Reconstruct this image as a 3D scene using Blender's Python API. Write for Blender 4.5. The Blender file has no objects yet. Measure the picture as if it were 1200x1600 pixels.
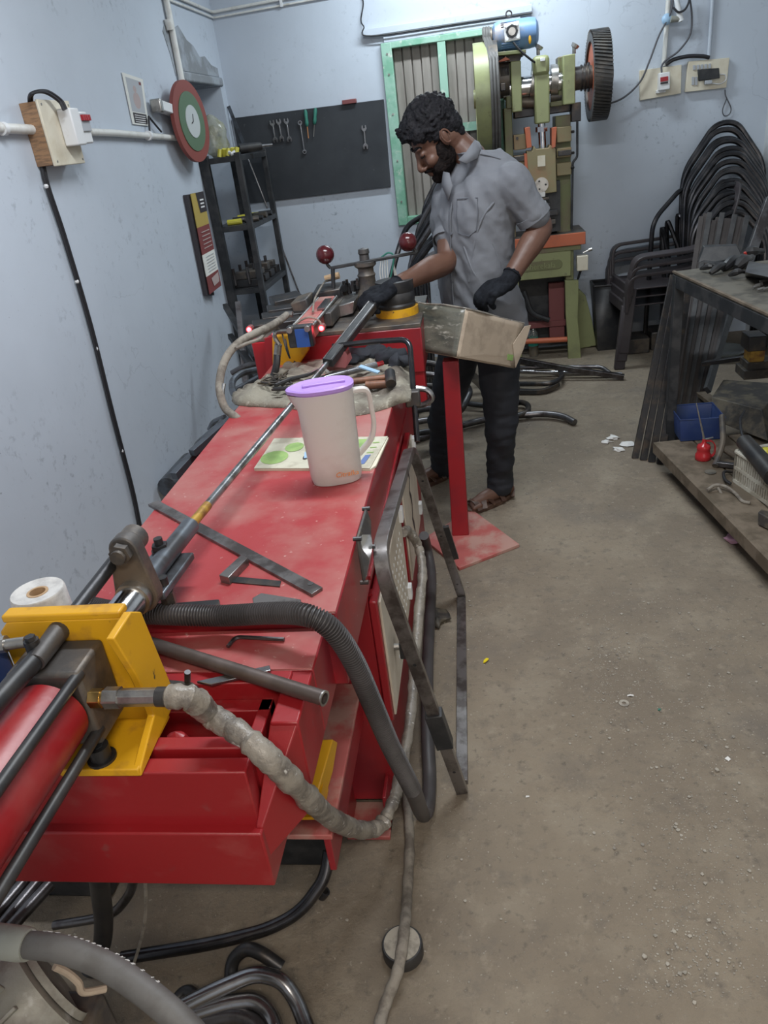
import bpy, math, random
import numpy as np
from mathutils import Vector, Matrix, Euler, noise as mnoise
random.seed(7)
S = bpy.context.scene
COL = S.collection
# ---------------------------------------------------------------- camera
FPX = 1167.0
_D = np.array([300., 2300., FPX]); _D /= np.linalg.norm(_D)
_Y = np.array([135., -610., FPX]); _Y -= _D*(_Y@_D); _Y /= np.linalg.norm(_Y)
_Z = -_D; _X = np.cross(_Y, _Z)
RW = np.array([_X, _Y, _Z])                      # photo ray -> world
CAM = np.array([0., 0., 1.5])
cd = bpy.data.cameras.new('camera'); cam = bpy.data.objects.new('camera', cd); COL.objects.link(cam)
cd.sensor_fit = 'VERTICAL'; cd.sensor_height = 36.0; cd.lens = 36.0*FPX/1600.0
cd.clip_start = 0.02; cd.clip_end = 60
m3 = Matrix((RW@np.diag([1., -1., -1.])).tolist())
cam.matrix_world = Matrix.Translation(Vector(CAM)) @ m3.to_4x4()
S.camera = cam
# ---------------------------------------------------------------- world, light, exposure
S.view_settings.view_transform = 'Standard'; S.view_settings.look = 'None'
S.view_settings.gamma = 1.0; S.view_settings.use_curve_mapping = False
S.view_settings.exposure = 0.0
w = bpy.data.worlds.new('world'); S.world = w; w.use_nodes = True
w.node_tree.nodes['Background'].inputs[0].default_value = (0.75, 0.85, 1.0, 1)
w.node_tree.nodes['Background'].inputs[1].default_value = 0.25
def area(name, loc, rot, sx, sy, power, color):
    l = bpy.data.lights.new(name, 'AREA'); l.shape = 'RECTANGLE'; l.size = sx; l.size_y = sy
    l.energy = power; l.color = color
    o = bpy.data.objects.new(name, l); COL.objects.link(o); o.location = loc; o.rotation_euler = rot
    return o
area('lamp_light_back', (0.05, 4.75, 2.70), (0, 0, 0), 1.2, 0.10, 34, (0.84, 0.94, 1.0))
area('lamp_light_middle', (-0.1, 1.9, 2.78), (0, 0, 0), 1.2, 0.10, 52, (0.90, 0.95, 1.0))
area('lamp_light_front', (0.3, -0.9, 2.78), (0, 0, 0), 1.2, 0.10, 46, (1.0, 0.90, 0.78))
area('front_wall_light', (1.0, -1.9, 1.3), (math.radians(90), 0, 0), 1.2, 1.9, 14, (1.0, 0.93, 0.85))  # warm area light just inside the closed front wall; no doorway is built
# ---------------------------------------------------------------- helpers
def P(u, v, x=None, y=None, z=None):
    r = RW @ np.array([u-600., v-800., FPX])
    t = (x-CAM[0])/r[0] if x is not None else (y-CAM[1])/r[1] if y is not None else (z-CAM[2])/r[2]
    return Vector(CAM + r*t)
V = Vector
def mixc(a, b, t): return tuple(a[i]*(1-t)+b[i]*t for i in range(3))
MATS = {}
def mat(name, color, rough=0.5, metal=0.0, c2=None, scale=6.0, lo=0.45, hi=0.6, bump=0.0, bscale=40.0,
        c3=None, s3=20.0, lo3=0.6, hi3=0.7, r2=None, emit=None, estr=0, stretch=None, alpha=None, trans=0, spec=None, detail=5, world=False):
    """procedural principled material: base colour, blotches of c2, specks of c3, fine relief"""
    m = bpy.data.materials.new(name); m.use_nodes = True
    N = m.node_tree.nodes; L = m.node_tree.links; b = N['Principled BSDF']
    b.inputs['Base Color'].default_value = (*color, 1); b.inputs['Roughness'].default_value = rough
    b.inputs['Metallic'].default_value = metal
    if spec is not None: b.inputs['Specular IOR Level'].default_value = spec
    tc = N.new('ShaderNodeTexCoord'); mp = N.new('ShaderNodeMapping')
    if world:
        g = N.new('ShaderNodeNewGeometry'); L.new(g.outputs['Position'], mp.inputs[0])
    else: L.new(tc.outputs['Object'], mp.inputs[0])
    if stretch: mp.inputs['Scale'].default_value = stretch
    def nz(sc, dt=detail):
        n = N.new('ShaderNodeTexNoise'); n.inputs['Scale'].default_value = sc; n.inputs['Detail'].default_value = dt
        n.inputs['Roughness'].default_value = 0.62; L.new(mp.outputs[0], n.inputs['Vector']); return n
    def ramp(src, a, c):
        r = N.new('ShaderNodeMapRange'); r.inputs[1].default_value = a; r.inputs[2].default_value = c; r.clamp = True
        L.new(src, r.inputs[0]); return r.outputs[0]
    cur = None
    def mix(fac, c_a, c_b):
        x = N.new('ShaderNodeMix'); x.data_type = 'RGBA'; L.new(fac, x.inputs[0])
        if isinstance(c_a, tuple): x.inputs[6].default_value = (*c_a, 1)
        else: L.new(c_a, x.inputs[6])
        x.inputs[7].default_value = (*c_b, 1); return x.outputs[2]
    if c2 is not None:
        f = ramp(nz(scale).outputs[0], lo, hi); cur = mix(f, tuple(color), c2)
        if r2 is not None:
            rr = N.new('ShaderNodeMapRange'); rr.inputs[3].default_value = rough; rr.inputs[4].default_value = r2
            L.new(f, rr.inputs[0]); L.new(rr.outputs[0], b.inputs['Roughness'])
    if c3 is not None:
        f = ramp(nz(s3, 3).outputs[0], lo3, hi3); cur = mix(f, cur if cur is not None else tuple(color), c3)
    if cur is not None: L.new(cur, b.inputs['Base Color'])
    if bump:
        bp = N.new('ShaderNodeBump'); bp.inputs['Strength'].default_value = bump; bp.inputs['Distance'].default_value = 0.004
        L.new(nz(bscale).outputs[0], bp.inputs['Height']); L.new(bp.outputs[0], b.inputs['Normal'])
    if emit is not None:
        b.inputs['Emission Color'].default_value = (*emit, 1); b.inputs['Emission Strength'].default_value = estr
    if alpha is not None: b.inputs['Alpha'].default_value = alpha
    if trans: b.inputs['Transmission Weight'].default_value = trans
    MATS[name] = m; return m
M = MATS
mat('red', (0.27, 0.011, 0.015), 0.36, c2=(0.32, 0.065, 0.062), scale=5, lo=0.55, hi=0.75, c3=(0.22, 0.05, 0.05), s3=14, lo3=0.62, hi3=0.72, bump=0.08, bscale=60)
mat('red_top', (0.33, 0.038, 0.042), 0.42, c2=(0.37, 0.16, 0.14), scale=3.0, lo=0.42, hi=0.62, c3=(0.50, 0.30, 0.27), s3=60, lo3=0.66, hi3=0.74, bump=0.08, bscale=80)
mat('red_clean', (0.28, 0.014, 0.020), 0.32, c2=(0.22, 0.016, 0.024), scale=5, bump=0.04, c3=(0.5, 0.3, 0.28), s3=70, lo3=0.73, hi3=0.76)
mat('dusty_red', (0.40, 0.10, 0.09), 0.6, c2=(0.42, 0.24, 0.2), scale=9, bump=0.05)
mat('yellow', (0.64, 0.335, 0.010), 0.42, c2=(0.36, 0.17, 0.03), scale=9, lo=0.52, hi=0.66, c3=(0.07, 0.05, 0.03), s3=30, lo3=0.68, hi3=0.73, bump=0.08, bscale=60)
mat('steel', (0.16, 0.155, 0.16), 0.34, 0.9, c2=(0.08, 0.07, 0.07), scale=12, bump=0.08, bscale=120)
mat('dark_steel', (0.055, 0.055, 0.058), 0.42, 0.75, c2=(0.11, 0.09, 0.075), scale=14, lo=0.5, hi=0.66, bump=0.12, bscale=90)
mat('oily_tube', (0.045, 0.045, 0.050), 0.26, 0.85, c2=(0.085, 0.080, 0.082), scale=9, bump=0.05, bscale=60)
mat('bright_tube', (0.34, 0.34, 0.35), 0.24, 0.95, c2=(0.15, 0.14, 0.14), scale=10, lo=0.5, hi=0.65)
mat('chrome', (0.62, 0.63, 0.64), 0.16, 1.0, c2=(0.4, 0.4, 0.42), scale=9)
mat('scuffed_bar', (0.25, 0.235, 0.23), 0.33, 0.8, c2=(0.12, 0.105, 0.10), scale=16, lo=0.45, hi=0.6, bump=0.08)
mat('rod', (0.33, 0.34, 0.35), 0.3, 0.9, c2=(0.16, 0.15, 0.14), scale=18, lo=0.48, hi=0.6, c3=(0.5, 0.49, 0.47), s3=30)
mat('rust_yellow', (0.42, 0.25, 0.04), 0.45, 0.3, c2=(0.2, 0.09, 0.03), scale=25)
mat('blue_grey_steel', (0.115, 0.13, 0.15), 0.4, 0.6, c2=(0.07, 0.07, 0.075), scale=16, bump=0.06)
mat('cast_dark', (0.085, 0.08, 0.078), 0.5, 0.5, c2=(0.17, 0.14, 0.11), scale=10, bump=0.2, bscale=60)
mat('grime', (0.045, 0.04, 0.036), 0.6, 0.2, c2=(0.12, 0.10, 0.07), scale=14, bump=0.3, bscale=50)
mat('black_paint', (0.016, 0.018, 0.021), 0.5, c2=(0.04, 0.04, 0.042), scale=12, bump=0.1)
mat('black_rubber', (0.016, 0.016, 0.018), 0.45, c2=(0.035, 0.033, 0.032), scale=10, bump=0.05)
mat('flex_hose', (0.06, 0.054, 0.055), 0.48, c2=(0.04, 0.036, 0.036), scale=7)
mat('grey_hose', (0.115, 0.112, 0.108), 0.6, c2=(0.09, 0.085, 0.08), scale=20)
mat('brown_tube', (0.10, 0.08, 0.072), 0.45, 0.5, c2=(0.16, 0.13, 0.12), scale=9, lo=.5, hi=.7, bump=0.1)
mat('tape_film', (0.60, 0.59, 0.57), 0.4, c2=(0.45, 0.44, 0.43), scale=30)
mat('wrap', (0.25, 0.225, 0.19), 0.36, 0.0, c2=(0.13, 0.115, 0.10), scale=30, lo=0.44, hi=0.6, c3=(0.55, 0.53, 0.50), s3=60, lo3=0.62, hi3=0.7, bump=0.9, bscale=45)
mat('brass', (0.60, 0.42, 0.16), 0.3, 1.0, c2=(0.3, 0.2, 0.1), scale=12)
mat('zinc', (0.45, 0.44, 0.42), 0.34, 0.9, c2=(0.26, 0.25, 0.24), scale=14)
mat('cream_plastic', (0.66, 0.61, 0.49), 0.5, c2=(0.56, 0.49, 0.36), scale=8, lo=0.5, hi=0.7)
mat('cream_door', (0.55, 0.49, 0.40), 0.5, c2=(0.42, 0.36, 0.28), scale=8, lo=0.5, hi=0.7)
mat('white_plastic', (0.72, 0.73, 0.74), 0.4, c2=(0.55, 0.54, 0.52), scale=10, lo=0.55, hi=0.7)
mat('pipe_white', (0.70, 0.70, 0.67), 0.4, c2=(0.52, 0.50, 0.45), scale=12, lo=0.5, hi=0.7)
mat('ply_edge', (0.33, 0.19, 0.10), 0.7, c2=(0.2, 0.12, 0.07), scale=20, stretch=(1, 1, 6))
mat('red_switch', (0.35, 0.02, 0.03), 0.4)
mat('bracket_red', (0.40, 0.03, 0.02), 0.5)
mat('cable', (0.018, 0.018, 0.022), 0.45)
mat('grey_cable', (0.07, 0.07, 0.08), 0.5)
mat('board_black', (0.022, 0.026, 0.032), 0.6, c2=(0.045, 0.05, 0.057), scale=3, lo=0.4, hi=0.8, c3=(0.09, 0.095, 0.1), s3=30, lo3=0.7, hi3=0.8)
mat('green_frame', (0.30, 0.50, 0.40), 0.5, c2=(0.18, 0.40, 0.28), scale=6, lo=0.45, hi=0.6, c3=(0.5, 0.58, 0.5), s3=25, bump=0.15)
mat('plank', (0.28, 0.255, 0.23), 0.7, c2=(0.20, 0.18, 0.16), scale=10, stretch=(1, 1, 0.15), bump=0.1)
mat('press_green', (0.265, 0.285, 0.135), 0.42, c2=(0.20, 0.21, 0.11), scale=6, lo=0.5, hi=0.7, c3=(0.14, 0.13, 0.07), s3=22, lo3=0.66, hi3=0.74, bump=0.06)
mat('press_green_dirty', (0.16, 0.175, 0.075), 0.5, c2=(0.16, 0.13, 0.08), scale=7, lo=0.42, hi=0.62, bump=0.1)
mat('slide_brown', (0.25, 0.21, 0.11), 0.5, c2=(0.30, 0.17, 0.09), scale=6, lo=0.45, hi=0.65, bump=0.1)
mat('orange', (0.50, 0.13, 0.06), 0.5, c2=(0.38, 0.12, 0.07), scale=9, lo=0.5, hi=0.7)
mat('motor_blue', (0.14, 0.25, 0.44), 0.45, c2=(0.32, 0.28, 0.26), scale=5, lo=0.5, hi=0.62, bump=0.05)
mat('gear_dark', (0.075, 0.075, 0.075), 0.45, 0.6, c2=(0.12, 0.11, 0.1), scale=14)
mat('paper', (0.70, 0.70, 0.66), 0.7)
mat('tint_grey', (0.40, 0.42, 0.45), 0.7)
mat('chair_brown', (0.040, 0.033, 0.036), 0.45, c2=(0.055, 0.047, 0.048), scale=6, lo=0.5, hi=0.7)
mat('crate_white', (0.52, 0.50, 0.43), 0.5, c2=(0.34, 0.31, 0.25), scale=12)
mat('blue_bin', (0.022, 0.045, 0.15), 0.42, c2=(0.035, 0.06, 0.15), scale=10)
mat('oil_red', (0.42, 0.025, 0.03), 0.22)
mat('wood_shelf', (0.095, 0.072, 0.048), 0.75, c2=(0.16, 0.125, 0.09), scale=12, bump=0.25, bscale=50)
mat('bench_top', (0.12, 0.11, 0.088), 0.7, c2=(0.06, 0.055, 0.045), scale=10, bump=0.2)
mat('sack', (0.26, 0.24, 0.19), 0.8, c2=(0.12, 0.10, 0.08), scale=7, lo=0.42, hi=0.6, c3=(0.40, 0.38, 0.31), s3=40, bump=0.9, bscale=90)
mat('cardboard', (0.42, 0.34, 0.26), 0.75, c2=(0.31, 0.25, 0.19), scale=9, bump=0.25, bscale=30)
mat('cardboard_wet', (0.13, 0.125, 0.10), 0.32, c2=(0.045, 0.05, 0.045), scale=5, lo=0.42, hi=0.62, c3=(0.36, 0.34, 0.29), s3=16, lo3=0.58, hi3=0.7, bump=0.5, bscale=14, stretch=(1, 1, 3.5))
mat('bar_brown', (0.042, 0.036, 0.035), 0.55, 0.3, c2=(0.060, 0.052, 0.05), scale=9, bump=0.1)
mat('lilac', (0.42, 0.26, 0.66), 0.35)
mat('pitcher_plastic', (0.80, 0.76, 0.72), 0.28, c2=(0.72, 0.66, 0.62), scale=7, trans=0.30)
mat('orange_print', (0.75, 0.28, 0.06), 0.5)
mat('skin', (0.105, 0.049, 0.032), 0.5, c2=(0.13, 0.064, 0.042), scale=9, lo=0.4, hi=0.7, bump=0.06, bscale=120)
mat('hair', (0.007, 0.007, 0.009), 0.6, spec=0.2, c2=(0.016, 0.015, 0.018), scale=60, bump=1.0, bscale=160)
mat('beard', (0.010, 0.008, 0.008), 0.85, spec=0.1, c2=(0.018, 0.013, 0.012), scale=90, bump=0.8, bscale=220)
mat('shirt', (0.140, 0.147, 0.165), 0.85, c2=(0.165, 0.172, 0.19), scale=5, lo=0.4, hi=0.7, bump=0.15, bscale=260)
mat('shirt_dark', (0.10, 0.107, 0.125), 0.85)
mat('trousers', (0.010, 0.012, 0.018), 0.8, c2=(0.016, 0.018, 0.025), scale=8, bump=0.15, bscale=200)
mat('glove', (0.008, 0.009, 0.012), 0.85, spec=0.15, c2=(0.016, 0.018, 0.023), scale=30, bump=0.5, bscale=160)
mat('sandal', (0.060, 0.030, 0.020), 0.5, c2=(0.10, 0.055, 0.035), scale=30)
mat('eye_white', (0.5, 0.47, 0.44), 0.3)
mat('bottle', (0.62, 0.66, 0.62), 0.12, trans=0.85)
mat('bottle_green', (0.03, 0.35, 0.28), 0.4)
mat('tea', (0.30, 0.16, 0.05), 0.3)
mat('stone', (0.35, 0.32, 0.27), 0.9, c2=(0.22, 0.2, 0.17), scale=30)
mat('rope', (0.24, 0.215, 0.18), 0.85, c2=(0.14, 0.12, 0.1), scale=30, bump=0.8, bscale=60)
mat('motor_grey', (0.30, 0.29, 0.25), 0.5, 0.2, c2=(0.16, 0.14, 0.12), scale=12, lo=0.45, hi=0.62, c3=(0.42, 0.41, 0.38), s3=30, bump=0.4, bscale=40)
mat('grey_green', (0.33, 0.34, 0.30), 0.5, c2=(0.24, 0.24, 0.21), scale=14)
mat('red_ball', (0.07, 0.008, 0.012), 0.22, c2=(0.07, 0.01, 0.012), scale=10)
mat('blue_label', (0.03, 0.09, 0.32), 0.35)
mat('red_lamp', (1, 0.1, 0.1), 0.4, emit=(1.0, 0.05, 0.06), estr=14)
mat('tube_light', (1, 1, 1), 0.4, emit=(0.9, 0.96, 1.0), estr=6)
mat('plastic_bag', (0.60, 0.62, 0.55), 0.25, trans=0.6, c2=(0.45, 0.45, 0.3), scale=14, bump=1.0, bscale=30)
mat('yellow_plastic', (0.55, 0.50, 0.06), 0.4)
mat('green_plastic', (0.04, 0.20, 0.15), 0.4)
mat('orange_steel', (0.45, 0.20, 0.08), 0.4)
mat('foil_yellow', (0.70, 0.55, 0.02), 0.3)
mat('cream_paper', (0.50, 0.48, 0.38), 0.7, c2=(0.38, 0.35, 0.27), scale=20)
mat('white_paper', (0.66, 0.65, 0.63), 0.7)
mat('tape_core', (0.42, 0.28, 0.16), 0.8)
mat('maroon', (0.20, 0.06, 0.06), 0.6)
mat('print_dark', (0.035, 0.03, 0.035), 0.6)
mat('print_maroon', (0.19, 0.05, 0.05), 0.6)
mat('print_gold', (0.40, 0.30, 0.08), 0.6)
mat('print_green', (0.27, 0.40, 0.13), 0.7, c2=(0.20, 0.32, 0.10), scale=18)
mat('print_blue', (0.10, 0.15, 0.33), 0.7)
mat('print_white', (0.7, 0.7, 0.7), 0.7)
mat('print_pinkish', (0.42, 0.34, 0.33), 0.7)
mat('disc_red', (0.22, 0.055, 0.045), 0.6)
mat('disc_green', (0.09, 0.15, 0.09), 0.6)
mat('disc_pale', (0.45, 0.48, 0.48), 0.6)
mat('light_blue', (0.33, 0.50, 0.68), 0.4)
mat('wood_handle', (0.22, 0.09, 0.045), 0.5, c2=(0.11, 0.05, 0.03), scale=14, stretch=(1, 0.2, 1))
mat('glass_plate', (0.55, 0.6, 0.6), 0.1, trans=0.7)
mat('pink_film', (0.6, 0.35, 0.48), 0.3)
mat('tile_mark', (0.1, 0.1, 0.1), 0.6)
mat('clear_plastic', (0.7, 0.7, 0.7), 0.15, trans=0.9, bump=0.6, bscale=50)

class MB:
    """collects shapes in world coordinates, then build() links them as one mesh"""
    def __init__(s): s.v = []; s.f = []; s.sm = []
    def add(s, vs, fs, smooth=False):
        n = len(s.v); s.v += [V(p) for p in vs]
        s.f += [tuple(i+n for i in f) for f in fs]; s.sm += [smooth]*len(fs); return s
    def box(s, a, b, T=None):
        a = V(a); b = V(b); vs = [V((x, y, z)) for z in (a.z, b.z) for y in (a.y, b.y) for x in (a.x, b.x)]
        if T is not None: vs = [T @ p for p in vs]
        fs = [(0, 2, 3, 1), (4, 5, 7, 6), (0, 1, 5, 4), (2, 6, 7, 3), (0, 4, 6, 2), (1, 3, 7, 5)]
        return s.add(vs, fs)
    def cbox(s, c, d, T=None):
        c = V(c); d = V(d)/2; return s.box(c-d, c+d, T)
    def hexa(s, p): return s.add(p, [(0, 2, 3, 1), (4, 5, 7, 6), (0, 1, 5, 4), (2, 6, 7, 3), (0, 4, 6, 2), (1, 3, 7, 5)])
    def prism(s, pts, ext):
        """polygon (3D points) extruded by vector ext"""
        n = len(pts); pts = [V(p) for p in pts]; e = V(ext)
        vs = pts+[p+e for p in pts]
        fs = [tuple(reversed(range(n))), tuple(range(n, 2*n))]+[(i, (i+1) % n, (i+1) % n+n, i+n) for i in range(n)]
        return s.add(vs, fs)
    def bar(s, a, b, wd, th, up=(0, 0, 1)):
        a = V(a); b = V(b); d = (b-a).normalized(); u = V(up); sd = d.cross(u)
        if sd.length < 1e-4: sd = d.cross(V((1, 0, 0)))
        sd.normalize(); u = sd.cross(d).normalized()
        c = [(-1, -1), (1, -1), (1, 1), (-1, 1)]
        vs = [p+sd*i*wd/2+u*j*th/2 for p in (a, b) for i, j in c]
        return s.add(vs, [(3, 2, 1, 0), (4, 5, 6, 7)]+[(i, (i+1) % 4, (i+1) % 4+4, i+4) for i in range(4)])
    def cyl(s, a, b, r, r2=None, n=20, caps=True):
        a = V(a); b = V(b); r2 = r if r2 is None else r2; d = (b-a).normalized()
        x = d.orthogonal().normalized(); y = d.cross(x)
        vs = [p+(x*math.cos(2*math.pi*i/n)+y*math.sin(2*math.pi*i/n))*rr for p, rr in ((a, r), (b, r2)) for i in range(n)]
        s.add(vs, [(i, (i+1) % n, (i+1) % n+n, i+n) for i in range(n)], n > 8)
        if caps: s.add(vs, [tuple(reversed(range(n))), tuple(range(n, 2*n))])
        return s
    def pipe(s, a, b, r, ri, n=20):
        a = V(a); b = V(b); d = (b-a).normalized(); x = d.orthogonal().normalized(); y = d.cross(x)
        vs = [p+(x*math.cos(2*math.pi*i/n)+y*math.sin(2*math.pi*i/n))*rr for p, rr in ((a, r), (b, r), (b, ri), (a, ri)) for i in range(n)]
        for k in range(4):
            o, q = k*n, ((k+1) % 4)*n
            s.add(vs, [(i+o, (i+1) % n+o, (i+1) % n+q, i+q) for i in range(n)], k in (0, 2))
        return s
    def lathe(s, prof, o, ax=(0, 0, 1), n=24, arc=None):
        """profile [(radius, height)] spun about ax through o"""
        o = V(o); d = V(ax).normalized(); x = d.orthogonal().normalized(); y = d.cross(x)
        vs = [o+d*h+(x*math.cos(2*math.pi*i/n)+y*math.sin(2*math.pi*i/n))*max(r, 1e-5) for r, h in prof for i in range(n)]
        fs = [(i+k*n, (i+1) % n+k*n, (i+1) % n+(k+1)*n, i+(k+1)*n) for k in range(len(prof)-1) for i in range(n)]
        return s.add(vs, fs, True)
    def ball(s, c, r, n=16, sc=(1, 1, 1), T=None):
        m = n//2; vs = []
        for j in range(m+1):
            t = math.pi*j/m
            for i in range(n):
                p = 2*math.pi*i/n
                q = V((r*sc[0]*math.sin(t)*math.cos(p), r*sc[1]*math.sin(t)*math.sin(p), r*sc[2]*math.cos(t)))
                if T is not None: q = T @ q
                vs.append(V(c)+q)
        fs = [(i+j*n, i+(j+1)*n, (i+1) % n+(j+1)*n, (i+1) % n+j*n) for j in range(m) for i in range(n)]
        return s.add(vs, fs, True)
    def tube(s, pts, r, n=10, closed=False, caps=True, sec=None, up=None):
        """sweep a circle (or section sec [(a,b)]) along points; r may be a list"""
        pts = [V(p) for p in pts]; N = len(pts); R = r if isinstance(r, (list, tuple)) else [r]*N
        tg = []
        for i in range(N):
            a = pts[(i-1) % N] if closed or i > 0 else pts[i]; b = pts[(i+1) % N] if closed or i < N-1 else pts[i]
            d = b-a; tg.append(d.normalized() if d.length > 1e-9 else V((0, 0, 1)))
        nrm = V(up) if up is not None else tg[0].orthogonal()
        nrm = (nrm-tg[0]*nrm.dot(tg[0])).normalized()
        base = sec or [(math.cos(2*math.pi*k/n), math.sin(2*math.pi*k/n)) for k in range(n)]
        K = len(base); vs = []
        for i in range(N):
            nrm = nrm-tg[i]*nrm.dot(tg[i]); nrm.normalize(); bn = tg[i].cross(nrm)
            vs += [pts[i]+(nrm*a+bn*b)*R[i] for a, b in base]
        sm = sec is None
        rng = range(N if closed else N-1)
        s.add(vs, [(k+i*K, (k+1) % K+i*K, (k+1) % K+((i+1) % N)*K, k+((i+1) % N)*K) for i in rng for k in range(K)], sm)
        if caps and not closed: s.add(vs, [tuple(reversed(range(K))), tuple(range((N-1)*K, N*K))])
        return s
    def quad(s, a, b, c, d): return s.add([a, b, c, d], [(0, 1, 2, 3)])
    def build(s, name, m, parent=None, bevel=0, seg=2, sharp=35, solid=0, subsurf=0, keep=False):
        me = bpy.data.meshes.new(name)
        if parent is not None: o0 = parent.get('_o', (0, 0, 0))
        elif keep: o0 = (0, 0, 0)
        else:
            xs = [p.x for p in s.v]; ys = [p.y for p in s.v]; zs = [p.z for p in s.v]
            o0 = ((min(xs)+max(xs))/2, (min(ys)+max(ys))/2, min(zs))
        o0 = V(o0)
        me.from_pydata([p-o0 for p in s.v], [], s.f)
        me.polygons.foreach_set('use_smooth', s.sm)
        me.validate(); me.set_sharp_from_angle(angle=math.radians(sharp)); me.update()
        me.materials.append(M[m] if isinstance(m, str) else m)
        o = bpy.data.objects.new(name, me); COL.objects.link(o)
        if parent is not None: o.parent = parent; o['_o'] = tuple(o0)
        else: o.location = o0; o['_o'] = tuple(o0)
        if solid:
            md = o.modifiers.new('solid', 'SOLIDIFY'); md.thickness = solid; md.offset = 0
        if bevel:
            md = o.modifiers.new('bevel', 'BEVEL'); md.width = bevel; md.segments = seg; md.limit_method = 'ANGLE'; md.angle_limit = math.radians(40)
            md.harden_normals = False
        if subsurf:
            md = o.modifiers.new('sub', 'SUBSURF'); md.levels = subsurf; md.render_levels = subsurf
        return o
def tag(o, label, cat, group=None, kind=None):
    o['label'] = label; o['category'] = cat
    if group: o['group'] = group
    if kind: o['kind'] = kind
    return o
def thing(name, label, cat, loc=(0, 0, 0), group=None):
    o = bpy.data.objects.new(name, None); COL.objects.link(o); o.location = loc; o['_o'] = tuple(loc)
    o.empty_display_size = 0.05
    return tag(o, label, cat, group)
def struct(mb, name, m, **k):
    o = mb.build(name, m, keep=True, **k); o['kind'] = 'structure'; return o
def copy_tree(o, loc=None, rot=None, label=None, parent=None):
    c = o.copy(); COL.objects.link(c); c.parent = parent
    if loc is not None: c.location = loc
    if rot is not None: c.rotation_euler = rot
    if label: c['label'] = label
    for ch in [x for x in KIDS.get(o.name, [])]: copy_tree(ch, parent=c)
    return c
KIDS = {}
def index_kids():
    KIDS.clear()
    for o in bpy.data.objects:
        if o.parent: KIDS.setdefault(o.parent.name, []).append(o)
def spline(pts, n=8, closed=False):
    pts = [V(p) for p in pts]; N = len(pts); out = []
    for i in range(N if closed else N-1):
        p0 = pts[(i-1) % N] if closed or i > 0 else pts[i]*2-pts[i+1]
        p1 = pts[i]; p2 = pts[(i+1) % N]
        p3 = pts[(i+2) % N] if closed or i+2 < N else p2*2-p1
        for k in range(n):
            t = k/n
            out.append(0.5*((2*p1)+(p2-p0)*t+(2*p0-5*p1+4*p2-p3)*t*t+(3*p1-p0-3*p2+p3)*t**3))
    if not closed: out.append(pts[-1])
    return out
def fillet(pts, r, n=6, closed=False):
    """polyline with rounded corners"""
    pts = [V(p) for p in pts]; N = len(pts); out = []
    for i in range(N):
        if not closed and i in (0, N-1): out.append(pts[i]); continue
        a = pts[(i-1) % N]; b = pts[i]; c = pts[(i+1) % N]; u = a-b; w_ = c-b
        d = min(r, u.length*0.48, w_.length*0.48); p = b+u.normalized()*d; q = b+w_.normalized()*d
        for k in range(n+1):
            t = k/n; out.append(p*(1-t)**2+b*2*t*(1-t)+q*t*t)
    return out
def text(string, m, size, origin, xdir, ydir, parent=None, name='lettering', depth=0.0006, lift=0.0006, align='CENTER', spacing=1.0, shear=0.0):
    c = bpy.data.curves.new(name, 'FONT'); c.body = string; c.size = size; c.extrude = depth; c.align_x = align; c.align_y = 'CENTER'
    c.space_character = spacing; c.shear = shear; c.resolution_u = 3
    o = bpy.data.objects.new('tmp', c); COL.objects.link(o)
    dg = bpy.context.evaluated_depsgraph_get(); me = bpy.data.meshes.new_from_object(o.evaluated_get(dg))
    bpy.data.objects.remove(o); bpy.data.curves.remove(c)
    x = V(xdir).normalized(); y = V(ydir); y = (y-x*y.dot(x)).normalized(); z = x.cross(y)
    o0 = V(parent.get('_o', (0, 0, 0))) if parent is not None else V((0, 0, 0))
    T = Matrix((x, y, z)).transposed().to_4x4(); T.translation = V(origin)+z*lift-o0
    me.transform(T); me.materials.clear(); me.materials.append(M[m])
    ob = bpy.data.objects.new(name, me); COL.objects.link(ob)
    if parent is not None: ob.parent = parent; ob['_o'] = tuple(o0)
    return ob
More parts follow.
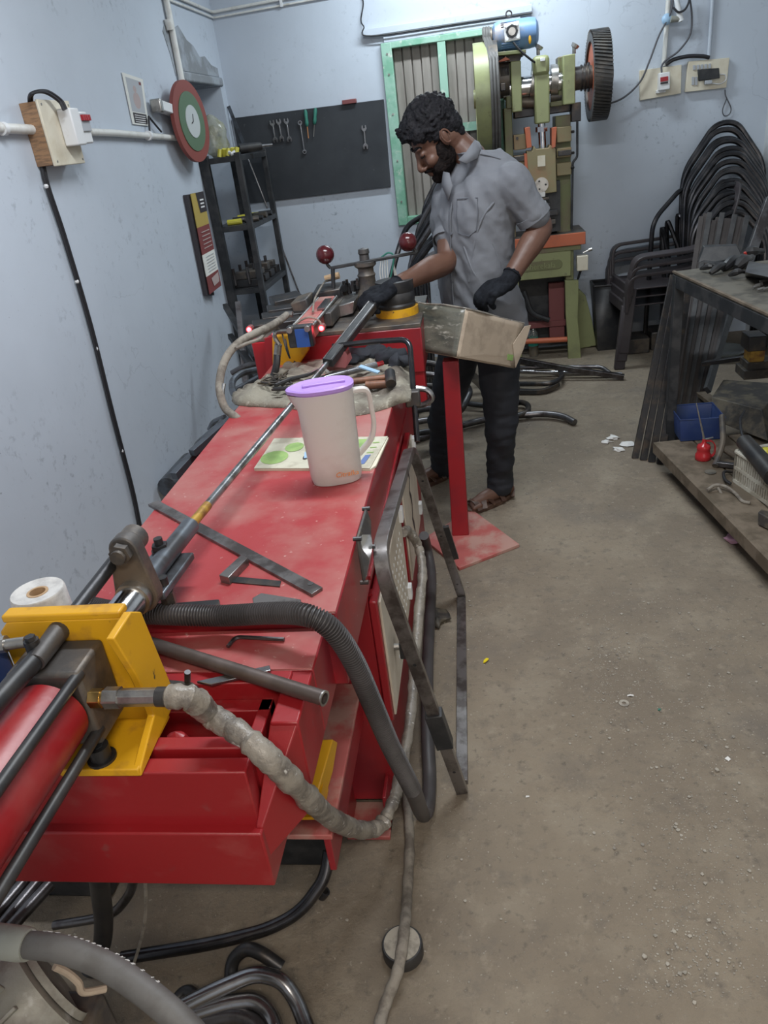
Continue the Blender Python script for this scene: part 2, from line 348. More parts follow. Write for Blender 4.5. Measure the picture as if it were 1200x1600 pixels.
# ================================================================ the room
XL, XR, YB, YF, ZC = -1.55, 1.80, 5.40, -2.0, 2.9
def wall_material(name, base, dirt, scratch=True):
    m = bpy.data.materials.new(name); m.use_nodes = True; N = m.node_tree.nodes; L = m.node_tree.links; b = N['Principled BSDF']
    b.inputs['Roughness'].default_value = 0.55
    g = N.new('ShaderNodeNewGeometry')
    def nz(sc, dt, vec=None, ro=0.6):
        n = N.new('ShaderNodeTexNoise'); n.inputs['Scale'].default_value = sc; n.inputs['Detail'].default_value = dt; n.inputs['Roughness'].default_value = ro
        L.new(vec or g.outputs['Position'], n.inputs['Vector']); return n.outputs[0]
    def rg(s, a, c, lo=0, hi=1):
        r = N.new('ShaderNodeMapRange'); r.inputs[1].default_value = a; r.inputs[2].default_value = c; r.inputs[3].default_value = lo; r.inputs[4].default_value = hi; L.new(s, r.inputs[0]); return r.outputs[0]
    def mx(f, a, c):
        x = N.new('ShaderNodeMix'); x.data_type = 'RGBA'; L.new(f, x.inputs[0])
        if isinstance(a, tuple): x.inputs[6].default_value = (*a, 1)
        else: L.new(a, x.inputs[6])
        x.inputs[7].default_value = (*c, 1); return x.outputs[2]
    def mul(a, c):
        x = N.new('ShaderNodeMath'); x.operation = 'MULTIPLY'; L.new(a, x.inputs[0]); L.new(c, x.inputs[1]); return x.outputs[0]
    c = mx(rg(nz(1.3, 4), 0.35, 0.7), base, mixc(base, dirt, 0.18))
    # small scuffs, gathered where the wall gets knocked
    spots = mul(rg(nz(30, 5), 0.57, 0.68), rg(nz(1.9, 4), 0.47, 0.66, 0, .75))
    c = mx(spots, c, dirt)
    specks = rg(nz(75, 2), 0.72, 0.78, 0, 0.7)
    c = mx(mul(specks, rg(nz(2.1, 2), 0.45, 0.6)), c, mixc(dirt, (0.05, 0.05, 0.05), 0.5))
    # hairline plaster cracks
    v = N.new('ShaderNodeTexVoronoi'); v.feature = 'DISTANCE_TO_EDGE'; v.inputs['Scale'].default_value = 0.9
    nn = N.new('ShaderNodeTexNoise'); nn.inputs['Scale'].default_value = 3; nn.inputs['Detail'].default_value = 6; L.new(g.outputs['Position'], nn.inputs['Vector'])
    ad = N.new('ShaderNodeVectorMath'); ad.operation = 'MULTIPLY_ADD'; ad.inputs[1].default_value = (0.5, 0.5, 0.5); L.new(nn.outputs['Color'], ad.inputs[0]); L.new(g.outputs['Position'], ad.inputs[2])
    L.new(ad.outputs[0], v.inputs['Vector'])
    cr = mul(rg(v.outputs['Distance'], 0.0, 0.0035, 1, 0), rg(nz(0.8, 2), 0.52, 0.58, 0, 0.30))
    c = mx(cr, c, dirt)
    L.new(c, b.inputs['Base Color'])
    bp = N.new('ShaderNodeBump'); bp.inputs['Strength'].default_value = 0.25; bp.inputs['Distance'].default_value = 0.006
    L.new(nz(9, 8), bp.inputs['Height']); L.new(bp.outputs[0], b.inputs['Normal'])
    M[name] = m; return m
wall_material('wall_paint', (0.52, 0.575, 0.65), (0.22, 0.25, 0.30))
wall_material('wall_white', (0.62, 0.64, 0.65), (0.25, 0.26, 0.27))
mat('bare_cement', (0.22, 0.235, 0.25), 0.85, c2=(0.33, 0.36, 0.40), scale=7, bump=0.5, bscale=30)
# concrete floor
def floor_material():
    m = bpy.data.materials.new('floor_concrete'); m.use_nodes = True; N = m.node_tree.nodes; L = m.node_tree.links; b = N['Principled BSDF']
    g = N.new('ShaderNodeNewGeometry')
    def nz(sc, dt, ro=0.6):
        n = N.new('ShaderNodeTexNoise'); n.inputs['Scale'].default_value = sc; n.inputs['Detail'].default_value = dt; n.inputs['Roughness'].default_value = ro
        L.new(g.outputs['Position'], n.inputs['Vector']); return n.outputs[0]
    def rg(s, a, c, lo=0, hi=1):
        r = N.new('ShaderNodeMapRange'); r.inputs[1].default_value = a; r.inputs[2].default_value = c; r.inputs[3].default_value = lo; r.inputs[4].default_value = hi; L.new(s, r.inputs[0]); return r.outputs[0]
    def mx(f, a, c):
        x = N.new('ShaderNodeMix'); x.data_type = 'RGBA'; L.new(f, x.inputs[0])
        if isinstance(a, tuple): x.inputs[6].default_value = (*a, 1)
        else: L.new(a, x.inputs[6])
        x.inputs[7].default_value = (*c, 1); return x.outputs[2]
    c = mx(rg(nz(1.1, 5), 0.42, 0.60), (0.196, 0.160, 0.120), (0.250, 0.205, 0.150))
    c = mx(rg(nz(4.5, 8), 0.50, 0.68), c, (0.27, 0.228, 0.172))
    c = mx(rg(nz(2.0, 6), 0.56, 0.70), c, (0.165, 0.140, 0.115))
    c = mx(rg(nz(14, 8, .7), 0.53, 0.66, 0, .8), c, (0.17, 0.142, 0.112))
    c = mx(rg(nz(20, 8, .7), 0.56, 0.68, 0, .7), c, (0.30, 0.256, 0.195))
    c = mx(rg(nz(45, 5), 0.58, 0.70, 0, 0.8), c, (0.12, 0.10, 0.080))
    c = mx(rg(nz(90, 2), 0.66, 0.74, 0, 0.7), c, (0.40, 0.36, 0.29))
    L.new(c, b.inputs['Base Color']); b.inputs['Roughness'].default_value = 0.82
    bp = N.new('ShaderNodeBump'); bp.inputs['Strength'].default_value = 0.8; bp.inputs['Distance'].default_value = 0.012
    ad = N.new('ShaderNodeMath'); ad.operation = 'ADD'; L.new(nz(28, 9, 0.7), ad.inputs[0]); L.new(nz(3, 6), ad.inputs[1])
    L.new(ad.outputs[0], bp.inputs['Height']); L.new(bp.outputs[0], b.inputs['Normal'])
    M['floor'] = m
floor_material()
struct(MB().box((-2.1, YF-0.2, -0.1), (XR+0.2, YB+0.2, 0)), 'floor', 'floor')
struct(MB().box((-2.1, YF-0.2, ZC), (XR+0.2, YB+0.2, ZC+0.1)), 'ceiling', 'wall_white')
NY0, NY1, NZ = 4.63, 5.30, 1.93                 # the recess in the left wall
wl = MB().box((XL-0.3, YF, 0), (XL, NY0, ZC)).box((XL-0.3, NY0, NZ), (XL, NY1, ZC)).box((XL-0.3, NY1, 0), (XL, YB, ZC)).box((XL-0.45, YF, 0), (XL-0.3, YB, ZC))
struct(wl, 'wall_left', 'wall_paint')
WX0, WX1, WZ0, WZ1 = -0.515, 0.215, 0.93, 1.99   # window opening in the back wall
wb = MB().box((XL-0.45, YB, 0), (WX0, YB+0.2, ZC)).box((WX1, YB, 0), (XR+0.2, YB+0.2, ZC)).box((WX0, YB, 0), (WX1, YB+0.2, WZ0)).box((WX0, YB, WZ1), (WX1, YB+0.2, ZC))
struct(wb, 'wall_back', 'wall_paint')
struct(MB().box((XR, YF, 0), (XR+0.2, YB, ZC)), 'wall_right', 'wall_white')
struct(MB().box((-2.1, YF-0.2, 0), (XR+0.2, YF, ZC)), 'wall_front', 'wall_paint')
# rough cement lintel over the recess
lint = MB().box((XL-0.28, NY0-0.02, NZ-0.05), (XL+0.012, NY1+0.04, NZ))
struct(lint, 'trim_1', 'bare_cement', bevel=0.01)
# window with boarded shutters
wroot = MB()
fw = 0.06
wroot.box((WX0-0.005, YB-0.03, WZ0), (WX0+fw, YB+0.05, WZ1)).box((WX1-fw, YB-0.03, WZ0), (WX1+0.005, YB+0.05, WZ1))
wroot.box((WX0, YB-0.028, WZ1-0.035), (WX1, YB+0.05, WZ1)).box((WX0, YB-0.02, WZ0), (WX1, YB+0.05, WZ0+0.05))
wroot.box((-0.175, YB-0.025, WZ0), (-0.125, YB+0.05, WZ1))
win = struct(wroot, 'window_1', 'green_frame', bevel=0.004)
x = WX0+fw
i = 0
while x < WX1-fw-0.02:
    if -0.185 < x < -0.12: x = -0.125
    w_ = min(0.0575, WX1-fw-x)
    if x < -0.175 < x+w_: w_ = -0.175-x
    dz = random.uniform(-.004, .004)
    MB().box((x+0.0035, YB+0.035+dz, WZ0+0.04), (x+w_-0.0035, YB+0.055, WZ1-0.03)).build('plank', 'plank', win, bevel=0.004)
    x += w_
MB().box((WX0, YB+0.056, WZ0), (WX1, YB+0.06, WZ1)).build('backing_board', 'plank', win)
for sx in (WX0+0.03, ):
    for zz in (1.08, 1.33, 1.6, 1.82, 1.93):
        MB().cyl((sx, YB-0.034, zz), (sx, YB-0.029, zz), 0.006, n=10).build('screw_head', 'zinc', win)
MB().box((-0.12, YB-0.012, 1.45), (0.16, YB+0.03, 1.50)).build('cross_rail', 'green_frame', win)
# cable trunking and wooden ledge over the window
struct(MB().box((-0.62, YB-0.035, 2.035), (0.40, YB, 2.075)), 'trim_2', 'wall_paint', bevel=0.004)
struct(MB().box((-0.50, YB-0.02, 1.99), (0.33, YB, 2.022)), 'trim_3', 'wall_paint', bevel=0.003)
tag(MB().tube(spline([(-0.63, YB-0.008, 2.30), (-0.60, YB-0.01, 2.22), (-0.625, YB-0.01, 2.13), (-0.61, YB-0.03, 2.09), (-0.57, YB-0.04, 2.035), (0.0, YB-0.04, 2.032), (0.40, YB-0.04, 2.030)], 8), 0.004, 6).build('cable', 'cable'), 'thin dark cable running along the ledge above the green window', 'cable')
# bare cement where the plaster has come off above the recess
random.seed(2)
pts_ = [V((XL+.0005, y_, z_)) for y_, z_ in ((4.50, 1.90), (4.48, 2.0), (4.44, 2.10), (4.52, 2.16), (4.62, 2.13), (4.70, 2.15), (4.80, 2.09), (4.90, 2.07), (4.98, 2.02), (5.08, 2.03), (5.18, 1.99), (5.30, 1.98), (5.30, 1.932), (4.63, 1.932))]
struct(MB().prism(pts_, (.003, 0, 0)), 'trim_4', 'bare_cement')
# lamps (fixtures hang from the ceiling, above the frame)
for (lx, ly, lz, lab) in ((0.05, 4.75, 2.86, 'ceiling tube lamp near the back wall'), (-0.1, 1.9, 2.90, 'ceiling tube lamp above the red machine'), (0.3, -0.9, 2.90, 'ceiling tube lamp behind the camera')):
    t = thing('tube_lamp', lab, 'lamp', (lx, ly, lz), 'ceiling tube lamps')
    MB().box((lx-0.62, ly-0.03, lz-0.06), (lx+0.62, ly+0.03, 2.90)).build('housing', 'white_plastic', t)
    MB().cyl((lx-0.59, ly, lz-0.085), (lx+0.59, ly, lz-0.085), 0.014, n=12).build('light_tube', 'tube_light', t)
# ---------------------------------------------------------------- on the left wall
def LW(u, v, off=0.0): return P(u, v, x=XL+off)
# switch board
a = LW(57, 155, 0.07); b2 = LW(133, 255, 0.07)
y0, y1, z0, z1 = a.y+0.01, b2.y+0.0, b2.z+0.005, a.z-0.005
t = thing('switch_board', 'cream switch board on a wooden box at the left end of the left wall', 'switch board', (XL, (y0+y1)/2, z0))
MB().box((XL, y0-0.01, z0), (XL+0.062, y1-0.01, z1)).build('wooden_box', 'ply_edge', t, bevel=0.002)
MB().box((XL+0.062, y0-0.012, z0-0.005), (XL+0.072, y1, z1+0.005)).build('cover_panel', 'cream_plastic', t, bevel=0.003)
sw = MB().box((XL+0.072, y0+0.10, z0+0.055), (XL+0.125, y0+0.17, z1-0.025)).box((XL+0.072, y0+0.17, z0+0.06), (XL+0.115, y0+0.25, z1-0.035)).build('switch_unit', 'white_plastic', t, bevel=0.005)
MB().box((XL+0.114, y0+0.175, z0+0.10), (XL+0.122, y0+0.245, z0+0.16)).build('breaker', 'tint_grey', sw, bevel=0.002)
for k in range(4): MB().box((XL+0.120, y0+0.178+k*0.017, z0+0.135), (XL+0.132, y0+0.190+k*0.017, z0+0.155)).build('lever', 'red_switch', sw, bevel=0.001)
for (yy, zz) in ((y0+0.008, z0+0.01), (y1-0.015, z0+0.01), (y1-0.015, z1-0.01), (y0+0.008, z1-0.01)): MB().cyl((XL+0.07, yy, zz), (XL+0.074, yy, zz), 0.004, n=8).build('screw', 'zinc', t)
# horizontal conduit
c1 = [LW(-40, 198, 0.02), LW(10, 201, 0.02), LW(150, 206, 0.02)]
c2 = [LW(128, 207, 0.02), LW(200, 208, 0.02), LW(250, 212, 0.02), LW(291, 217, 0.02)]
t = thing('conduit_pipe', 'white horizontal conduit on the left wall at switch board height', 'pipe', tuple(c1[0]))
MB().tube([LW(-60, 197, 0.02), LW(60, 203, 0.02)], 0.016, 12).build('pipe_length', 'pipe_white', t)
MB().tube([LW(110, 205, 0.02), LW(180, 208, 0.02), LW(291, 217, 0.02)], 0.014, 12).build('pipe_length', 'pipe_white', t)
for (u, v) in ((4, 201), (232, 212)):
    p = LW(u, v, 0.02); MB().tube([p+V((0, -0.012, 0)), p+V((0, 0.012, 0))], 0.021, 12).build('clip', 'white_plastic', t)
t = thing('conduit_pipe', 'white vertical conduit beside the recess on the left wall', 'pipe', tuple(LW(287, 140, 0.02)))
MB().tube([LW(252, -40, 0.02), LW(287, 142, 0.02)], 0.017, 12).build('pipe_length', 'pipe_white', t)
MB().tube([LW(262, 30, 0.02), LW(266, 47, 0.02)], 0.021, 12).build('collar', 'pipe_white', t)
# thin conduit at the top, round the corner
zt = 2.285
t = thing('conduit_pipe', 'thin conduit running high round the back left corner', 'pipe', (XL+0.02, 5.38, zt))
MB().tube([V((XL+0.012, 4.2, zt)), V((XL+0.012, YB-0.012, zt)), V((-0.2, YB-0.012, zt+0.03))], 0.009, 8).build('pipe_length', 'pipe_white', t)
MB().tube([V((XL+0.012, 4.2, zt-0.03)), V((XL+0.012, YB-0.012, zt-0.03)), V((-0.2, YB-0.012, zt-0.005))], 0.006, 8).build('pipe_length', 'pipe_white', t)
for xx in (-1.1, ): MB().box((xx-0.008, YB-0.022, zt-0.03), (xx+0.008, YB, zt+0.025)).build('clip', 'white_plastic', t)
# black cable
cab = [LW(100, 172, 0.12), LW(92, 158, 0.11), LW(70, 144, 0.09), LW(50, 146, 0.075), LW(46, 160, 0.03), LW(54, 200, 0.02), LW(63, 245, 0.012), LW(72, 290, 0.012), LW(100, 375, 0.012), LW(140, 510, 0.012), LW(175, 650, 0.012), LW(205, 765, 0.012), LW(217, 822, 0.012), LW(226, 860, 0.012)]
t = thing('power_cable', 'black cable hanging down the left wall from the cream switch board', 'cable', tuple(cab[-1]))
MB().tube(spline(cab, 6), 0.0062, 8).build('cable_run', 'cable', t)
MB().tube(spline([p+V((0.004, 0.012, 0.003)) for p in cab], 6), 0.005, 8).build('cable_run', 'cable', t)
for (u, v) in ((72, 291), (120, 440), (150, 545), (190, 705)):
    p = LW(u, v, 0.012); MB().ball(p, 0.009, 8).build('clip', 'white_plastic', t)
# poster
a, b_, c_, d_ = LW(190, 113, .004), LW(222, 124, .004), LW(232, 197, .004), LW(207, 194, .004)
t = thing('poster', 'small framed photo poster on the left wall above the conduit', 'poster', tuple(d_))
MB().prism([a, b_, c_, d_], (0.003, 0, 0)).build('sheet', 'paper', t)
def onq(u, v, off=0.0): return (a*(1-u)+b_*u)*(1-v)+(d_*(1-u)+c_*u)*v+V((0.003+off, 0, 0))
def pq(u0, v0, u1, v1, off=0.0005): return [onq(u0, v0, off), onq(u1, v0, off), onq(u1, v1, off), onq(u0, v1, off)]
MB().quad(*pq(.1, .07, .88, .74)).build('picture', 'tint_grey', t)
MB().quad(*pq(.12, .76, .92, .97)).build('caption_band', 'print_dark', t)
# a seated figure as a soft silhouette only
MB().add([onq(.5+.2*math.cos(q), .5+.17*math.sin(q), .0009) for q in [i*math.pi/8 for i in range(16)]], [tuple(range(16))]).build('picture_blot', 'print_pinkish', t)
MB().add([onq(.47+.09*math.cos(q), .27+.07*math.sin(q), .0009) for q in [i*math.pi/8 for i in range(16)]], [tuple(range(16))]).build('picture_blot', 'print_pinkish', t)
MB().quad(*pq(.74, .09, .86, .15, .001)).build('picture_mark', 'print_maroon', t)
for k in range(4): MB().quad(*pq(.2, .80+k*.045, .84, .815+k*.045, .001)).build('caption_line', 'print_white', t)
# calendar
q4 = [LW(297, 303, .03), LW(316, 299, .06), LW(345, 446, .06), LW(327, 460, .03)]
t = thing('wall_calendar', 'long dark and maroon calendar hanging by the edge of the left wall', 'calendar', tuple(q4[3]))
MB().prism([LW(286, 305, .004), LW(300, 303, .004), LW(330, 462, .004), LW(318, 462, .004)], (0.02, 0, 0)).build('backing', 'print_dark', t)
cbits = [(0, .29, 'print_gold'), (.29, .33, 'print_gold'), (.33, .60, 'print_maroon'), (.60, .82, 'paper'), (.82, 1, 'print_maroon')]
def cq(u, v, off=0): return (q4[0]*(1-u)+q4[1]*u)*(1-v)+(q4[3]*(1-u)+q4[2]*u)*v+V((off, 0, 0))
for (v0, v1, mm) in cbits: MB().prism([cq(0, v0), cq(1, v0), cq(1, v1), cq(0, v1)], (0.004, -0.002, 0)).build('leaf_panel', mm, t)
MB().quad(cq(.35, .0, .006), cq(1, .0, .006), cq(1, .2, .006), cq(.45, .2, .006)).build('dark_print', 'print_dark', t)
for k in range(3): MB().quad(cq(.55, .07+k*.035, .008), cq(.85, .07+k*.035, .008), cq(.85, .085+k*.035, .008), cq(.55, .085+k*.035, .008)).build('print_line', 'print_white', t)
for k in range(5): MB().quad(cq(.2, .38+k*.04, .008), cq(.85, .38+k*.04, .008), cq(.85, .39+k*.04, .008), cq(.2, .39+k*.04, .008)).build('print_line', 'print_pinkish', t)
for k in range(6): MB().quad(cq(.2, .63+k*.03, .008), cq(.85, .63+k*.03, .008), cq(.85, .637+k*.03, .008), cq(.2, .637+k*.03, .008)).build('print_line', 'tint_grey', t)
MB().quad(cq(.3, .86, .008), cq(.9, .84, .008), cq(.85, .94, .008), cq(.4, .95, .008)).build('print_blot', 'print_pinkish', t)
# round disc on the wall
dc = P(300, 190, x=XL+0.09)
t = thing('round_wall_disc', 'round red rimmed green disc with pale centre on the left wall', 'disc', (XL, dc.y, dc.z-0.2))
for r, h, mm, nm in ((0.195, 0.0, 'disc_red', 'rim'), (0.142, 0.004, 'disc_green', 'ring'), (0.078, 0.007, 'disc_pale', 'centre')):
    ax = V((1, -0.12, 0)).normalized()
    MB().cyl(dc+ax*(h-0.02), dc+ax*h, r, n=40).build(nm, mm, t)
ax = V((1, -0.12, 0)).normalized(); q = dc+ax*0.008
MB().bar(q, q+V((0, .01, .035)), .006, .003, ax).bar(q, q+V((0, -.022, -.008)), .005, .003, ax).build('centre_mark', 'print_dark', t)
# white batten end with dark cap
p, q = LW(243, 165, .04), LW(290, 180, .04)
t = thing('tube_lamp_batten', 'white lamp batten on the left wall running behind the round disc', 'lamp', tuple(p))
MB().bar(p+V((0, .03, 0)), q, .05, .045).build('batten', 'white_plastic', t, bevel=.004)
MB().bar(p, p+V((0, .035, -.002)), .056, .06).build('end_cap', 'zinc', t, bevel=.006)
MB().tube([LW(232, 182, .02), LW(252, 206, .02)], .005, 6).tube([LW(232, 182, .02), LW(234, 206, .02)], .005, 6).build('stay_wire', 'cable', t)
# ---------------------------------------------------------------- on the back wall
def BW(u, v, off=0.0): return P(u, v, y=YB-off)
t = thing('tool_board', 'wide black tool board fixed to the back wall', 'tool board', (-1.04, YB, 1.18))
bp_ = [BW(366, 184, 0), BW(600, 157, 0), BW(611, 292, 0), BW(398, 316, 0)]
for q_ in bp_: q_.y = YB-.0015
bp_[0].x = bp_[3].x = -1.535; bp_[3].z = bp_[2].z = 1.178; bp_[0].z = 1.70; bp_[1].z = 1.69
MB().prism(bp_, (0, -0.018, 0)).build('board', 'board_black', t, bevel=.002)
MB().box((-.80, YB-.04, 1.69), (-.71, YB, 1.715)).build('red_block', 'maroon', t, bevel=.003)
tips = ((427, 194), (437, 192), (449, 192), (470, 195), (569, 201), (477, 185), (491, 183))
def open_wrench(u0, v0, u1, v1, lab, ring=False, w_=.010):
    a = BW(u0, v0, .028); b = BW(u1, v1, .028); d = (b-a).normalized(); s_ = d.cross(V((0, 1, 0))).normalized()
    t = thing('wrench', lab, 'wrench', tuple(b), 'wrenches hanging on the tool board')
    MB().bar(a, b, w_, .006, (0, 1, 0)).build('shank', 'bright_tube', t, bevel=.002)
    for (p, dr, rg) in ((a, -d, ring), (b, d, ring)):
        if rg: MB().pipe(p+V((0, -.005, 0)), p+V((0, .005, 0)), .014, .008, 12).build('ring_end', 'bright_tube', t)
        else:
            poly = [p-dr*.008-s_*.007, p-dr*.008+s_*.007, p+dr*.006+s_*.017, p+dr*.026+s_*.014, p+dr*.026+s_*.007, p+dr*.010+s_*.006, p+dr*.010-s_*.006, p+dr*.026-s_*.007, p+dr*.026-s_*.014, p+dr*.006-s_*.017]
            MB().prism([q_-V((0, .004, 0)) for q_ in poly], (0, .008, 0)).build('jaw', 'bright_tube', t)
    MB().cyl(a+d*-.0+V((0, -.01, .0)), a+V((0, .028, 0)), .002, n=6).build('nail', 'zinc', t)
open_wrench(426, 195, 430, 216, 'open-ended wrench at the left end of the row on the black board')
open_wrench(436, 193, 440, 214, 'open-ended wrench between its two neighbours on the black board')
open_wrench(448, 192, 452, 215, 'open-ended wrench rightmost of the three on the black board')
open_wrench(469, 192, 476, 237, 'long ring spanner left of the green screwdrivers on the black board', True, .009)
open_wrench(569, 203, 571, 226, 'short wide wrench hanging alone at the right of the black board')
for (u, v, u2, v2, mm, lab) in ((477, 171, 482, 216, 'orange_steel', 'green-handled screwdriver with an orange blade on the black board'), (493, 168, 490, 214, 'zinc', 'green-handled screwdriver with a grey blade on the black board')):
    a = BW(u, v, .035); b = BW(u2, v2, .03); d = (b-a).normalized()
    t = thing('screwdriver', lab, 'screwdriver', tuple(b), 'screwdrivers on the tool board')
    MB().lathe([(0, 0), (.008, .004), (.012, .02), (.010, .05), (.0125, .075), (.010, .09), (.004, .098)], a, d, 10).build('handle', 'green_plastic', t)
    MB().cyl(a+d*.09, b, .0035, n=8).build('blade', mm, t)
# strips leaning in the corner behind the rack
tag(MB().bar(BW(357, 166, .045), BW(387, 240, .10), .022, .006, (0, 1, 0)).build('steel_strip', 'blue_grey_steel'), 'flat steel strip leaning at the left end of the black board', 'strip')
tag(MB().cyl(BW(388, 248, .05), BW(418, 325, .05), .006, n=8).build('steel_rod', 'bright_tube'), 'short bright rod leaning behind the black rack below the tool board', 'rod')
tag(MB().cyl(BW(434, 370, .03), BW(474, 475, .06), .006, n=8).build('steel_rod', 'steel'), 'long thin rod leaning on the back wall right of the black rack', 'rod')
# electric boards on the right of the back wall
t = thing('electric_board', 'cream wooden board with white meter, left of the two on the back wall', 'switch board', tuple(BW(1030, 155)))
q = [BW(1000, 110, .03), BW(1065, 101, .03), BW(1064, 146, .03), BW(1000, 157, .03)]
MB().prism(q, (0, .03, 0)).build('panel', 'cream_plastic', t, bevel=.002)
q = [BW(1031, 114, .09), BW(1047, 112, .09), BW(1047, 139, .09), BW(1030, 142, .09)]
mt = MB().prism(q, (0, .06, 0)).build('meter', 'white_plastic', t, bevel=.004)
q = [BW(1032, 121, .094), BW(1044, 119, .094), BW(1044, 126, .094), BW(1032, 128, .094)]
MB().prism(q, (0, .004, 0)).build('red_levers', 'red_switch', mt)
MB().quad(*[BW(1032, 129, .0945), BW(1044, 127, .0945), BW(1044, 130, .0945), BW(1032, 132, .0945)]).build('dark_strip', 'print_dark', mt)
MB().prism([BW(1026, 141, .06), BW(1040, 139, .06), BW(1040, 144, .06), BW(1026, 146, .06)], (0, .03, 0)).build('base_clip', 'white_plastic', t, bevel=.002)
t = thing('electric_board', 'cream wooden board with a black phone on it, rightmost on the back wall', 'switch board', tuple(BW(1105, 143)))
q = [BW(1076, 96, .03), BW(1140, 90, .03), BW(1135, 137, .03), BW(1071, 144, .03)]
MB().prism(q, (0, .03, 0)).build('panel', 'cream_plastic', t, bevel=.002)
for k in range(5): MB().prism([BW(1083+k*6, 102-k*.6, .036), BW(1087+k*6, 101.6-k*.6, .036), BW(1087+k*6, 109-k*.6, .036), BW(1083+k*6, 109.6-k*.6, .036)], (0, .007, 0)).build('switch', 'tint_grey', t, bevel=.001)
for k in range(2): MB().prism([BW(1081+k*5, 120, .036), BW(1085+k*5, 120, .036), BW(1085+k*5, 133, .036), BW(1081+k*5, 133, .036)], (0, .007, 0)).build('socket', 'tint_grey', t, bevel=.001)
t = thing('mobile_phone', 'black phone held sideways in a holder on the right electric board', 'phone', tuple(BW(1108, 128, .05)))
MB().prism([BW(1090, 109, .06), BW(1124, 106, .06), BW(1125, 122, .06), BW(1092, 127, .06)], (0, .012, 0)).build('handset', 'black_paint', t, bevel=.004)
MB().prism([BW(1102, 126, .065), BW(1113, 125, .065), BW(1113, 131, .065), BW(1102, 132, .065)], (0, .03, 0)).build('cradle', 'tint_grey', t, bevel=.003)
MB().tube(spline([BW(1125, 116, .05), BW(1133, 117, .04), BW(1134, 125, .04), BW(1125, 131, .04), BW(1113, 130, .05)], 5), .003, 6).build('charging_lead', 'white_plastic', t)
tag(MB().tube(spline([BW(1133, 140, .01), BW(1134, 150, .01), BW(1142, 168, .01), BW(1140, 178, .01), BW(1132, 181, .01), BW(1129, 172, .01), BW(1135, 155, .01)], 6), .003, 6).build('looped_wire', 'grey_cable'), 'thin looped wire hanging below the right electric board', 'wire')
for (u0, u1, v1, r, lab) in ((1045, 1037, 103, .014, 'white vertical conduit above the left electric board'), (1114, 1107, 92, .010, 'pale vertical conduit above the right electric board')):
    tag(MB().tube([BW(u0, -10, .016), BW(u1, v1, .016)], r, 10).build('conduit_pipe', 'pipe_white' if r > .012 else 'wall_paint'), lab, 'pipe')
tag(MB().tube(spline([BW(1040, 101, .03), BW(1053, 93, .035), BW(1075, 88, .035), BW(1098, 88, .035), BW(1108, 90, .03)], 6), .011, 10).build('cable_sleeve', 'cable'), 'thick black cable arching between the two electric boards', 'cable')
cb = spline([BW(1053, -8, .05), BW(1047, 22, .05), BW(1030, 55, .05), BW(1015, 95, .06), BW(1000, 128, .06), BW(975, 152, .06), BW(950, 162, .05), BW(935, 160, .02)], 8)
tag(MB().tube(cb, .0055, 8).build('power_cable', 'grey_cable'), 'grey cable swooping from the ceiling past the left electric board to the press', 'cable')
cb = spline([BW(1077, -8, .05), BW(1081, 25, .05), BW(1078, 55, .05), BW(1060, 80, .05), BW(1042, 93, .05), BW(1034, 103, .06), BW(1034, 113, .08)], 8)
tag(MB().tube(cb, .0055, 8).build('power_cable', 'grey_cable'), 'grey cable curving down into the white meter', 'cable')
t = thing('lamp_holder', 'angled lamp holder with a blue cap at the top of the left conduit', 'lamp holder', tuple(BW(1055, 30, .05)))
MB().ball(BW(1042, 30, .04), .030, 12, (1, .6, 1)).build('blue_cap', 'light_blue', t)
MB().cyl(BW(1048, 30, .06), BW(1066, 30, .06), .018, .014, 12).build('arm', 'grey_green', t)
MB().cyl(BW(1056, -5, .06), BW(1064, 33, .06), .013, .018, 12).build('tube_holder', 'white_plastic', t)
MB().tube(spline([BW(1052, 12, .07), BW(1060, 19, .08), BW(1070, 15, .08), BW(1076, 4, .07), BW(1077, -6, .06)], 6), .006, 8).build('coiled_cable', 'cable', t)
# ================================================================ the tube bending machine
BX0, BX1 = -0.762, -0.267
mc = thing('tube_bending_machine', 'long red tube bending machine with a cabinet bed standing along the left wall', 'machine', (-0.52, 1.9, 0))
bed = MB().box((BX0, 1.015, 0.645), (BX1, 2.70, 0.80)).build('bed', 'red_clean', mc, bevel=.004)
MB().box((BX0+.002, 1.016, 0.7985), (BX1-.002, 2.62, 0.8015)).build('bed_top', 'red_top', mc, bevel=.001)
low = MB().box((BX0, 0.905, 0.64), (-0.291, 1.03, 0.770)).build('lower_bed', 'red_clean', mc, bevel=.003)
MB().box((BX0+.002, 0.906, 0.7685), (-0.293, 1.013, 0.7715)).build('lower_bed_top', 'red_top', low, bevel=.001)
MB().prism([(-.334, .79, .64), (-.2915, .79, .64), (-.2915, .905, .64), (-.334, .905, .64)], (0, 0, .128)).build('bed_flange', 'red', mc, bevel=.003)
MB().hexa([V(q) for q in ((-.352, .700, .60), (-.3425, .700, .60), (-.352, .795, .60), (-.2915, .795, .60), (-.352, .700, .660), (-.3425, .700, .660), (-.334, .795, .768), (-.2915, .795, .768))]).build('flange_slope', 'red', mc, bevel=.002)
cab_ = MB().box((BX0, 1.31, 0.03), (-0.272, 2.62, 0.66)).build('cabinet', 'red_clean', mc, bevel=.003)
MB().box((-0.272, 1.325, 0.04), (-0.264, 1.345, 0.63)).box((-0.272, 1.325, .665), (-0.262, 2.6, .675)).build('edge_strip', 'red_clean', cab_)
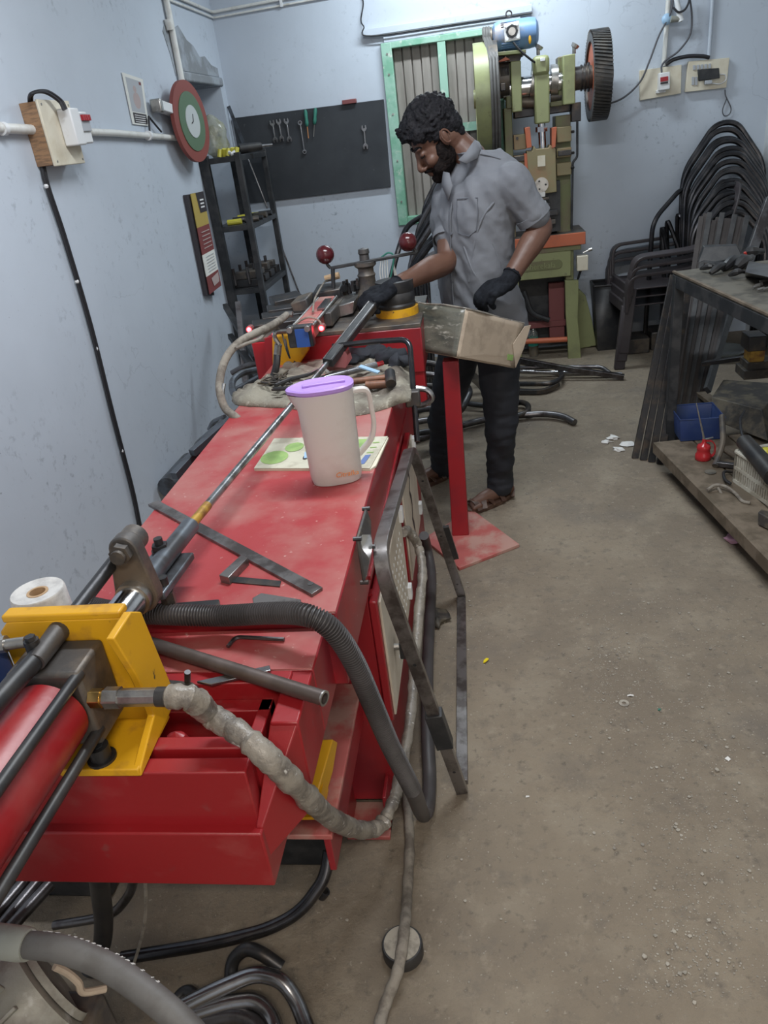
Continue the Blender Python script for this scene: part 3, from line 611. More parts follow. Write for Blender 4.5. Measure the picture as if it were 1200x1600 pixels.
# doors
for (y0, y1, z0, z1, knob) in ((1.30, 1.775, 0.295, 0.625, True), (1.865, 2.28, 0.30, 0.625, False)):
    d = MB().box((-0.270, y0, z0), (-0.252, y1, z1)).build('door', 'red_clean', mc, bevel=.003)
    MB().box((-0.252, y0+.012, z0+.008), (-0.246, y1, z1-.008)).build('cream_panel', 'cream_door', d, bevel=.002)
    pf = MB()
    for i in range(9):
        for j in range(7): pf.cyl((-0.2465, y0+.16+i*.032, z0+.06+j*.034), (-0.2453, y0+.16+i*.032, z0+.06+j*.034), .005, n=8)
    if knob: pf.build('vent_holes', 'white_plastic', d)['kind'] = 'stuff'
    for yy, zz in ((y1-.02, z1-.03), (y1-.02, z0+.055)):
        MB().box((-0.248, yy-.012, zz-.02), (-0.236, yy+.018, zz+.02)).build('latch', 'white_plastic', d, bevel=.002)
    if knob:
        h = MB().box((-0.232, 1.385, .405), (-0.205, 1.425, .45)).build('handle', 'black_paint', d, bevel=.002)
        MB().cyl((-0.246, 1.405, .427), (-0.230, 1.405, .427), .008, n=10).build('handle_stem', 'zinc', h)
    else:
        MB().add([V((-.2452, y0+.18+.02*math.sin(k*2.1)+k*.0, z1-.04-k*.03)) for k in range(9)]+[V((-.2452, y0+.20+.02*math.sin(k*2.1+.4), z1-.04-k*.03)) for k in range(9)], [(k, k+1, k+10, k+9) for k in range(8)]).build('worn_marking', 'print_dark', d)
# oval sight plate with four bolts on the bed side
pp = [P(569, 795, x=-.258), P(577, 854, x=-.245), P(566, 910, x=-.256), P(555, 842, x=-.258)]
pl = MB().prism([pp[3], pp[0], P(574, 815, x=-.250), pp[1], P(571, 885, x=-.25), pp[2]], (0.006, 0, 0)).build('sight_plate', 'cast_dark', mc, bevel=.002)
MB().prism([p*.86+(pp[0]+pp[2])*.07+V((.0065, 0, 0)) for p in (pp[3], pp[0], pp[1], pp[2])], (0.002, 0, 0)).build('glass', 'glass_plate', pl)
for p in pp: MB().cyl(p-V((.004, 0, 0)), p+V((.012, 0, 0)), .0045, n=8).build('bolt', 'dark_steel', pl)
# foot gussets and low plinth at the near end
ft = MB().box((-0.390, 1.215, 0.0), (-0.285, 1.32, 0.012)).build('foot_plate', 'dusty_red', mc, bevel=.002)
MB().box((-0.390, 1.225, 0.0), (-0.380, 1.32, 0.16)).build('gusset', 'red_clean', ft, bevel=.002)
MB().box((-0.294, 1.235, 0.0), (-0.285, 1.32, 0.12)).build('gusset', 'red_clean', ft, bevel=.002)
pz = 0.40
pln = MB().box((-0.62, 0.90, pz-.012), (-0.316, 1.31, pz)).build('plinth_plate', 'dusty_red', mc, bevel=.002)
MB().box((-0.335, 0.905, pz-.10), (-0.322, 1.30, pz-.012)).build('plinth_rib', 'red_clean', pln, bevel=.002)
MB().prism([P(520, 1155, z=pz+.10), P(528, 1160, z=pz+.08), P(520, 1205, z=pz+.02), P(505, 1260, z=pz+.01), P(496, 1240, z=pz+.05)], (-.05, 0, 0)).build('yellow_bracket', 'yellow', mc, bevel=.002)
MB().pipe(P(484, 1268, z=pz+.03), P(484, 1262, z=pz+.03)+V((0, .06, 0)), .030, .020, 4).build('yellow_socket', 'yellow', mc)
MB().box((-0.60, 0.98, 0.30), (-0.42, 1.28, 0.64)).build('inner_column', 'black_paint', mc)
MB().box((-0.56, 1.14, 0.0), (-0.40, 1.30, 0.38)).build('oil_tank', 'black_paint', mc, bevel=.01)
# the near cross block: lower slab, upper channel with ribs
zt = 0.758
sl = MB().box((-1.15, 0.69, 0.549), (-0.342, 1.0, 0.658)).build('cross_slab', 'red', mc, bevel=.003)
ub = MB().box((-1.15, 0.707, 0.655), (-0.349, 0.735, zt)).build('front_rail', 'red', mc, bevel=.0025)
MB().box((-1.15, 0.748, 0.655), (-0.338, 0.772, zt+.004)).build('cross_rail', 'red', mc, bevel=.0025)
MB().box((-1.15, 0.872, 0.655), (-0.322, 0.900, zt+.016)).build('cross_rail', 'red', mc, bevel=.0025)
MB().box((-0.372, 0.735, 0.655), (-0.352, 0.90, zt-.016)).box((-1.15, 0.845, .655), (-.352, .872, zt-.016)).build('side_rail', 'red', mc, bevel=.002)
MB().box((-1.15, 0.735, 0.655), (-0.36, 0.87, zt-.085)).build('channel_floor', 'red_clean', mc)
MB().ball((-0.487, .80, zt-.05), .024, 10, (1, .7, 1.5)).ball((-0.50, .785, zt-.055), .02, 10, (1, .7, 1.3)).build('weld_bead', 'red', mc)
# yellow support of the cylinder
yb = MB().prism([(-.612, .70, zt+.001), (-.496, .70, zt+.001), (-.496, .815, zt+.001), (-.72, .815, zt+.001), (-.72, .78, zt+.001)], (0, 0, .013)).build('yellow_base', 'yellow', mc, bevel=.002)
MB().prism([(-.700, .80, zt+.01), (-.497, .80, zt+.01), (-.497, .80, .935), (-.512, .80, .952), (-.684, .80, .952), (-.700, .80, .935)], (0, .012, 0)).build('yellow_plate', 'yellow', yb, bevel=.002)
MB().box((-.690, .80, .950), (-.512, .824, .962)).build('yellow_flange', 'yellow', yb, bevel=.003)
MB().prism([(-.506, .742, .97-.01), (-.506, .80, .962), (-.506, .824, .945), (-.506, .842, .80), (-.506, .826, zt+.01), (-.506, .70, zt+.001), (-.506, .705, zt+.013), (-.506, .775, .80), (-.506, .765, .88)], (.012, 0, 0)).build('yellow_gusset', 'yellow', yb, bevel=.002)
b_ = P(155, 1172, z=zt+.03)
bo = MB().cyl(b_-V((0, 0, .012)), b_+V((0, 0, .008)), .0145, n=20).build('cap_bolt', 'dark_steel', yb, bevel=.002)
MB().cyl(b_+V((0, 0, .0085)), b_+V((0, 0, .0095)), .0085, n=6).build('hex_socket', 'black_paint', bo)
MB().cyl(b_-V((0, 0, .017)), b_-V((0, 0, .012)), .02, n=20).build('washer', 'dark_steel', bo)
# cylinder head block, barrel, tie rods
ax_x, ax_z = -0.602, 0.865
hb = MB().box((-.655, .722, .795), (-.549, .80, .920)).build('head_block', 'cast_dark', mc, bevel=.006)
MB().lathe([(0.0, 0), (.040, 0), (.052, -.008), (.053, -.03), (.053, -.8)], (ax_x, .722, ax_z-.006), (0, 1, 0), 36).build('cylinder_barrel', 'red', mc)
for (dx, dz) in ((.047, .048), (-.047, .048), (.047, -.048), (-.047, -.048)):
    r_ = MB().cyl((ax_x+dx, -.05, ax_z-.003+dz), (ax_x+dx, .735, ax_z-.003+dz), .0082, n=14).build('tie_rod', 'black_rubber', hb)
# guide rod passing through the yellow plate, with its clamp and sensor
ga, gb = P(185, 868, z=.945), P(95, 984, z=.93)
gdir = (ga-gb).normalized()
g = MB().cyl(gb-gdir*.05, ga, .0105, n=16).build('guide_rod', 'dark_steel', mc)
MB().cyl(P(96, 980, z=.935)+V((0, .012, 0)), P(55, 1035, z=.935), .0155, .013, 16).build('clamp_sleeve', 'cast_dark', g)
MB().cyl(P(65, 1020, z=.935), P(-30, 1125, z=.935), .013, n=16).build('rubber_rod', 'black_rubber', g)
p = P(48, 1000, z=.955); MB().cyl(p-V((0, 0, .02)), p, .010, n=12).cyl(p, p+V((0, 0, .006)), .007, n=6).build('set_screw', 'dark_steel', g)
MB().cyl(P(40, 1003, z=.94), P(-12, 1010, z=.94), .008, n=12).cyl(P(10, 1006, z=.94), P(-6, 1008, z=.94), .012, n=10).build('sensor_stem', 'zinc', g)
MB().box((-.76, .72, .86), (-.695, .80, .93)).build('blue_cap', 'blue_label', mc, bevel=.01)
MB().cyl((-.695, .74, .83), (-.66, .74, .83), .02, n=16).build('port_plug', 'cast_dark', mc)
# chrome piston, arm, coupling and mandrel rod
c1 = P(214, 928, y=.962)
ps = MB().cyl((ax_x+.006, .80, ax_z+.006), c1-V((0, .006, 0)), .0260, n=28).build('piston_rod', 'chrome', mc)
MB().cyl(c1-V((0, .02, 0)), c1-V((0, .004, 0)), .029, n=28).build('piston_nut', 'zinc', ps)
# pear shaped arm plate
c2 = P(192, 862, y=.958)
c1 = V((c1.x, .958, c1.z)); pts = []
d_ = (c2-c1); an = math.atan2(d_.z, d_.x)
for k in range(13): t_ = an+math.pi/2+math.pi*k/12; pts.append(c1+V((math.cos(t_), 0, math.sin(t_)))*.036)
for k in range(13): t_ = an-math.pi/2+math.pi*k/12; pts.append(c2+V((math.cos(t_), 0, math.sin(t_)))*.024)
arm = MB().prism(pts, (0, .026, 0)).build('arm_plate', 'cast_dark', mc, bevel=.003)
MB().cyl(c2-V((0, .014, 0)), c2, .0175, n=6).cyl(c2-V((0, .022, 0)), c2-V((0, .012, 0)), .012, n=12).build('hex_nut', 'cast_dark', arm)
MB().cyl(c2+V((0, .026, 0)), c2+V((0, .05, 0)), .022, n=20).build('boss', 'cast_dark', arm)
ra, rb, rc = V((c1.x, .984, c1.z)), P(297, 822, z=.872), P(515, 563, z=.885)
dd = (rb-ra).normalized(); sd = dd.cross(V((0, 0, 1)))
cp = MB().cyl(ra, rb, .0175, n=20).build('coupling_sleeve', 'blue_grey_steel', mc)
MB().bar(ra+dd*.01-sd*.012+V((0, 0, -.008)), ra+dd*.16-sd*.012+V((0, 0, -.008)), .030, .030).build('coupling_block', 'blue_grey_steel', cp, bevel=.004)
MB().bar(ra+dd*.0+sd*.018+V((0, 0, -.022)), ra+dd*.15+sd*.018+V((0, 0, -.022)), .030, .014).build('coupling_block', 'blue_grey_steel', cp, bevel=.003)
p = ra+dd*.115-sd*.010
nb = MB().cyl(p+V((0, 0, .006)), p+V((0, 0, .012)), .0165, n=20).cyl(p+V((0, 0, .012)), p+V((0, 0, .022)), .0145, n=6).cyl(p+V((0, 0, .02)), p+V((0, 0, .034)), .008, n=12).build('stud_nut', 'dark_steel', cp)
p = ra+dd*.03+sd*.022; MB().cyl(p-V((0, 0, .055)), p-V((0, 0, .03)), .013, n=6).cyl(p-V((0, 0, .035)), p, .009, n=12).build('stud_nut', 'dark_steel', cp)
# mandrel rod
rdir = (rc-rb).normalized()
MB().cyl(rb-rdir*.03, rb+rdir*.085, .0098, n=16).build('oily_rod_end', 'rust_yellow', mc)
rd = MB().cyl(rb+rdir*.085, rc, .0088, n=18).build('mandrel_rod', 'rod', mc)
# ---------------------------------------------------------------- bending head at the far end
hd = MB().box((-.83, 2.62, .72), (-.212, 3.10, .882)).build('head_platform', 'red_clean', mc, bevel=.004)
MB().box((-.83, 2.62, .882), (-.212, 3.10, .897)).build('head_plate', 'cast_dark', hd, bevel=.002)
lg = MB().box((-.255, 2.625, .60), (-.215, 2.70, .75)).build('head_leg', 'red_clean', mc, bevel=.003)
# yellow box front and plate
MB().prism([P(425, 526, y=2.58), P(478, 520, y=2.58), P(482, 548, y=2.58), P(470, 566, y=2.58), P(448, 580, y=2.58), P(426, 584, y=2.58)], (0, .03, 0)).build('yellow_front', 'yellow', mc, bevel=.004)
MB().prism([P(413, 530, y=2.6), P(425, 526, y=2.6), P(427, 585, y=2.6), P(417, 592, y=2.6)], (0, .05, 0)).build('red_cheek', 'red_clean', mc)
# black drum with yellow collar
dq = P(622, 500, y=2.80); dcx, dcy = dq.x, 2.80
dr = MB().lathe([(.0, .89), (.080, .89), (.080, .925), (.0, .925)], (dcx, dcy, 0), n=40).build('yellow_collar', 'yellow', mc)
MB().lathe([(0, .92), (.070, .92), (.072, .935), (.068, .942), (.071, .95), (.071, .972), (.067, .98), (.070, .988), (.070, 1.02), (.0, 1.03)], (dcx, dcy, 0), n=40).build('bending_drum', 'black_rubber', mc)
# screw clamp with cross handle and red balls
sc = P(575, 450, y=2.95); sz = sc.z
sw = MB().lathe([(.055, -.10), (.055, -.05), (.035, .0), (.032, .04), (.036, .05), (.030, .06), (.030, .075), (.042, .085), (.042, .098), (.020, .10), (.018, .125), (.022, .13), (.02, .145), (0, .15)], sc, n=20).build('clamp_screw', 'cast_dark', mc)
MB().lathe([(.058, -.11), (.058, -.05), (.036, .0)], sc, n=20).build('clamp_housing', 'cast_dark', mc)
h0, h1 = P(517, 419, y=2.93), P(652, 394, y=2.95)
hn = MB().bar(h0, h1, .016, .012).build('cross_handle', 'black_paint', mc, bevel=.003)
for (u, v, hp) in ((508, 398, h0), (637, 378, h1)):
    q = P(u, v, y=2.93); MB().tube(fillet([hp, hp+V((-.012, 0, .012)), q], .01, 4), .0065, 8).build('ball_stem', 'black_paint', hn)
    MB().ball(q, .0345, 24).build('ball_knob', 'red_ball', hn)
MB().cyl(P(520, 420, y=2.93), P(521, 450, y=2.93), .008, n=10).build('handle_post', 'black_paint', hn)
# slides, blocks, cylinder with blue end
ca, cb2 = P(471, 524, y=2.44), P(513, 474, y=2.90)
cd_ = (cb2-ca).normalized()
sl2 = MB().bar(ca, cb2, .062, .055).build('clamp_cylinder', 'dusty_red', mc, bevel=.004)
MB().bar(ca-cd_*.02, ca+cd_*.012, .085, .072).build('cylinder_end', 'black_paint', sl2, bevel=.004)
MB().bar(ca-cd_*.024+V((.008, 0, -.004)), ca-cd_*.019+V((.008, 0, -.004)), .045, .06).build('blue_label', 'blue_label', sl2)
sdv = cd_.cross(V((0, 0, 1)))
for s_ in (-1, 1):
    MB().cyl(ca+sdv*s_*.036+V((0, 0, .022)), cb2+sdv*s_*.036+V((0, 0, .022)), .0055, n=8).build('tie_rod', 'zinc', sl2)
    q = ca-cd_*.022+sdv*s_*.03+V((0, 0, .026)); MB().cyl(q-cd_*.008, q, .010, n=8).build('rod_nut', 'zinc', sl2)
gr = MB().bar(P(507, 500, y=2.66), P(529, 474, y=2.95), .055, .05).build('guide_block', 'cast_dark', mc, bevel=.004)
MB().bar(P(503, 496, y=2.66)+V((0, 0, .03)), P(519, 475, y=2.92)+V((0, 0, .03)), .028, .006).build('bright_way', 'bright_tube', gr)
MB().hexa([P(488, 482, y=2.92), P(532, 474, y=2.92), P(496, 462, y=3.10), P(540, 455, y=3.10), P(488, 458, y=2.92), P(532, 450, y=2.92), P(496, 444, y=3.10), P(536, 440, y=3.10)]).build('clamp_block', 'dark_steel', mc, bevel=.006)
MB().hexa([P(528, 497, y=2.82), P(552, 490, y=2.82), P(538, 470, y=3.05), P(566, 463, y=3.05), P(528, 478, y=2.82), P(554, 470, y=2.82), P(538, 455, y=3.05), P(568, 450, y=3.05)]).build('die_block', 'zinc', mc, bevel=.004)
for i, (u, v, uu, w_, h_) in enumerate(((395, 512, 470, .05, .035), (410, 500, 480, .06, .035), (418, 487, 486, .07, .03), (425, 473, 470, .09, .03))):
    a = P(u, v, y=2.75+i*.10); b2 = P(uu, v-10, y=2.80+i*.10)
    MB().bar(a, b2, w_+.05, h_, ).build('slide_plate', 'dark_steel', mc, bevel=.004)
MB().bar(P(462, 478, y=2.95), P(487, 470, y=2.95), .14, .05).build('slide_plate', 'cast_dark', mc, bevel=.006)
for i in range(11):
    u = 524+random.uniform(0, 36); v = 462-random.uniform(0, 17)-(u-524)*.15; q = P(u, v, y=2.97+random.uniform(-.04, .04)); r = random.uniform(.008, .014)
    MB().cyl(q-V((0, 0, .025)), q, r, n=6).cyl(q, q+V((0, 0, .014)), r*.6, n=8).build('adjusting_bolt', 'dark_steel', mc)
MB().cyl(P(508, 436, y=3.05), P(530, 430, y=3.05), .013, n=10).build('wire_duct', 'tape_core', mc)
MB().bar(P(548, 470, y=3.05), P(590, 458, y=3.05), .10, .012).build('work_plate', 'zinc', mc, bevel=.002)
for (u, v, yy) in ((389, 515, 2.62), (502, 513, 2.48)):
    q = P(u, v, y=yy); sn = MB().cyl(q+V((0, .03, 0)), q, .012, n=10).build('sensor', 'maroon', mc)
    MB().ball(q, .0085, 12).build('indicator_light', 'red_lamp', sn)
    l = bpy.data.lights.new('indicator_glow', 'POINT'); l.energy = .12; l.color = (1, .05, .08); l.shadow_soft_size = .01
    lo = bpy.data.objects.new('indicator_glow', l); COL.objects.link(lo); lo.location = q-V((-.01, .03, 0))
# wires and hoses of the head
def head(pts, yy, r, m, nm='wire'): return MB().tube(spline([P(u, v, y=y_) for (u, v, y_) in pts], 6), r, 8).build(nm, m, mc)
head([(456, 512, 2.42), (466, 503, 2.5), (482, 496, 2.5), (498, 501, 2.5), (503, 512, 2.48)], 0, .0035, 'rope')
head([(489, 487, 2.6), (491, 470, 2.7), (498, 455, 2.8), (508, 440, 3.0), (520, 436, 3.0)], 0, .0035, 'rope')
head([(436, 538, 2.45), (430, 528, 2.45), (430, 520, 2.45), (445, 518, 2.5), (450, 518, 2.5)], 0, .008, 'zinc', 'elbow')
head([(435, 538, 2.45), (433, 556, 2.45)], 0, .013, 'zinc', 'ferrule')
head([(433, 554, 2.45), (432, 570, 2.43), (427, 588, 2.42), (420, 598, 2.40)], 0, .0125, 'black_rubber', 'black_hose')
head([(437, 517, 2.5), (430, 512, 2.45), (415, 520, 2.4), (405, 530, 2.3), (385, 537, 2.25), (368, 545, 2.2)], 0, .0055, 'rope')
head([(440, 518, 2.5), (447, 545, 2.45), (453, 560, 2.45), (449, 545, 2.45), (446, 530, 2.5)], 0, .0025, 'cable')
# big hose looping down on the wall side
hp = [(448, 492, 2.6), (438, 500, 2.5), (420, 511, 2.4), (390, 525, 2.3), (368, 540, 2.25), (352, 562, 2.2), (344, 590, 2.15), (344, 615, 2.1), (352, 638, 2.08), (366, 650, 2.05), (380, 662, 2.05)]
hs = MB().tube(spline([P(u, v, y=y_) for u, v, y_ in hp], 6), .0125, 12).build('wrapped_hose', 'rope', mc)
head([(457, 491, 2.6), (449, 491, 2.6), (444, 496, 2.58), (438, 501, 2.55)], 0, .011, 'zinc', 'hose_fitting')
head([(366, 652, 2.05), (352, 640, 2.08), (348, 615, 2.1), (350, 600, 2.12)], 0, .006, 'zinc', 'foil_strip')
# ---------------------------------------------------------------- hoses at the near end
t = thing('hydraulic_hose', 'film-wrapped hydraulic hose screwed into the near cylinder block and sagging to the floor', 'hose', tuple(P(590, 1300, y=1.15)))
f0 = P(143, 1091, x=-.549); 
MB().cyl(f0, f0+V((.016, 0, 0)), .0135, n=6).build('brass_nut', 'brass', t, bevel=.001)
MB().cyl(f0+V((.014, 0, 0)), f0+V((.022, 0, 0)), .011, n=16).build('brass_neck', 'brass', t)
MB().cyl(f0+V((.021, 0, 0)), f0+V((.042, 0, 0)), .0155, n=6).build('hex_nut', 'zinc', t, bevel=.002)
MB().cyl(f0+V((.042, 0, 0)), f0+V((.096, 0, 0)), .0128, n=8).build('crimp_ferrule', 'zinc', t, bevel=.001)
e = f0+V((.096, 0, 0))
MB().cyl(e-V((.002, 0, 0)), e+V((.03, 0, -.001)), .0135, n=18).build('bare_hose', 'black_rubber', t)
pth = spline([e+V((.012, 0, 0)), e+V((.045, .0, -.004)), P(330, 1118, z=.803), P(380, 1150, z=.797), P(430, 1195, z=.76), P(480, 1245, y=.76), P(520, 1280, y=.87), P(560, 1296, y=1.04), P(592, 1292, y=1.10), P(610, 1262, y=1.15), P(622, 1228, y=1.22), P(640, 1130, y=1.40), P(648, 1040, y=1.56), P(655, 950, y=1.72), P(660, 890, y=1.84), P(652, 850, y=1.9), P(637, 830, y=1.86), P(630, 832, y=1.80)], 8)
random.seed(3)
rr = [.0165+random.uniform(-.0022, .0028) for _ in pth]; rr[0] = .0135
for i in range(len(pth)//2, len(pth)): rr[i] *= .82
MB().tube(pth, rr, 14).build('wrapped_run', 'wrap', t)
t = thing('corrugated_hose', 'dark corrugated hose draped across the red bed and down its side', 'hose', tuple(P(665, 1285, z=.02)))
cpth = spline([P(130, 945, y=1.06), P(180, 955, y=1.03), P(260, 960, y=1.0), P(345, 962, y=1.0), P(430, 958, z=.83), P(482, 962, z=.84), P(520, 985, y=.95), P(552, 1032, y=.96), P(580, 1095, y=.98), P(610, 1165, y=1.02), P(645, 1235, y=1.10), P(660, 1272, z=.035), P(668, 1262, z=.03), P(671, 1215, z=.025), P(668, 1140, z=.05), P(668, 1040, z=.06), P(672, 960, z=.05), P(674, 900, z=.05), P(668, 860, z=.10), P(662, 835, z=.2)], 30)
cr = [.0185]*len(cpth)
# resample evenly for the ribs
ln = [0]
for i in range(1, len(cpth)): ln.append(ln[-1]+(cpth[i]-cpth[i-1]).length)
npt = int(ln[-1]/0.00125); ev = []; j = 0
for k in range(npt):
    s_ = k*ln[-1]/npt
    while ln[j+1] < s_: j += 1
    f = (s_-ln[j])/max(1e-9, ln[j+1]-ln[j]); ev.append(cpth[j].lerp(cpth[j+1], f))
cut = [i for i, p in enumerate(ev) if p.z < .30][0]
MB().tube(ev[:cut], [.0168+.0026*math.sin(i*2*math.pi/4+.7) for i in range(cut)], 14).build('ribbed_length', 'flex_hose', t)
MB().tube(ev[cut-2::8], .0180, 14).build('smooth_length', 'flex_hose', t)
# ================================================================ things on the red bed
TZ = 0.800
# pitcher
pc = P(515, 738, z=TZ); pc = V((-.352, 1.555, TZ))
t = thing('pitcher', 'tall frosted plastic pitcher with a lilac lid on the red bed', 'pitcher', tuple(pc))
def ring(z, a, b_, n=36, spout=0.0, rot=math.radians(14)):
    out = []
    for i in range(n):
        q = 2*math.pi*i/n; e = 2.6
        cx = math.copysign(abs(math.cos(q))**(2/e), math.cos(q)); sy = math.copysign(abs(math.sin(q))**(2/e), math.sin(q))
        x = a*cx; y = b_*sy
        if spout and cx < 0: x -= spout*max(0, -math.cos(q))**14
        out.append(pc+V((x*math.cos(rot)-y*math.sin(rot), x*math.sin(rot)+y*math.cos(rot), z)))
    return out
rows = [ring(.0, .050, .036), ring(.003, .056, .041), ring(.02, .060, .044), ring(.10, .0615, .0455), ring(.18, .0635, .047), ring(.205, .0645, .048, spout=.012), ring(.218, .065, .0485, spout=.016)]
inn = [ring(.216, .0625, .046, spout=.015), ring(.18, .061, .045), ring(.10, .059, .043), ring(.012, .056, .040)]
allr = rows+inn; vs = [p for r in allr for p in r]; n = 36
fs = [(i+k*n, (i+1) % n+k*n, (i+1) % n+(k+1)*n, i+(k+1)*n) for k in range(len(allr)-1) for i in range(n)]
fs += [tuple(reversed(range(n))), tuple(range((len(allr)-1)*n, len(allr)*n))]
body = MB().add(vs, fs, True).build('body', 'pitcher_plastic', t)
lid = [ring(.206, .0640, .0475), ring(.219, .0650, .0485), ring(.221, .068, .051, spout=.014), ring(.228, .0685, .0515, spout=.014), ring(.231, .065, .048, spout=.012), ring(.2275, .055, .039), ring(.2285, .03, .02), ring(.229, .004, .003)]
vs = [p for r in lid for p in r]
fs = [(i+k*n, (i+1) % n+k*n, (i+1) % n+(k+1)*n, i+(k+1)*n) for k in range(len(lid)-1) for i in range(n)]+[tuple(range((len(lid)-1)*n, len(lid)*n))]
ld = MB().add(vs, fs, True).build('lid', 'lilac', t)
R14 = Matrix.Rotation(math.radians(14), 4, 'Z')
MB().bar(pc+R14 @ V((-.045, 0, .2305)), pc+R14 @ V((.05, 0, .2305)), .014, .006).build('lid_rib', 'lilac', ld, bevel=.002, seg=3)
hpts = fillet([pc+R14 @ V(q) for q in ((.062, 0, .205), (.098, 0, .205), (.102, 0, .12), (.092, 0, .085), (.059, 0, .055))], .03, 7)
MB().tube(hpts, 1, sec=[(-.010, -.005), (.010, -.005), (.010, .005), (-.010, .005)], up=R14 @ V((0, 1, 0))).build('handle', 'pitcher_plastic', t, bevel=.002)
xd = R14 @ V((1, 0, 0)); text('Citralka', 'orange_print', .0165, pc+R14 @ V((.022, -.0475, .030)), xd, V((0, 0, 1)), t, 'brand_lettering', lift=.0008, depth=.0004, shear=.25)
# magazine under it
t = thing('magazine', 'dog-eared magazine with green print lying under the pitcher', 'magazine', (-.41, 1.72, TZ))
mq = [P(397, 733, z=TZ+.006), P(578, 733, z=TZ+.006), P(607, 683, z=TZ+.006), P(428, 687, z=TZ+.006)]
mg = MB()
mg.prism([mq[0]-V((0, 0, .006)), mq[1]-V((0, 0, .006)), mq[1]+V((.012, .02, -.006)), mq[2]-V((0, 0, .006)), mq[3]-V((0, 0, .006))], (0, 0, .006))
mg.build('pages', 'cream_plastic', t, bevel=.001)
def mp_(u, v, o=.0008): return (mq[3]*(1-u)+mq[2]*u)*(1-v)+(mq[0]*(1-u)+mq[1]*u)*v+V((0, 0, o))
MB().prism([mp_(-.0, -.02), mp_(.995, .0), mp_(1.0, 1.0), mp_(.0, 1.0)], (0, 0, .0015)).build('cover', 'cream_paper', t)
MB().add([mp_(.66, .10, .003), mp_(.83, .08, .003), mp_(.90, .08, .003), mp_(.84, .72, .003), mp_(.80, .85, .003), mp_(.70, .74, .003), mp_(.62, .70, .003)], [tuple(range(7))]).build('green_print', 'print_green', t)
MB().add([mp_(.12+.12*math.cos(q), .66+.22*math.sin(q), .003) for q in [i*math.pi/8 for i in range(16)]], [tuple(range(16))]).build('green_print', 'print_green', t)
MB().add([mp_(.24+.08*math.cos(q), .32+.16*math.sin(q), .0033) for q in [i*math.pi/8 for i in range(16)]], [tuple(range(16))]).build('green_print', 'print_green', t)
MB().add([mp_(.40+.025*math.cos(q), .66+.08*math.sin(q), .0033) for q in [i*math.pi/8 for i in range(16)]], [tuple(range(16))]).build('dark_print', 'print_dark', t)
MB().quad(mp_(.36, .5, .0036), mp_(.45, .4, .0036), mp_(.47, .66, .0036), mp_(.39, .7, .0036)).build('blue_print', 'light_blue', t)
for k in range(3): MB().quad(mp_(.90, .2+k*.16, .0033), mp_(.955, .19+k*.16, .0033), mp_(.955, .22+k*.16, .0033), mp_(.90, .23+k*.16, .0033)).build('print_line', 'print_green', t)
MB().quad(mp_(.90, .62, .0035), mp_(.945, .60, .0035), mp_(.935, .88, .0035), mp_(.885, .9, .0035)).build('blue_print', 'print_blue', t)
# long flat bar, hole at its near end
def flat(name, pts, th, m, lab, cat, z, bev=.0015, grp=None):
    q = [P(u, v, z=z+th) for u, v in pts]
    return tag(MB().prism([V((p.x, p.y, z)) for p in q], (0, 0, th)).build(name, m, bevel=bev), lab, cat, grp)
t = thing('flat_bar', 'long dark flat bar with a hole in its end lying across the red bed', 'bar', tuple(P(480, 905, z=TZ)))
q = [P(231, 788, z=TZ+.007), P(247, 782, z=TZ+.007), P(504, 918, z=TZ+.007), P(487, 929, z=TZ+.007)]
MB().prism([V((p.x, p.y, TZ+.0005)) for p in q], (0, 0, .0075)).build('bar', 'scuffed_bar', t, bevel=.001)
e = P(485, 912, z=TZ+.008); MB().cyl(e, e+V((0, 0, .0006)), .0058, n=16).build('drilled_hole', 'black_paint', t)
t = thing('try_square', 'small dark try square lying against the long flat bar', 'square', tuple(P(390, 905, z=TZ)))
q = [P(343, 898, z=TZ+.004), P(439, 907, z=TZ+.004), P(437, 916, z=TZ+.004), P(349, 908, z=TZ+.004)]
MB().prism([V((p.x, p.y, TZ+.0006)) for p in q], (0, 0, .003)).build('blade', 'dark_steel', t)
q = [P(342, 898, z=TZ+.018), P(376, 867, z=TZ+.018), P(387, 871, z=TZ+.018), P(357, 902, z=TZ+.018)]
MB().prism([V((p.x, p.y, TZ+.0006)) for p in q], (0, 0, .017)).build('stock', 'scuffed_bar', t, bevel=.001)
flat('steel_block', [(240, 944), (342, 936), (344, 944), (342, 952), (240, 956)], .010, 'dark_steel', 'thin dark strip behind the corrugated hose left of centre', 'bar', TZ)
flat('steel_block', [(394, 934), (408, 926), (470, 936), (470, 944), (396, 944)], .012, 'scuffed_bar', 'rusty flat offcut behind the corrugated hose, right end of the bed', 'bar', TZ)
# allen key on the lower bed
LZ = .770
tag(MB().tube(fillet([P(356, 1010, z=LZ+.006), P(368, 995, z=LZ+.006), P(444, 999, z=LZ+.006)], .012, 5), .0036, 6).build('hex_key', 'steel'), 'bent hex key lying on the lower red step', 'hex key')
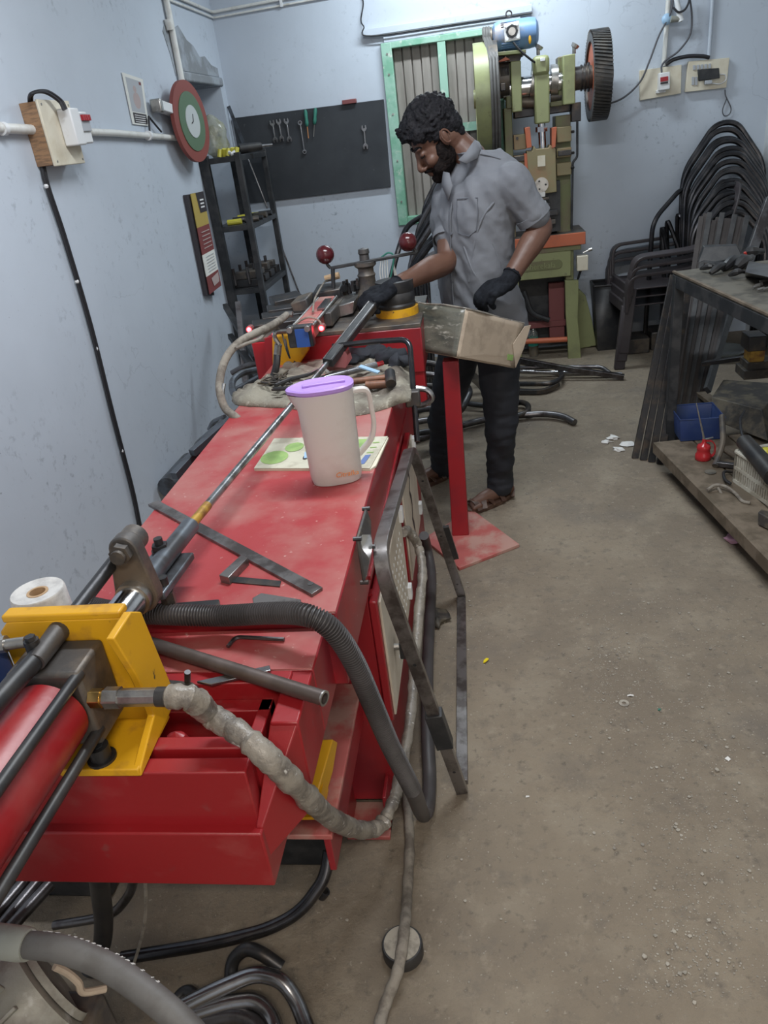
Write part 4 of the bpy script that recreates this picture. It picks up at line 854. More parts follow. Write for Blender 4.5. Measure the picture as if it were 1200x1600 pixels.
# steel tube crossing the lower bed
a, b_ = P(224, 1002, z=LZ+.020), P(506, 1091, z=LZ+.014)
t = thing('steel_tube', 'dull brown steel tube lying diagonally on the lower red step', 'tube', tuple(b_))
MB().pipe(a, b_, .0115, .0085, 22).build('tube_length', 'brown_tube', t)
MB().pipe(b_-(b_-a).normalized()*.001, b_+(b_-a).normalized()*.0015, .0118, .0085, 22).build('cut_end', 'zinc', t)
t = thing('spanner', 'bright flat spanner lying under the brown steel tube', 'spanner', tuple(P(360, 1065, z=LZ)))
MB().prism([P(308, 1068, z=LZ+.006), P(422, 1043, z=LZ+.006), P(424, 1051, z=LZ+.006), P(330, 1073, z=LZ+.006)], (0, 0, .005)).build('shank', 'bright_tube', t, bevel=.001)
t = thing('grey_key', 'dark flat key with an upright pin behind the yellow bracket', 'tool', tuple(P(290, 1060, z=LZ)))
MB().prism([V((p.x, p.y, LZ+.001)) for p in (P(245, 1060, z=LZ+.01), P(300, 1066, z=LZ+.01), P(310, 1073, z=LZ+.01), P(250, 1078, z=LZ+.01))], (0, 0, .009)).build('plate', 'dark_steel', t)
MB().cyl(P(293, 1064, z=LZ+.01), P(293, 1050, z=LZ+.03), .005, n=10).build('pin', 'dark_steel', t)
# white tape roll standing behind the yellow bracket
rc_ = P(58, 915, z=.955)
rc_ = V((-.80, 1.03, .80))
top_ = P(57, 921, z=.925)
t = thing('tape_roll', 'white tape roll standing on end behind the yellow bracket', 'tape', (top_.x, top_.y, .80))
MB().lathe([(.0165, .118), (.040, .121), (.042, .118), (.042, 0), (0.0165, 0), (.0165, .118)], (top_.x, top_.y, .802), (0.0, 0, 1), 40).build('film', 'tape_film', t, sharp=50)
MB().lathe([(.0125, .119), (.0165, .119), (.0165, .01), (.0125, .01), (.0125, .119)], (top_.x, top_.y, .802), (0.0, 0, 1), 32).build('cardboard_core', 'tape_core', t, sharp=50)
# sacking under the tools
random.seed(11)
t0 = MB(); N1, N2 = 46, 34
outline = [P(363, 620, z=TZ), P(372, 634, z=TZ), P(470, 641, z=TZ), P(548, 652, z=TZ), P(600, 640, z=TZ), P(641, 628, z=TZ)]
back = [P(435, 585, z=TZ), P(455, 575, z=TZ), P(500, 570, z=TZ), P(560, 560, z=TZ), P(600, 558, z=TZ), P(646, 560, z=TZ)]
fr = spline(outline, 12); bk = spline(back, 12); K = len(fr)
vs = []
for j in range(N2):
    v_ = j/(N2-1)
    for i in range(K):
        p = fr[i].lerp(bk[i], v_)
        h = .010+.034*abs(mnoise.noise(V((p.x*9, p.y*7, 2)))) + .018*abs(mnoise.noise(V((p.x*24, p.y*24, 5))))
        if j == 0 or i in (0, K-1) or j == N2-1: h = .002
        if j == 1 or i in (1, K-2): h *= .7
        p = p+V((.006*mnoise.noise(p*30), .010*mnoise.noise(p*22), 0))
        if i > K-6: h = max(.002, h-(i-K+6)*.004)
        vs.append(V((p.x, p.y, TZ+h)))
fs = [(i+j*K, i+1+j*K, i+1+(j+1)*K, i+(j+1)*K) for j in range(N2-1) for i in range(K-1)]
tag(MB().add(vs, fs, True).build('sack_cloth', 'sack', sharp=80, solid=.003), 'crumpled grey-brown sacking spread under the tools on the red bed', 'sacking')
# tools on it
def tl(name, lab, cat, a): return thing(name, lab, cat, tuple(a))
SZ = TZ+.045
a, b_ = P(498, 604, z=SZ), P(600, 597, z=SZ)
t = tl('hammer', 'brown wooden-handled hammer lying on the sacking', 'hammer', b_)
MB().cyl(P(500, 602, z=SZ), P(603, 590, z=SZ), .011, .0095, 12).build('wooden_handle', 'wood_handle', t)
MB().cyl(P(611, 600, z=SZ), P(609, 582, z=SZ+.02), .016, .016, 14).build('head', 'dark_steel', t, bevel=.003)
t = tl('file', 'dark file with a thick grip lying in front of the hammer', 'file', b_)
MB().cyl(P(572, 602, z=SZ-.01), P(604, 600, z=SZ-.01), .013, .012, 12).build('grip', 'wood_handle', t, bevel=.003)
MB().bar(P(425, 609, z=SZ-.01), P(573, 604, z=SZ-.01), .010, .006).build('blade', 'dark_steel', t)
a, b_ = P(478, 598, z=SZ), P(588, 570, z=SZ)
t = tl('steel_tube', 'bright short steel tube lying across the sacking behind the hammer', 'tube', a)
MB().pipe(a, b_, .0105, .008, 16).build('tube_length', 'bright_tube', t)
MB().cyl(b_, P(598, 567, z=SZ), .008, n=10).build('orange_end', 'oil_red', t)
a, b_ = P(562, 572, z=SZ+.02), P(592, 582, z=SZ)
tag(MB().bar(a, b_, .020, .004).build('hacksaw_blade', 'light_blue'), 'pale blue flat blade lying over the bright tube', 'blade')
t = tl('wire_bundle', 'tangle of dark wire on the left of the sacking', 'wire', P(430, 600, z=SZ))
for k in range(5):
    c = P(428+k*3, 600-k*2, z=SZ-.01); random.seed(k+40)
    MB().tube(spline([c+V((random.uniform(-.05, .07), random.uniform(-.05, .05), random.uniform(-.01, .02))) for _ in range(6)], 6), .003, 6).build('wire', 'grime', t)
t = tl('pliers', 'dark pliers with open handles on the sacking by the long rod', 'pliers', P(470, 600, z=SZ))
MB().tube(spline([P(430, 602, z=SZ), P(455, 592, z=SZ), P(480, 586, z=SZ), P(496, 578, z=SZ)], 5), .0065, 8).build('handle', 'black_rubber', t)
MB().tube(spline([P(428, 608, z=SZ), P(455, 606, z=SZ), P(480, 602, z=SZ), P(500, 592, z=SZ)], 5), .0065, 8).build('handle', 'black_rubber', t)
t = tl('gloves', 'crumpled dark cloth gloves behind the tools on the sacking', 'gloves', P(600, 555, z=SZ))
for (u, v, r) in ((560, 556, .04), (585, 552, .045), (610, 556, .04), (625, 565, .035), (540, 562, .035)):
    mb = MB().ball(P(u, v, z=SZ-.01), r, 16, (1.3, .9, .6)); 
    mb.v = [p+V((mnoise.noise(p*40), mnoise.noise(p*40+V((9, 0, 0))), mnoise.noise(p*40+V((0, 9, 0)))))*.016 for p in mb.v]; mb.build('cloth_fold', 'trousers', t, sharp=80)
tag(MB().prism([P(505, 572, z=SZ+.03), P(545, 545, z=SZ+.05), P(550, 560, z=SZ+.03), P(540, 575, z=SZ), P(515, 580, z=SZ)], (0, .004, 0)).build('maroon_card', 'maroon'), 'maroon card scrap standing on the sacking below the dark square bar', 'card')
tag(MB().prism([P(502, 570, z=SZ), P(519, 560, z=SZ+.02), P(524, 578, z=SZ), P(512, 586, z=SZ-.02)], (0, 0, .003)).build('steel_scrap', 'grey_green'), 'pale steel scrap at the foot of the dark square bar', 'scrap')
# dark square bar that the man holds on the rod end
a = P(513, 566, z=.895); b_ = P(578, 478, z=.985)
b_ = P(592, 464, y=2.74); a = P(512, 567, y=2.25)
t = thing('square_bar', 'dark square channel bar resting on the rod and held in his right hand', 'bar', tuple(a))
MB().bar(a, b_, .034, .026, (.15, 0, 1)).build('channel', 'black_paint', t, bevel=.0015)
dv = (b_-a).normalized(); sd = dv.cross(V((.15, 0, 1))).normalized(); up_ = sd.cross(dv)
MB().bar(a+up_*.0135-sd*.013, b_+up_*.0135-sd*.013, .004, .0015, (.15, 0, 1)).bar(a+up_*.0135+sd*.012, b_+up_*.0135+sd*.012, .003, .0015, (.15, 0, 1)).build('worn_edge', 'scuffed_bar', t)
# bent round tube frame clipped on the end of the bed
zq = 2.36
t = thing('bent_handrail', 'black round tube bent like a handrail at the right edge of the sacking', 'tube frame', tuple(P(652, 690, y=2.1)))
MB().tube(fillet([P(520, 541, y=2.36), P(580, 534, y=2.33), P(640, 530, y=2.28), P(645, 600, y=2.20), P(652, 690, y=2.1)], .035, 7), .0088, 12).build('tube', 'oily_tube', t)
MB().cbox(P(645, 622, y=2.17), (.045, .03, .05)).build('clamp', 'cast_dark', t, bevel=.004)
# hook like bracket beside it
t = thing('hook_bracket', 'pale curved hook bracket hanging behind the bent tube', 'bracket', tuple(P(665, 625, y=2.4)))
MB().tube(fillet([P(650, 607, y=2.4), P(668, 608, y=2.4), P(678, 622, y=2.4), P(664, 632, y=2.4), P(650, 634, y=2.4)], .03, 6), .010, 10).build('hook', 'bright_tube', t)
# leaning frame of flat rectangular tube
t = thing('leaning_chair_frame', 'rectangular steel bar frame standing on the floor and leaning on the red cabinet', 'frame', tuple(P(725, 1236, z=0)))
T1, T2 = P(589, 873, x=-.225), P(642, 694, x=-.225)
F1, F2 = P(722, 1236, z=.012), P(721, 930, z=.012)
loop = fillet([F1, F1.lerp(T1, .02), T1, T2, F2], .10, 8)
sec = [(-.0145, -.009), (.0145, -.009), (.0145, .009), (-.0145, .009)]
nrm = (T1-F1).cross(T2-T1).normalized()
def secbar(pts, nm, m, par, ss=sec): return MB().tube(pts, 1, sec=ss, up=nrm).build(nm, m, par, bevel=.0012)
fl = secbar(loop, 'bent_rail', 'scuffed_bar', t)
MB().bar(P(722, 1222, z=.007), P(721, 935, z=.008), .030, .015).build('floor_rail', 'scuffed_bar', t, bevel=.001)
for f in (.12, .62): 
    q = F1.lerp(T1, f); MB().cyl(q-nrm.cross(T1-F1).normalized()*.0095, q+nrm.cross(T1-F1).normalized()*.0095, .004, n=10).build('bolt_hole', 'black_paint', t)
for f in (.10, .45, .80):
    q = F2.lerp(T2, f); MB().cyl(q-nrm.cross(T1-F1).normalized()*.0095, q+nrm.cross(T1-F1).normalized()*.0095, .004, n=10).build('bolt_hole', 'black_paint', t)
MB().bar(F1.lerp(T1, .245), F1.lerp(T1, .40), .030, .040, nrm).build('black_sleeve', 'black_paint', t, bevel=.002)
MB().bar(F2.lerp(T2, .28)+V((.02, 0, .0)), F2.lerp(T2, .50)+V((.02, 0, 0)), .012, .025, nrm).build('side_lug', 'dark_steel', t)
# ================================================================ power press
PY = 5.05
ORD = ['first', 'second', 'third', 'fourth', 'fifth', 'sixth', 'seventh', 'eighth', 'ninth', 'tenth', 'eleventh', 'twelfth', 'thirteenth', 'fourteenth', 'fifteenth']
def pr4(u0, v0, u1, v1, y):
    um, vm = (u0+u1)/2, (v0+v1)/2
    return P(u0, vm, y=y).x, P(u1, vm, y=y).x, P(um, v1, y=y).z, P(um, v0, y=y).z
def pbox(u0, v0, u1, v1, y, dep, mb=None):
    x0, x1, z0, z1 = pr4(u0, v0, u1, v1, y); mb = mb or MB(); return mb.box((x0, y, z0), (x1, y+dep, z1))
pm = thing('power_press', 'tall green power press with orange table edge at the back wall', 'machine', (0.36, PY+.1, 0))
# table and body
tb = pbox(790, 369, 915, 388, PY-.02, .33).build('table_edge', 'orange', pm, bevel=.004)
x0, x1, z0, z1 = pr4(790, 369, 915, 388, PY)
MB().box((x0, PY-.015, z1), (x1-.003, PY+.31, z1+.006)).build('table_top', 'cast_dark', pm)
pbox(790, 388, 908, 396, PY-.005, .27).build('under_table', 'press_green_dirty', pm, bevel=.003)
fx0, fx1, fz0, fz1 = pr4(790, 398, 892, 436, PY)
fx0 -= .05
fr_ = MB().box((fx0, PY+.0, .66-.01 if False else fz0), (fx1, PY+.025, fz1+.02)).build('front_apron', 'press_green', pm, bevel=.004)
MB().box((fx1-.03, PY+.02, fz0-.03), (fx1+.02, PY+.26, fz1+.02)).build('side_cheek', 'press_green_dirty', pm, bevel=.004)
ox0, ox1, oz0, oz1 = pr4(812, 410, 878, 421, PY)
cx_, cz_, ww, hh = (ox0+ox1)/2, (oz0+oz1)/2, (ox1-ox0)/2, (oz1-oz0)/2+.004
def oval(s): return [V((cx_+sg*(ww-hh)+hh*s*math.cos(a), PY-.001, cz_+hh*s*math.sin(a))) for sg, r0 in ((1, -math.pi/2), (-1, math.pi/2)) for a in [r0+math.pi*k/8 for k in range(9)]]
MB().prism(oval(1.12), (0, -.005, 0)).build('name_plate', 'press_green_dirty', fr_, bevel=.002)
text('Sherekala', 'press_green', .048, V((cx_, PY-.007, cz_-.002)), V((1, 0, 0)), V((0, 0, 1)), fr_, 'name_lettering', depth=.002)
# legs
lgp = [P(u, v, y=PY+.02) for u, v in ((883, 438), (904, 438), (904, 470), (903, 500), (907, 540), (908, 562), (888, 564), (887, 530), (884, 490))]
MB().prism(lgp, (0, .04, 0)).build('front_leg', 'press_green', pm, bevel=.004)
lgp = [P(u, v, y=PY+.02) for u, v in ((798, 438), (811, 438), (811, 500), (816, 562), (800, 566), (798, 520))]
MB().prism(lgp, (0, .04, 0)).build('front_leg', 'press_green', pm, bevel=.004)
lgp = [P(u, v, y=PY+.24) for u, v in ((905, 452), (915, 462), (925, 500), (932, 540), (905, 545), (898, 470))]
MB().prism(lgp, (0, .06, 0)).build('rear_leg', 'press_green', pm, bevel=.004)
MB().cyl(P(812, 534, y=PY+.06), P(888, 530, y=PY+.06), .018, n=14).build('cross_rod', 'orange', pm)
MB().box((fx0+.04, PY+.22, .05), (fx1, PY+.30, fz0+.02)).build('rear_panel', 'black_paint', pm)
pbox(858, 442, 882, 530, PY+.14, .05).build('inner_strut', 'maroon', pm, bevel=.003)
pbox(815, 503, 884, 512, PY+.13, .05).build('inner_strut', 'maroon', pm, bevel=.003)
MB().tube(fillet([P(818, 455, y=PY+.10), P(830, 490, y=PY+.08), P(858, 500, y=PY+.08)], .05, 5), .018, 8).build('dark_linkage', 'black_paint', pm)
# upper columns
for (a, b_, c, d, y, dep, m_) in ((791, 168, 803, 372, PY+.03, .22, 'press_green_dirty'), (869, 180, 892, 368, PY+.06, .20, 'press_green_dirty')):
    pbox(a, b_, c, d, y, dep).build('column', m_, pm, bevel=.004)
for k, (v0, v1) in enumerate(((210, 238), (243, 262), (266, 290))): 
    pbox(803, v0, 822, v1-4, PY+.0, .10).build('guide_block', 'slide_brown', pm, bevel=.004)
    pbox(870, v0-12, 893, v1-16, PY+.0, .10).build('guide_block', 'slide_brown', pm, bevel=.004)
    for (u, v) in ((808, v0+6), (893, v0-4)): q = P(u, v, y=PY-.005); MB().cyl(q, q+V((.012 if u > 850 else 0, -.012, 0)), .008, n=6).build('guide_bolt', 'dark_steel', pm)
pbox(803, 244, 822, 252, PY-.02, .1).build('clamp_bar', 'dark_steel', pm, bevel=.002)
pbox(872, 235, 893, 243, PY-.02, .1).build('clamp_bar', 'dark_steel', pm, bevel=.002)
# slide
MB().prism([P(u, v, y=PY-.04) for u, v in ((823, 236), (832, 236), (834, 228), (838, 233), (857, 231), (859, 226), (868, 232), (870, 300), (834, 305), (826, 280))], (0, .12, 0)).build('slide', 'slide_brown', pm, bevel=.004)
for (u, v) in ((824, 0), (866, 0)):
    s_ = 1 if u < 850 else -1
    MB().prism([P(q[0], q[1], y=PY-.045) for q in ((u-4, 200), (u+4, 198), (u+7*(1 if s_ > 0 else .3), 230), (u-1-3*(s_ < 0), 232))], (0, .12, 0)).build('slide_ear', 'orange', pm, bevel=.002)
pbox(820, 240, 825, 292, PY-.035, .10).build('orange_edge', 'orange', pm)
c = P(846, 289, y=PY-.05); MB().cyl(c, c+V((0, .03, 0)), .042, n=24).build('round_boss', 'zinc', pm, bevel=.002)
for a in (0, 2.1, 4.2): q = c+V((.025*math.cos(a), 0, .025*math.sin(a))); MB().cyl(q-V((0, .008, 0)), q, .006, n=6).build('boss_bolt', 'dark_steel', pm)
pbox(840, 243, 852, 260, PY-.044, .003).build('paper_label', 'cream_plastic', pm)
MB().box((.33, PY, .83), (.52, PY+.16, 1.12)).build('die_gap_shade', 'black_paint', pm)  # shade of the open die gap, put in as a solid black block
for (v0, v1, u0, u1, m_) in ((300, 308, 840, 852, 'white_paper'), (309, 313, 838, 858, 'dark_steel'), (318, 324, 836, 860, 'dark_steel'), (330, 338, 828, 872, 'dark_steel'), (345, 352, 822, 868, 'cast_dark')):
    pbox(u0, v0, u1, v1, PY-.05, .12).build('tool_holder', m_, pm, bevel=.002)
# conrod and crankshaft
cr = pbox(836, 115, 859, 193, PY-.06, .12).build('connecting_rod', 'press_green', pm, bevel=.008)
pbox(833, 86, 859, 118, PY-.07, .15).build('rod_cap', 'press_green', pm, bevel=.02)
q = P(848, 93, y=PY-.075); MB().cbox(q, (.028, .006, .016)).build('cap_mark', 'white_plastic', pm, bevel=.002)
q = P(845, 205, y=PY); MB().cyl(P(846, 193, y=PY), P(848, 236, y=PY), .022, n=16).cyl(P(846, 198, y=PY-.02), P(846, 206, y=PY-.02), .035, n=6).build('adjusting_screw', 'chrome', pm)
cz = P(845, 132, y=PY+.02).z; cyy = PY+.06
MB().cyl((.20, cyy, cz), (.60, cyy, cz), .055, n=28).build('crankshaft', 'chrome', pm)
MB().cyl(P(829, 130, y=cyy), P(836, 130, y=cyy), .085, n=32).build('crank_web', 'zinc', pm)
MB().cyl(P(860, 126, y=cyy), P(871, 125, y=cyy), .082, n=32).build('crank_web', 'zinc', pm)
MB().cyl(P(815, 160, y=cyy), P(835, 160, y=cyy), .03, n=16).build('tie_bar', 'cast_dark', pm)
MB().cyl(P(860, 152, y=cyy), P(878, 150, y=cyy), .03, n=16).build('tie_bar', 'cast_dark', pm)
pbox(803, 165, 895, 180, PY+.08, .12).build('cross_head', 'dark_steel', pm, bevel=.006)
pbox(860, 158, 880, 166, PY+.02, .12).build('cross_pad', 'press_green_dirty', pm, bevel=.004)
# bearing pillars
pl_ = pbox(799, 95, 815, 175, PY-.05, .20).build('bearing_pillar', 'press_green', pm, bevel=.005)
pbox(790, 98, 801, 170, PY+.02, .14).build('bearing_cheek', 'press_green_dirty', pm, bevel=.005)
pbox(880, 85, 899, 163, PY-.05, .20).build('bearing_pillar', 'press_green', pm, bevel=.005)
pbox(872, 88, 882, 150, PY+.03, .14).build('bearing_cheek', 'press_green_dirty', pm, bevel=.005)
for (u, v) in ((841, 86), (897, 84), (790, 97)):
    q = P(u, v, y=PY); MB().cyl(q, q+V((0, 0, .035)), .010, n=10).cyl(q+V((0, 0, .03)), q+V((.01, 0, .045)), .02, .024, n=10).build('oil_cup', 'zinc', pm)
# clutch hub between flywheel and pillar
MB().cyl(P(775, 125, y=cyy), P(795, 122, y=cyy), .10, n=28).build('clutch_hub', 'cast_dark', pm, bevel=.004)
for k in range(6): q = P(783+k*2.2, 112-k*.3, y=PY-.04); MB().tube([q+V((0, .012*math.cos(a), .022*math.sin(a))) for a in [i*math.pi/5 for i in range(10)]], .0025, 6, closed=True).build('spring_coil', 'steel', pm)
pbox(782, 130, 790, 142, PY-.06, .06).build('clutch_pawl', 'dark_steel', pm, bevel=.003)
# flywheel
fc = P(757, 178, y=cyy); fc.z = cz-.03; R_ = .285
fx = P(744, 178, y=cyy).x
fw_ = MB().lathe([(R_*.84, .0), (R_, .0), (R_, .085), (R_*.84, .085), (R_*.84, .0)], (fx, cyy, fc.z), (1, 0, 0), 56).build('flywheel_rim', 'press_green', pm)
MB().cyl((fx+.035, cyy, fc.z), (fx+.055, cyy, fc.z), R_*.85, n=48).build('flywheel_web', 'orange', fw_)
MB().cyl((fx-.01, cyy, fc.z), (fx+.07, cyy, fc.z), .05, n=24).build('flywheel_hub', 'press_green', fw_, bevel=.004)
MB().lathe([(R_*.6, 0), (R_+.004, 0), (R_+.004, .05), (R_*.6, .05)], (fx+.086, cyy, fc.z), (1, 0, 0), 56).build('belt_groove', 'cast_dark', fw_)
# motor
mx0, mx1, mz0, mz1 = pr4(769, 26, 842, 80, PY)
mzc, mr = (mz0+mz1)/2, (mz1-mz0)/2*.93
mo = MB().lathe([(0, 0), (mr*.55, 0), (mr*.92, .015), (mr, .04), (mr, mx1-mx0-.05), (mr*.93, mx1-mx0-.015), (mr*.6, mx1-mx0), (0, mx1-mx0)], (mx0, PY+.05, mzc), (1, 0, 0), 36).build('motor', 'motor_blue', pm)
for k in range(12):
    a = -.9+k*.16+math.pi
    if abs(a-math.pi) < .42: continue
    q = V((mx0+.05, PY+.05+mr*math.cos(a), mzc+mr*math.sin(a))); MB().bar(q, q+V((mx1-mx0-.16, 0, 0)), .004, .012, (0, math.cos(a), math.sin(a))).build('cooling_fin', 'motor_blue', mo)
pq_ = [P(787, 37, y=PY-.06), P(811, 32, y=PY-.06), P(813, 61, y=PY-.06), P(789, 66, y=PY-.06)]
MB().prism(pq_, (0, .03, 0)).build('terminal_cover', 'white_plastic', mo, bevel=.002)
q0 = sum((p for p in pq_), V((0, 0, 0)))/4
MB().cyl(q0+V((0, -.004, 0)), q0, .034, n=8).build('terminal_ring', 'black_paint', mo)
MB().cyl(q0+V((0, -.006, 0)), q0, .020, n=20).build('terminal_disc', 'zinc', mo)
for p in pq_: MB().cyl(p.lerp(q0, .3)+V((0, -.007, 0)), p.lerp(q0, .3), .009, n=12).build('cover_lug', 'white_plastic', mo)
q = P(795, 22, y=PY+.05); MB().tube([q+V((.016*math.cos(a), 0, .016*math.sin(a))) for a in [i*math.pi/7 for i in range(14)]], .004, 6, closed=True).build('eye_bolt', 'steel', mo)
MB().ball(P(828, 62, y=PY-.035), .014, 8, (.6, .3, 1.6)).build('paint_blot', 'yellow', mo)
MB().prism([P(770, 82, y=PY-.08), P(822, 77, y=PY-.08), P(822, 83, y=PY-.08), P(771, 88, y=PY-.08)], (0, .28, 0)).build('motor_plate', 'press_green_dirty', pm, bevel=.003)
MB().prism([P(773, 88, y=PY+.0), P(818, 83, y=PY+.0), P(812, 95, y=PY+.0), P(773, 100, y=PY+.0)], (0, .15, 0)).build('motor_bracket', 'dark_steel', pm, bevel=.003)
MB().prism([P(775, 98, y=PY-.07), P(797, 93, y=PY-.07), P(790, 89, y=PY-.07)], (0, .06, 0)).build('hinge_lug', 'orange', pm)
MB().tube(spline([P(802, 66, y=PY-.07), P(812, 78, y=PY-.08), P(828, 92, y=PY-.08), P(840, 100, y=PY-.05)], 5), .006, 8).build('motor_cable', 'cable', pm)
# motor pulley and belts
px_ = (P(752, 60, y=PY).x+P(766, 60, y=PY).x)/2+.012
MB().cyl((px_-.03, PY+.05, mzc), (mx0, PY+.05, mzc), .055, n=24).build('motor_pulley', 'cast_dark', pm)
for k in range(3):
    xx = fx+.092+k*.018; xt = px_-.02+k*.014
    a0 = [V((xt, PY+.05-.055*math.cos(a), mzc+.055*math.sin(a))) for a in [i*math.pi/8 for i in range(9)]]
    a1 = [V((xx, cyy+(R_+.008)*math.cos(a), fc.z+(R_+.008)*math.sin(a))) for a in [-i*math.pi/14+.25 for i in range(19)]]
    MB().tube(a0+a1, .0085, 6, closed=True).build('drive_belt', 'grey_hose', pm)
# gear wheel on the right
gx0 = P(921, 118, y=cyy).x; gx1 = P(948, 115, y=cyy).x; gz = P(930, 119, y=cyy).z; GR = .222
gw = MB().lathe([(GR*.80, 0), (GR, 0), (GR, gx1-gx0), (GR*.80, gx1-gx0), (GR*.80, 0)], (gx0, cyy, gz), (1, 0, 0), 64).build('gear_rim', 'gear_dark', pm)
MB().cyl((gx0+.012, cyy, gz), (gx0+.035, cyy, gz), GR*.82, n=48).build('gear_web', 'orange', gw)
tm = MB()
for k in range(72):
    a = 2*math.pi*k/72; a2 = a+.10
    p0 = V((gx0, cyy+GR*math.cos(a), gz+GR*math.sin(a))); p1 = V((gx1, cyy+GR*math.cos(a2), gz+GR*math.sin(a2)))
    up_ = V((0, math.cos(a+.05), math.sin(a+.05)))
    MB().bar(p0+up_*.004, p1+up_*.004, .0095, .016, up_).build('gear_tooth', 'gear_dark', gw)
MB().cyl((P(897, 122, y=cyy).x, cyy, gz), (gx0+.03, cyy, gz), .062, .058, n=28).build('gear_hub', 'cast_dark', pm, bevel=.004)
for k in range(3): MB().cyl((gx0-.01-k*.02, cyy, gz), (gx0-.002-k*.02, cyy, gz), .076-.004*k, n=28).build('brake_band', 'dark_steel', pm)
MB().cyl((gx1, cyy, gz), (gx1+.03, cyy, gz), .06, n=24).build('gear_cap', 'gear_dark', gw, bevel=.004)
pbox(893, 160, 908, 190, PY+.02, .1).build('rod_bracket', 'dark_steel', pm, bevel=.004)
MB().tube(fillet([P(902, 188, y=PY), P(902, 246, y=PY), P(895, 253, y=PY), P(893, 358, y=PY)], .02, 4), .007, 8).build('pull_rod', 'black_paint', pm)
# control box
cb_ = pbox(902, 400, 919, 423, PY-.03, .06).build('control_box', 'cream_plastic', pm, bevel=.003)
MB().cyl(P(911, 395, y=PY), P(919, 391, y=PY), .006, n=8).cyl(P(919, 391, y=PY), P(925, 389, y=PY), .010, n=10).build('lever', 'zinc', cb_)
MB().tube([P(907, 423, y=PY), P(903, 436, y=PY+.02)], .008, 8).build('box_stalk', 'black_paint', cb_)
# ---------------------------------------------------------------- black rack in the corner
RX0, RX1, RY0, RY1 = -1.545, -1.305, 4.58, 5.22
t = thing('black_rack', 'narrow black four-legged steel rack in the back left corner', 'rack', ((RX0+RX1)/2, (RY0+RY1)/2, 0))
for x_ in (RX0+.015, RX1-.015):
    for y_ in (RY0+.015, RY1-.015): MB().box((x_-.017-(.0 if x_ > -1.4 else -.0), y_-.017, 0), (x_+.017+(0 if x_ > -1.4 else .02), y_+.017, 1.50)).build('leg', 'black_paint', t, bevel=.002)
shz = (1.485, 1.115, .75, .40)
for z_ in shz: MB().box((RX0, RY0, z_-.03), (RX1, RY1, z_)).build('shelf', 'black_paint', t, bevel=.002)
# things on the rack
zz = shz[0]
t = thing('plastic_bag', 'clear plastic bag with green fittings on top of the black rack', 'bag', (-1.46, 4.75, zz))
mb = MB().ball((-1.47, 4.72, zz+.10), .09, 20, (.8, .9, 1.4)); mb.v = [V((p.x, p.y, max(zz+.001, p.z)))+V((mnoise.noise(p*18), mnoise.noise(p*18+V((5, 0, 0))), 0))*.03 for p in mb.v]; mb.build('film', 'plastic_bag', t, sharp=80)
for k in range(5): MB().cyl((-1.44+k*.025, 4.64+.02*(k % 2), zz), (-1.43+k*.025, 4.65, zz+.04), .014, n=8).build('fitting', 'yellow_plastic', t)
tag(MB().tube([(-1.36, 4.62, zz+.008), (-1.34, 4.64, zz+.02), (-1.36, 4.66, zz+.008), (-1.38, 4.64, zz+.02)], .012, 10, closed=True).build('tape_reel', 'white_plastic'), 'white reel on the front corner of the rack top', 'reel')
t = thing('power_drill', 'black tool with bright tip lying on the right of the rack top', 'tool', (-1.30, 4.85, zz))
MB().cyl((-1.36, 4.80, zz+.03), (-1.24, 4.86, zz+.03), .028, .022, 14).build('body', 'black_rubber', t, bevel=.004)
MB().cyl((-1.24, 4.86, zz+.03), (-1.18, 4.89, zz+.03), .010, .008, 12).build('tip', 'bright_tube', t)
MB().cyl((-1.42, 4.78, zz+.02), (-1.36, 4.80, zz+.03), .018, n=10).build('grip', 'black_rubber', t)
random.seed(5)
for i in range(9):
    y_ = 4.66+i*.058; x_ = -1.43+.09*(i % 2); r = random.uniform(.012, .018)
    m_ = ('yellow_plastic', 'cast_dark', 'steel', 'black_paint')[i % 4]
    tag(MB().cyl((x_-.045, y_, shz[1]+r), (x_+.04, y_+random.uniform(-.02, .02), shz[1]+r), r, n=10).build('tool_bit', m_, bevel=.002), 'small tool part lying in the heap on the second rack shelf', 'tool part', 'small parts on the second rack shelf')
for i in range(4):
    y_ = 4.64+i*.15
    t = thing('clamp_fixture', ('nearest', 'second nearest', 'second furthest', 'furthest')[i]+' dark steel clamp fixture on the third rack shelf', 'fixture', (-1.42, y_, shz[2]), 'clamp fixtures on the third rack shelf')
    MB().box((-1.52, y_, shz[2]+.001), (-1.34, y_+.10, shz[2]+.045)).build('base', 'dark_steel', t, bevel=.003)
    MB().box((-1.50, y_+.02, shz[2]+.045), (-1.36, y_+.08, shz[2]+.09-.01*(i % 2))).build('jaw', 'cast_dark', t, bevel=.004)
    for xx in (-1.49, -1.40): MB().cyl((xx, y_-.012, shz[2]+.02), (xx, y_-.012, shz[2]+.12), .010, n=10).build('post', 'steel', t)
for i in range(3):
    y_ = 4.66+i*.18
    tag(MB().box((-1.50, y_, shz[3]+.001), (-1.33, y_+.12, shz[3]+.07)).build('steel_block', 'dark_steel', bevel=.004), 'dark block on the lowest rack shelf', 'block', 'blocks on the lowest rack shelf')
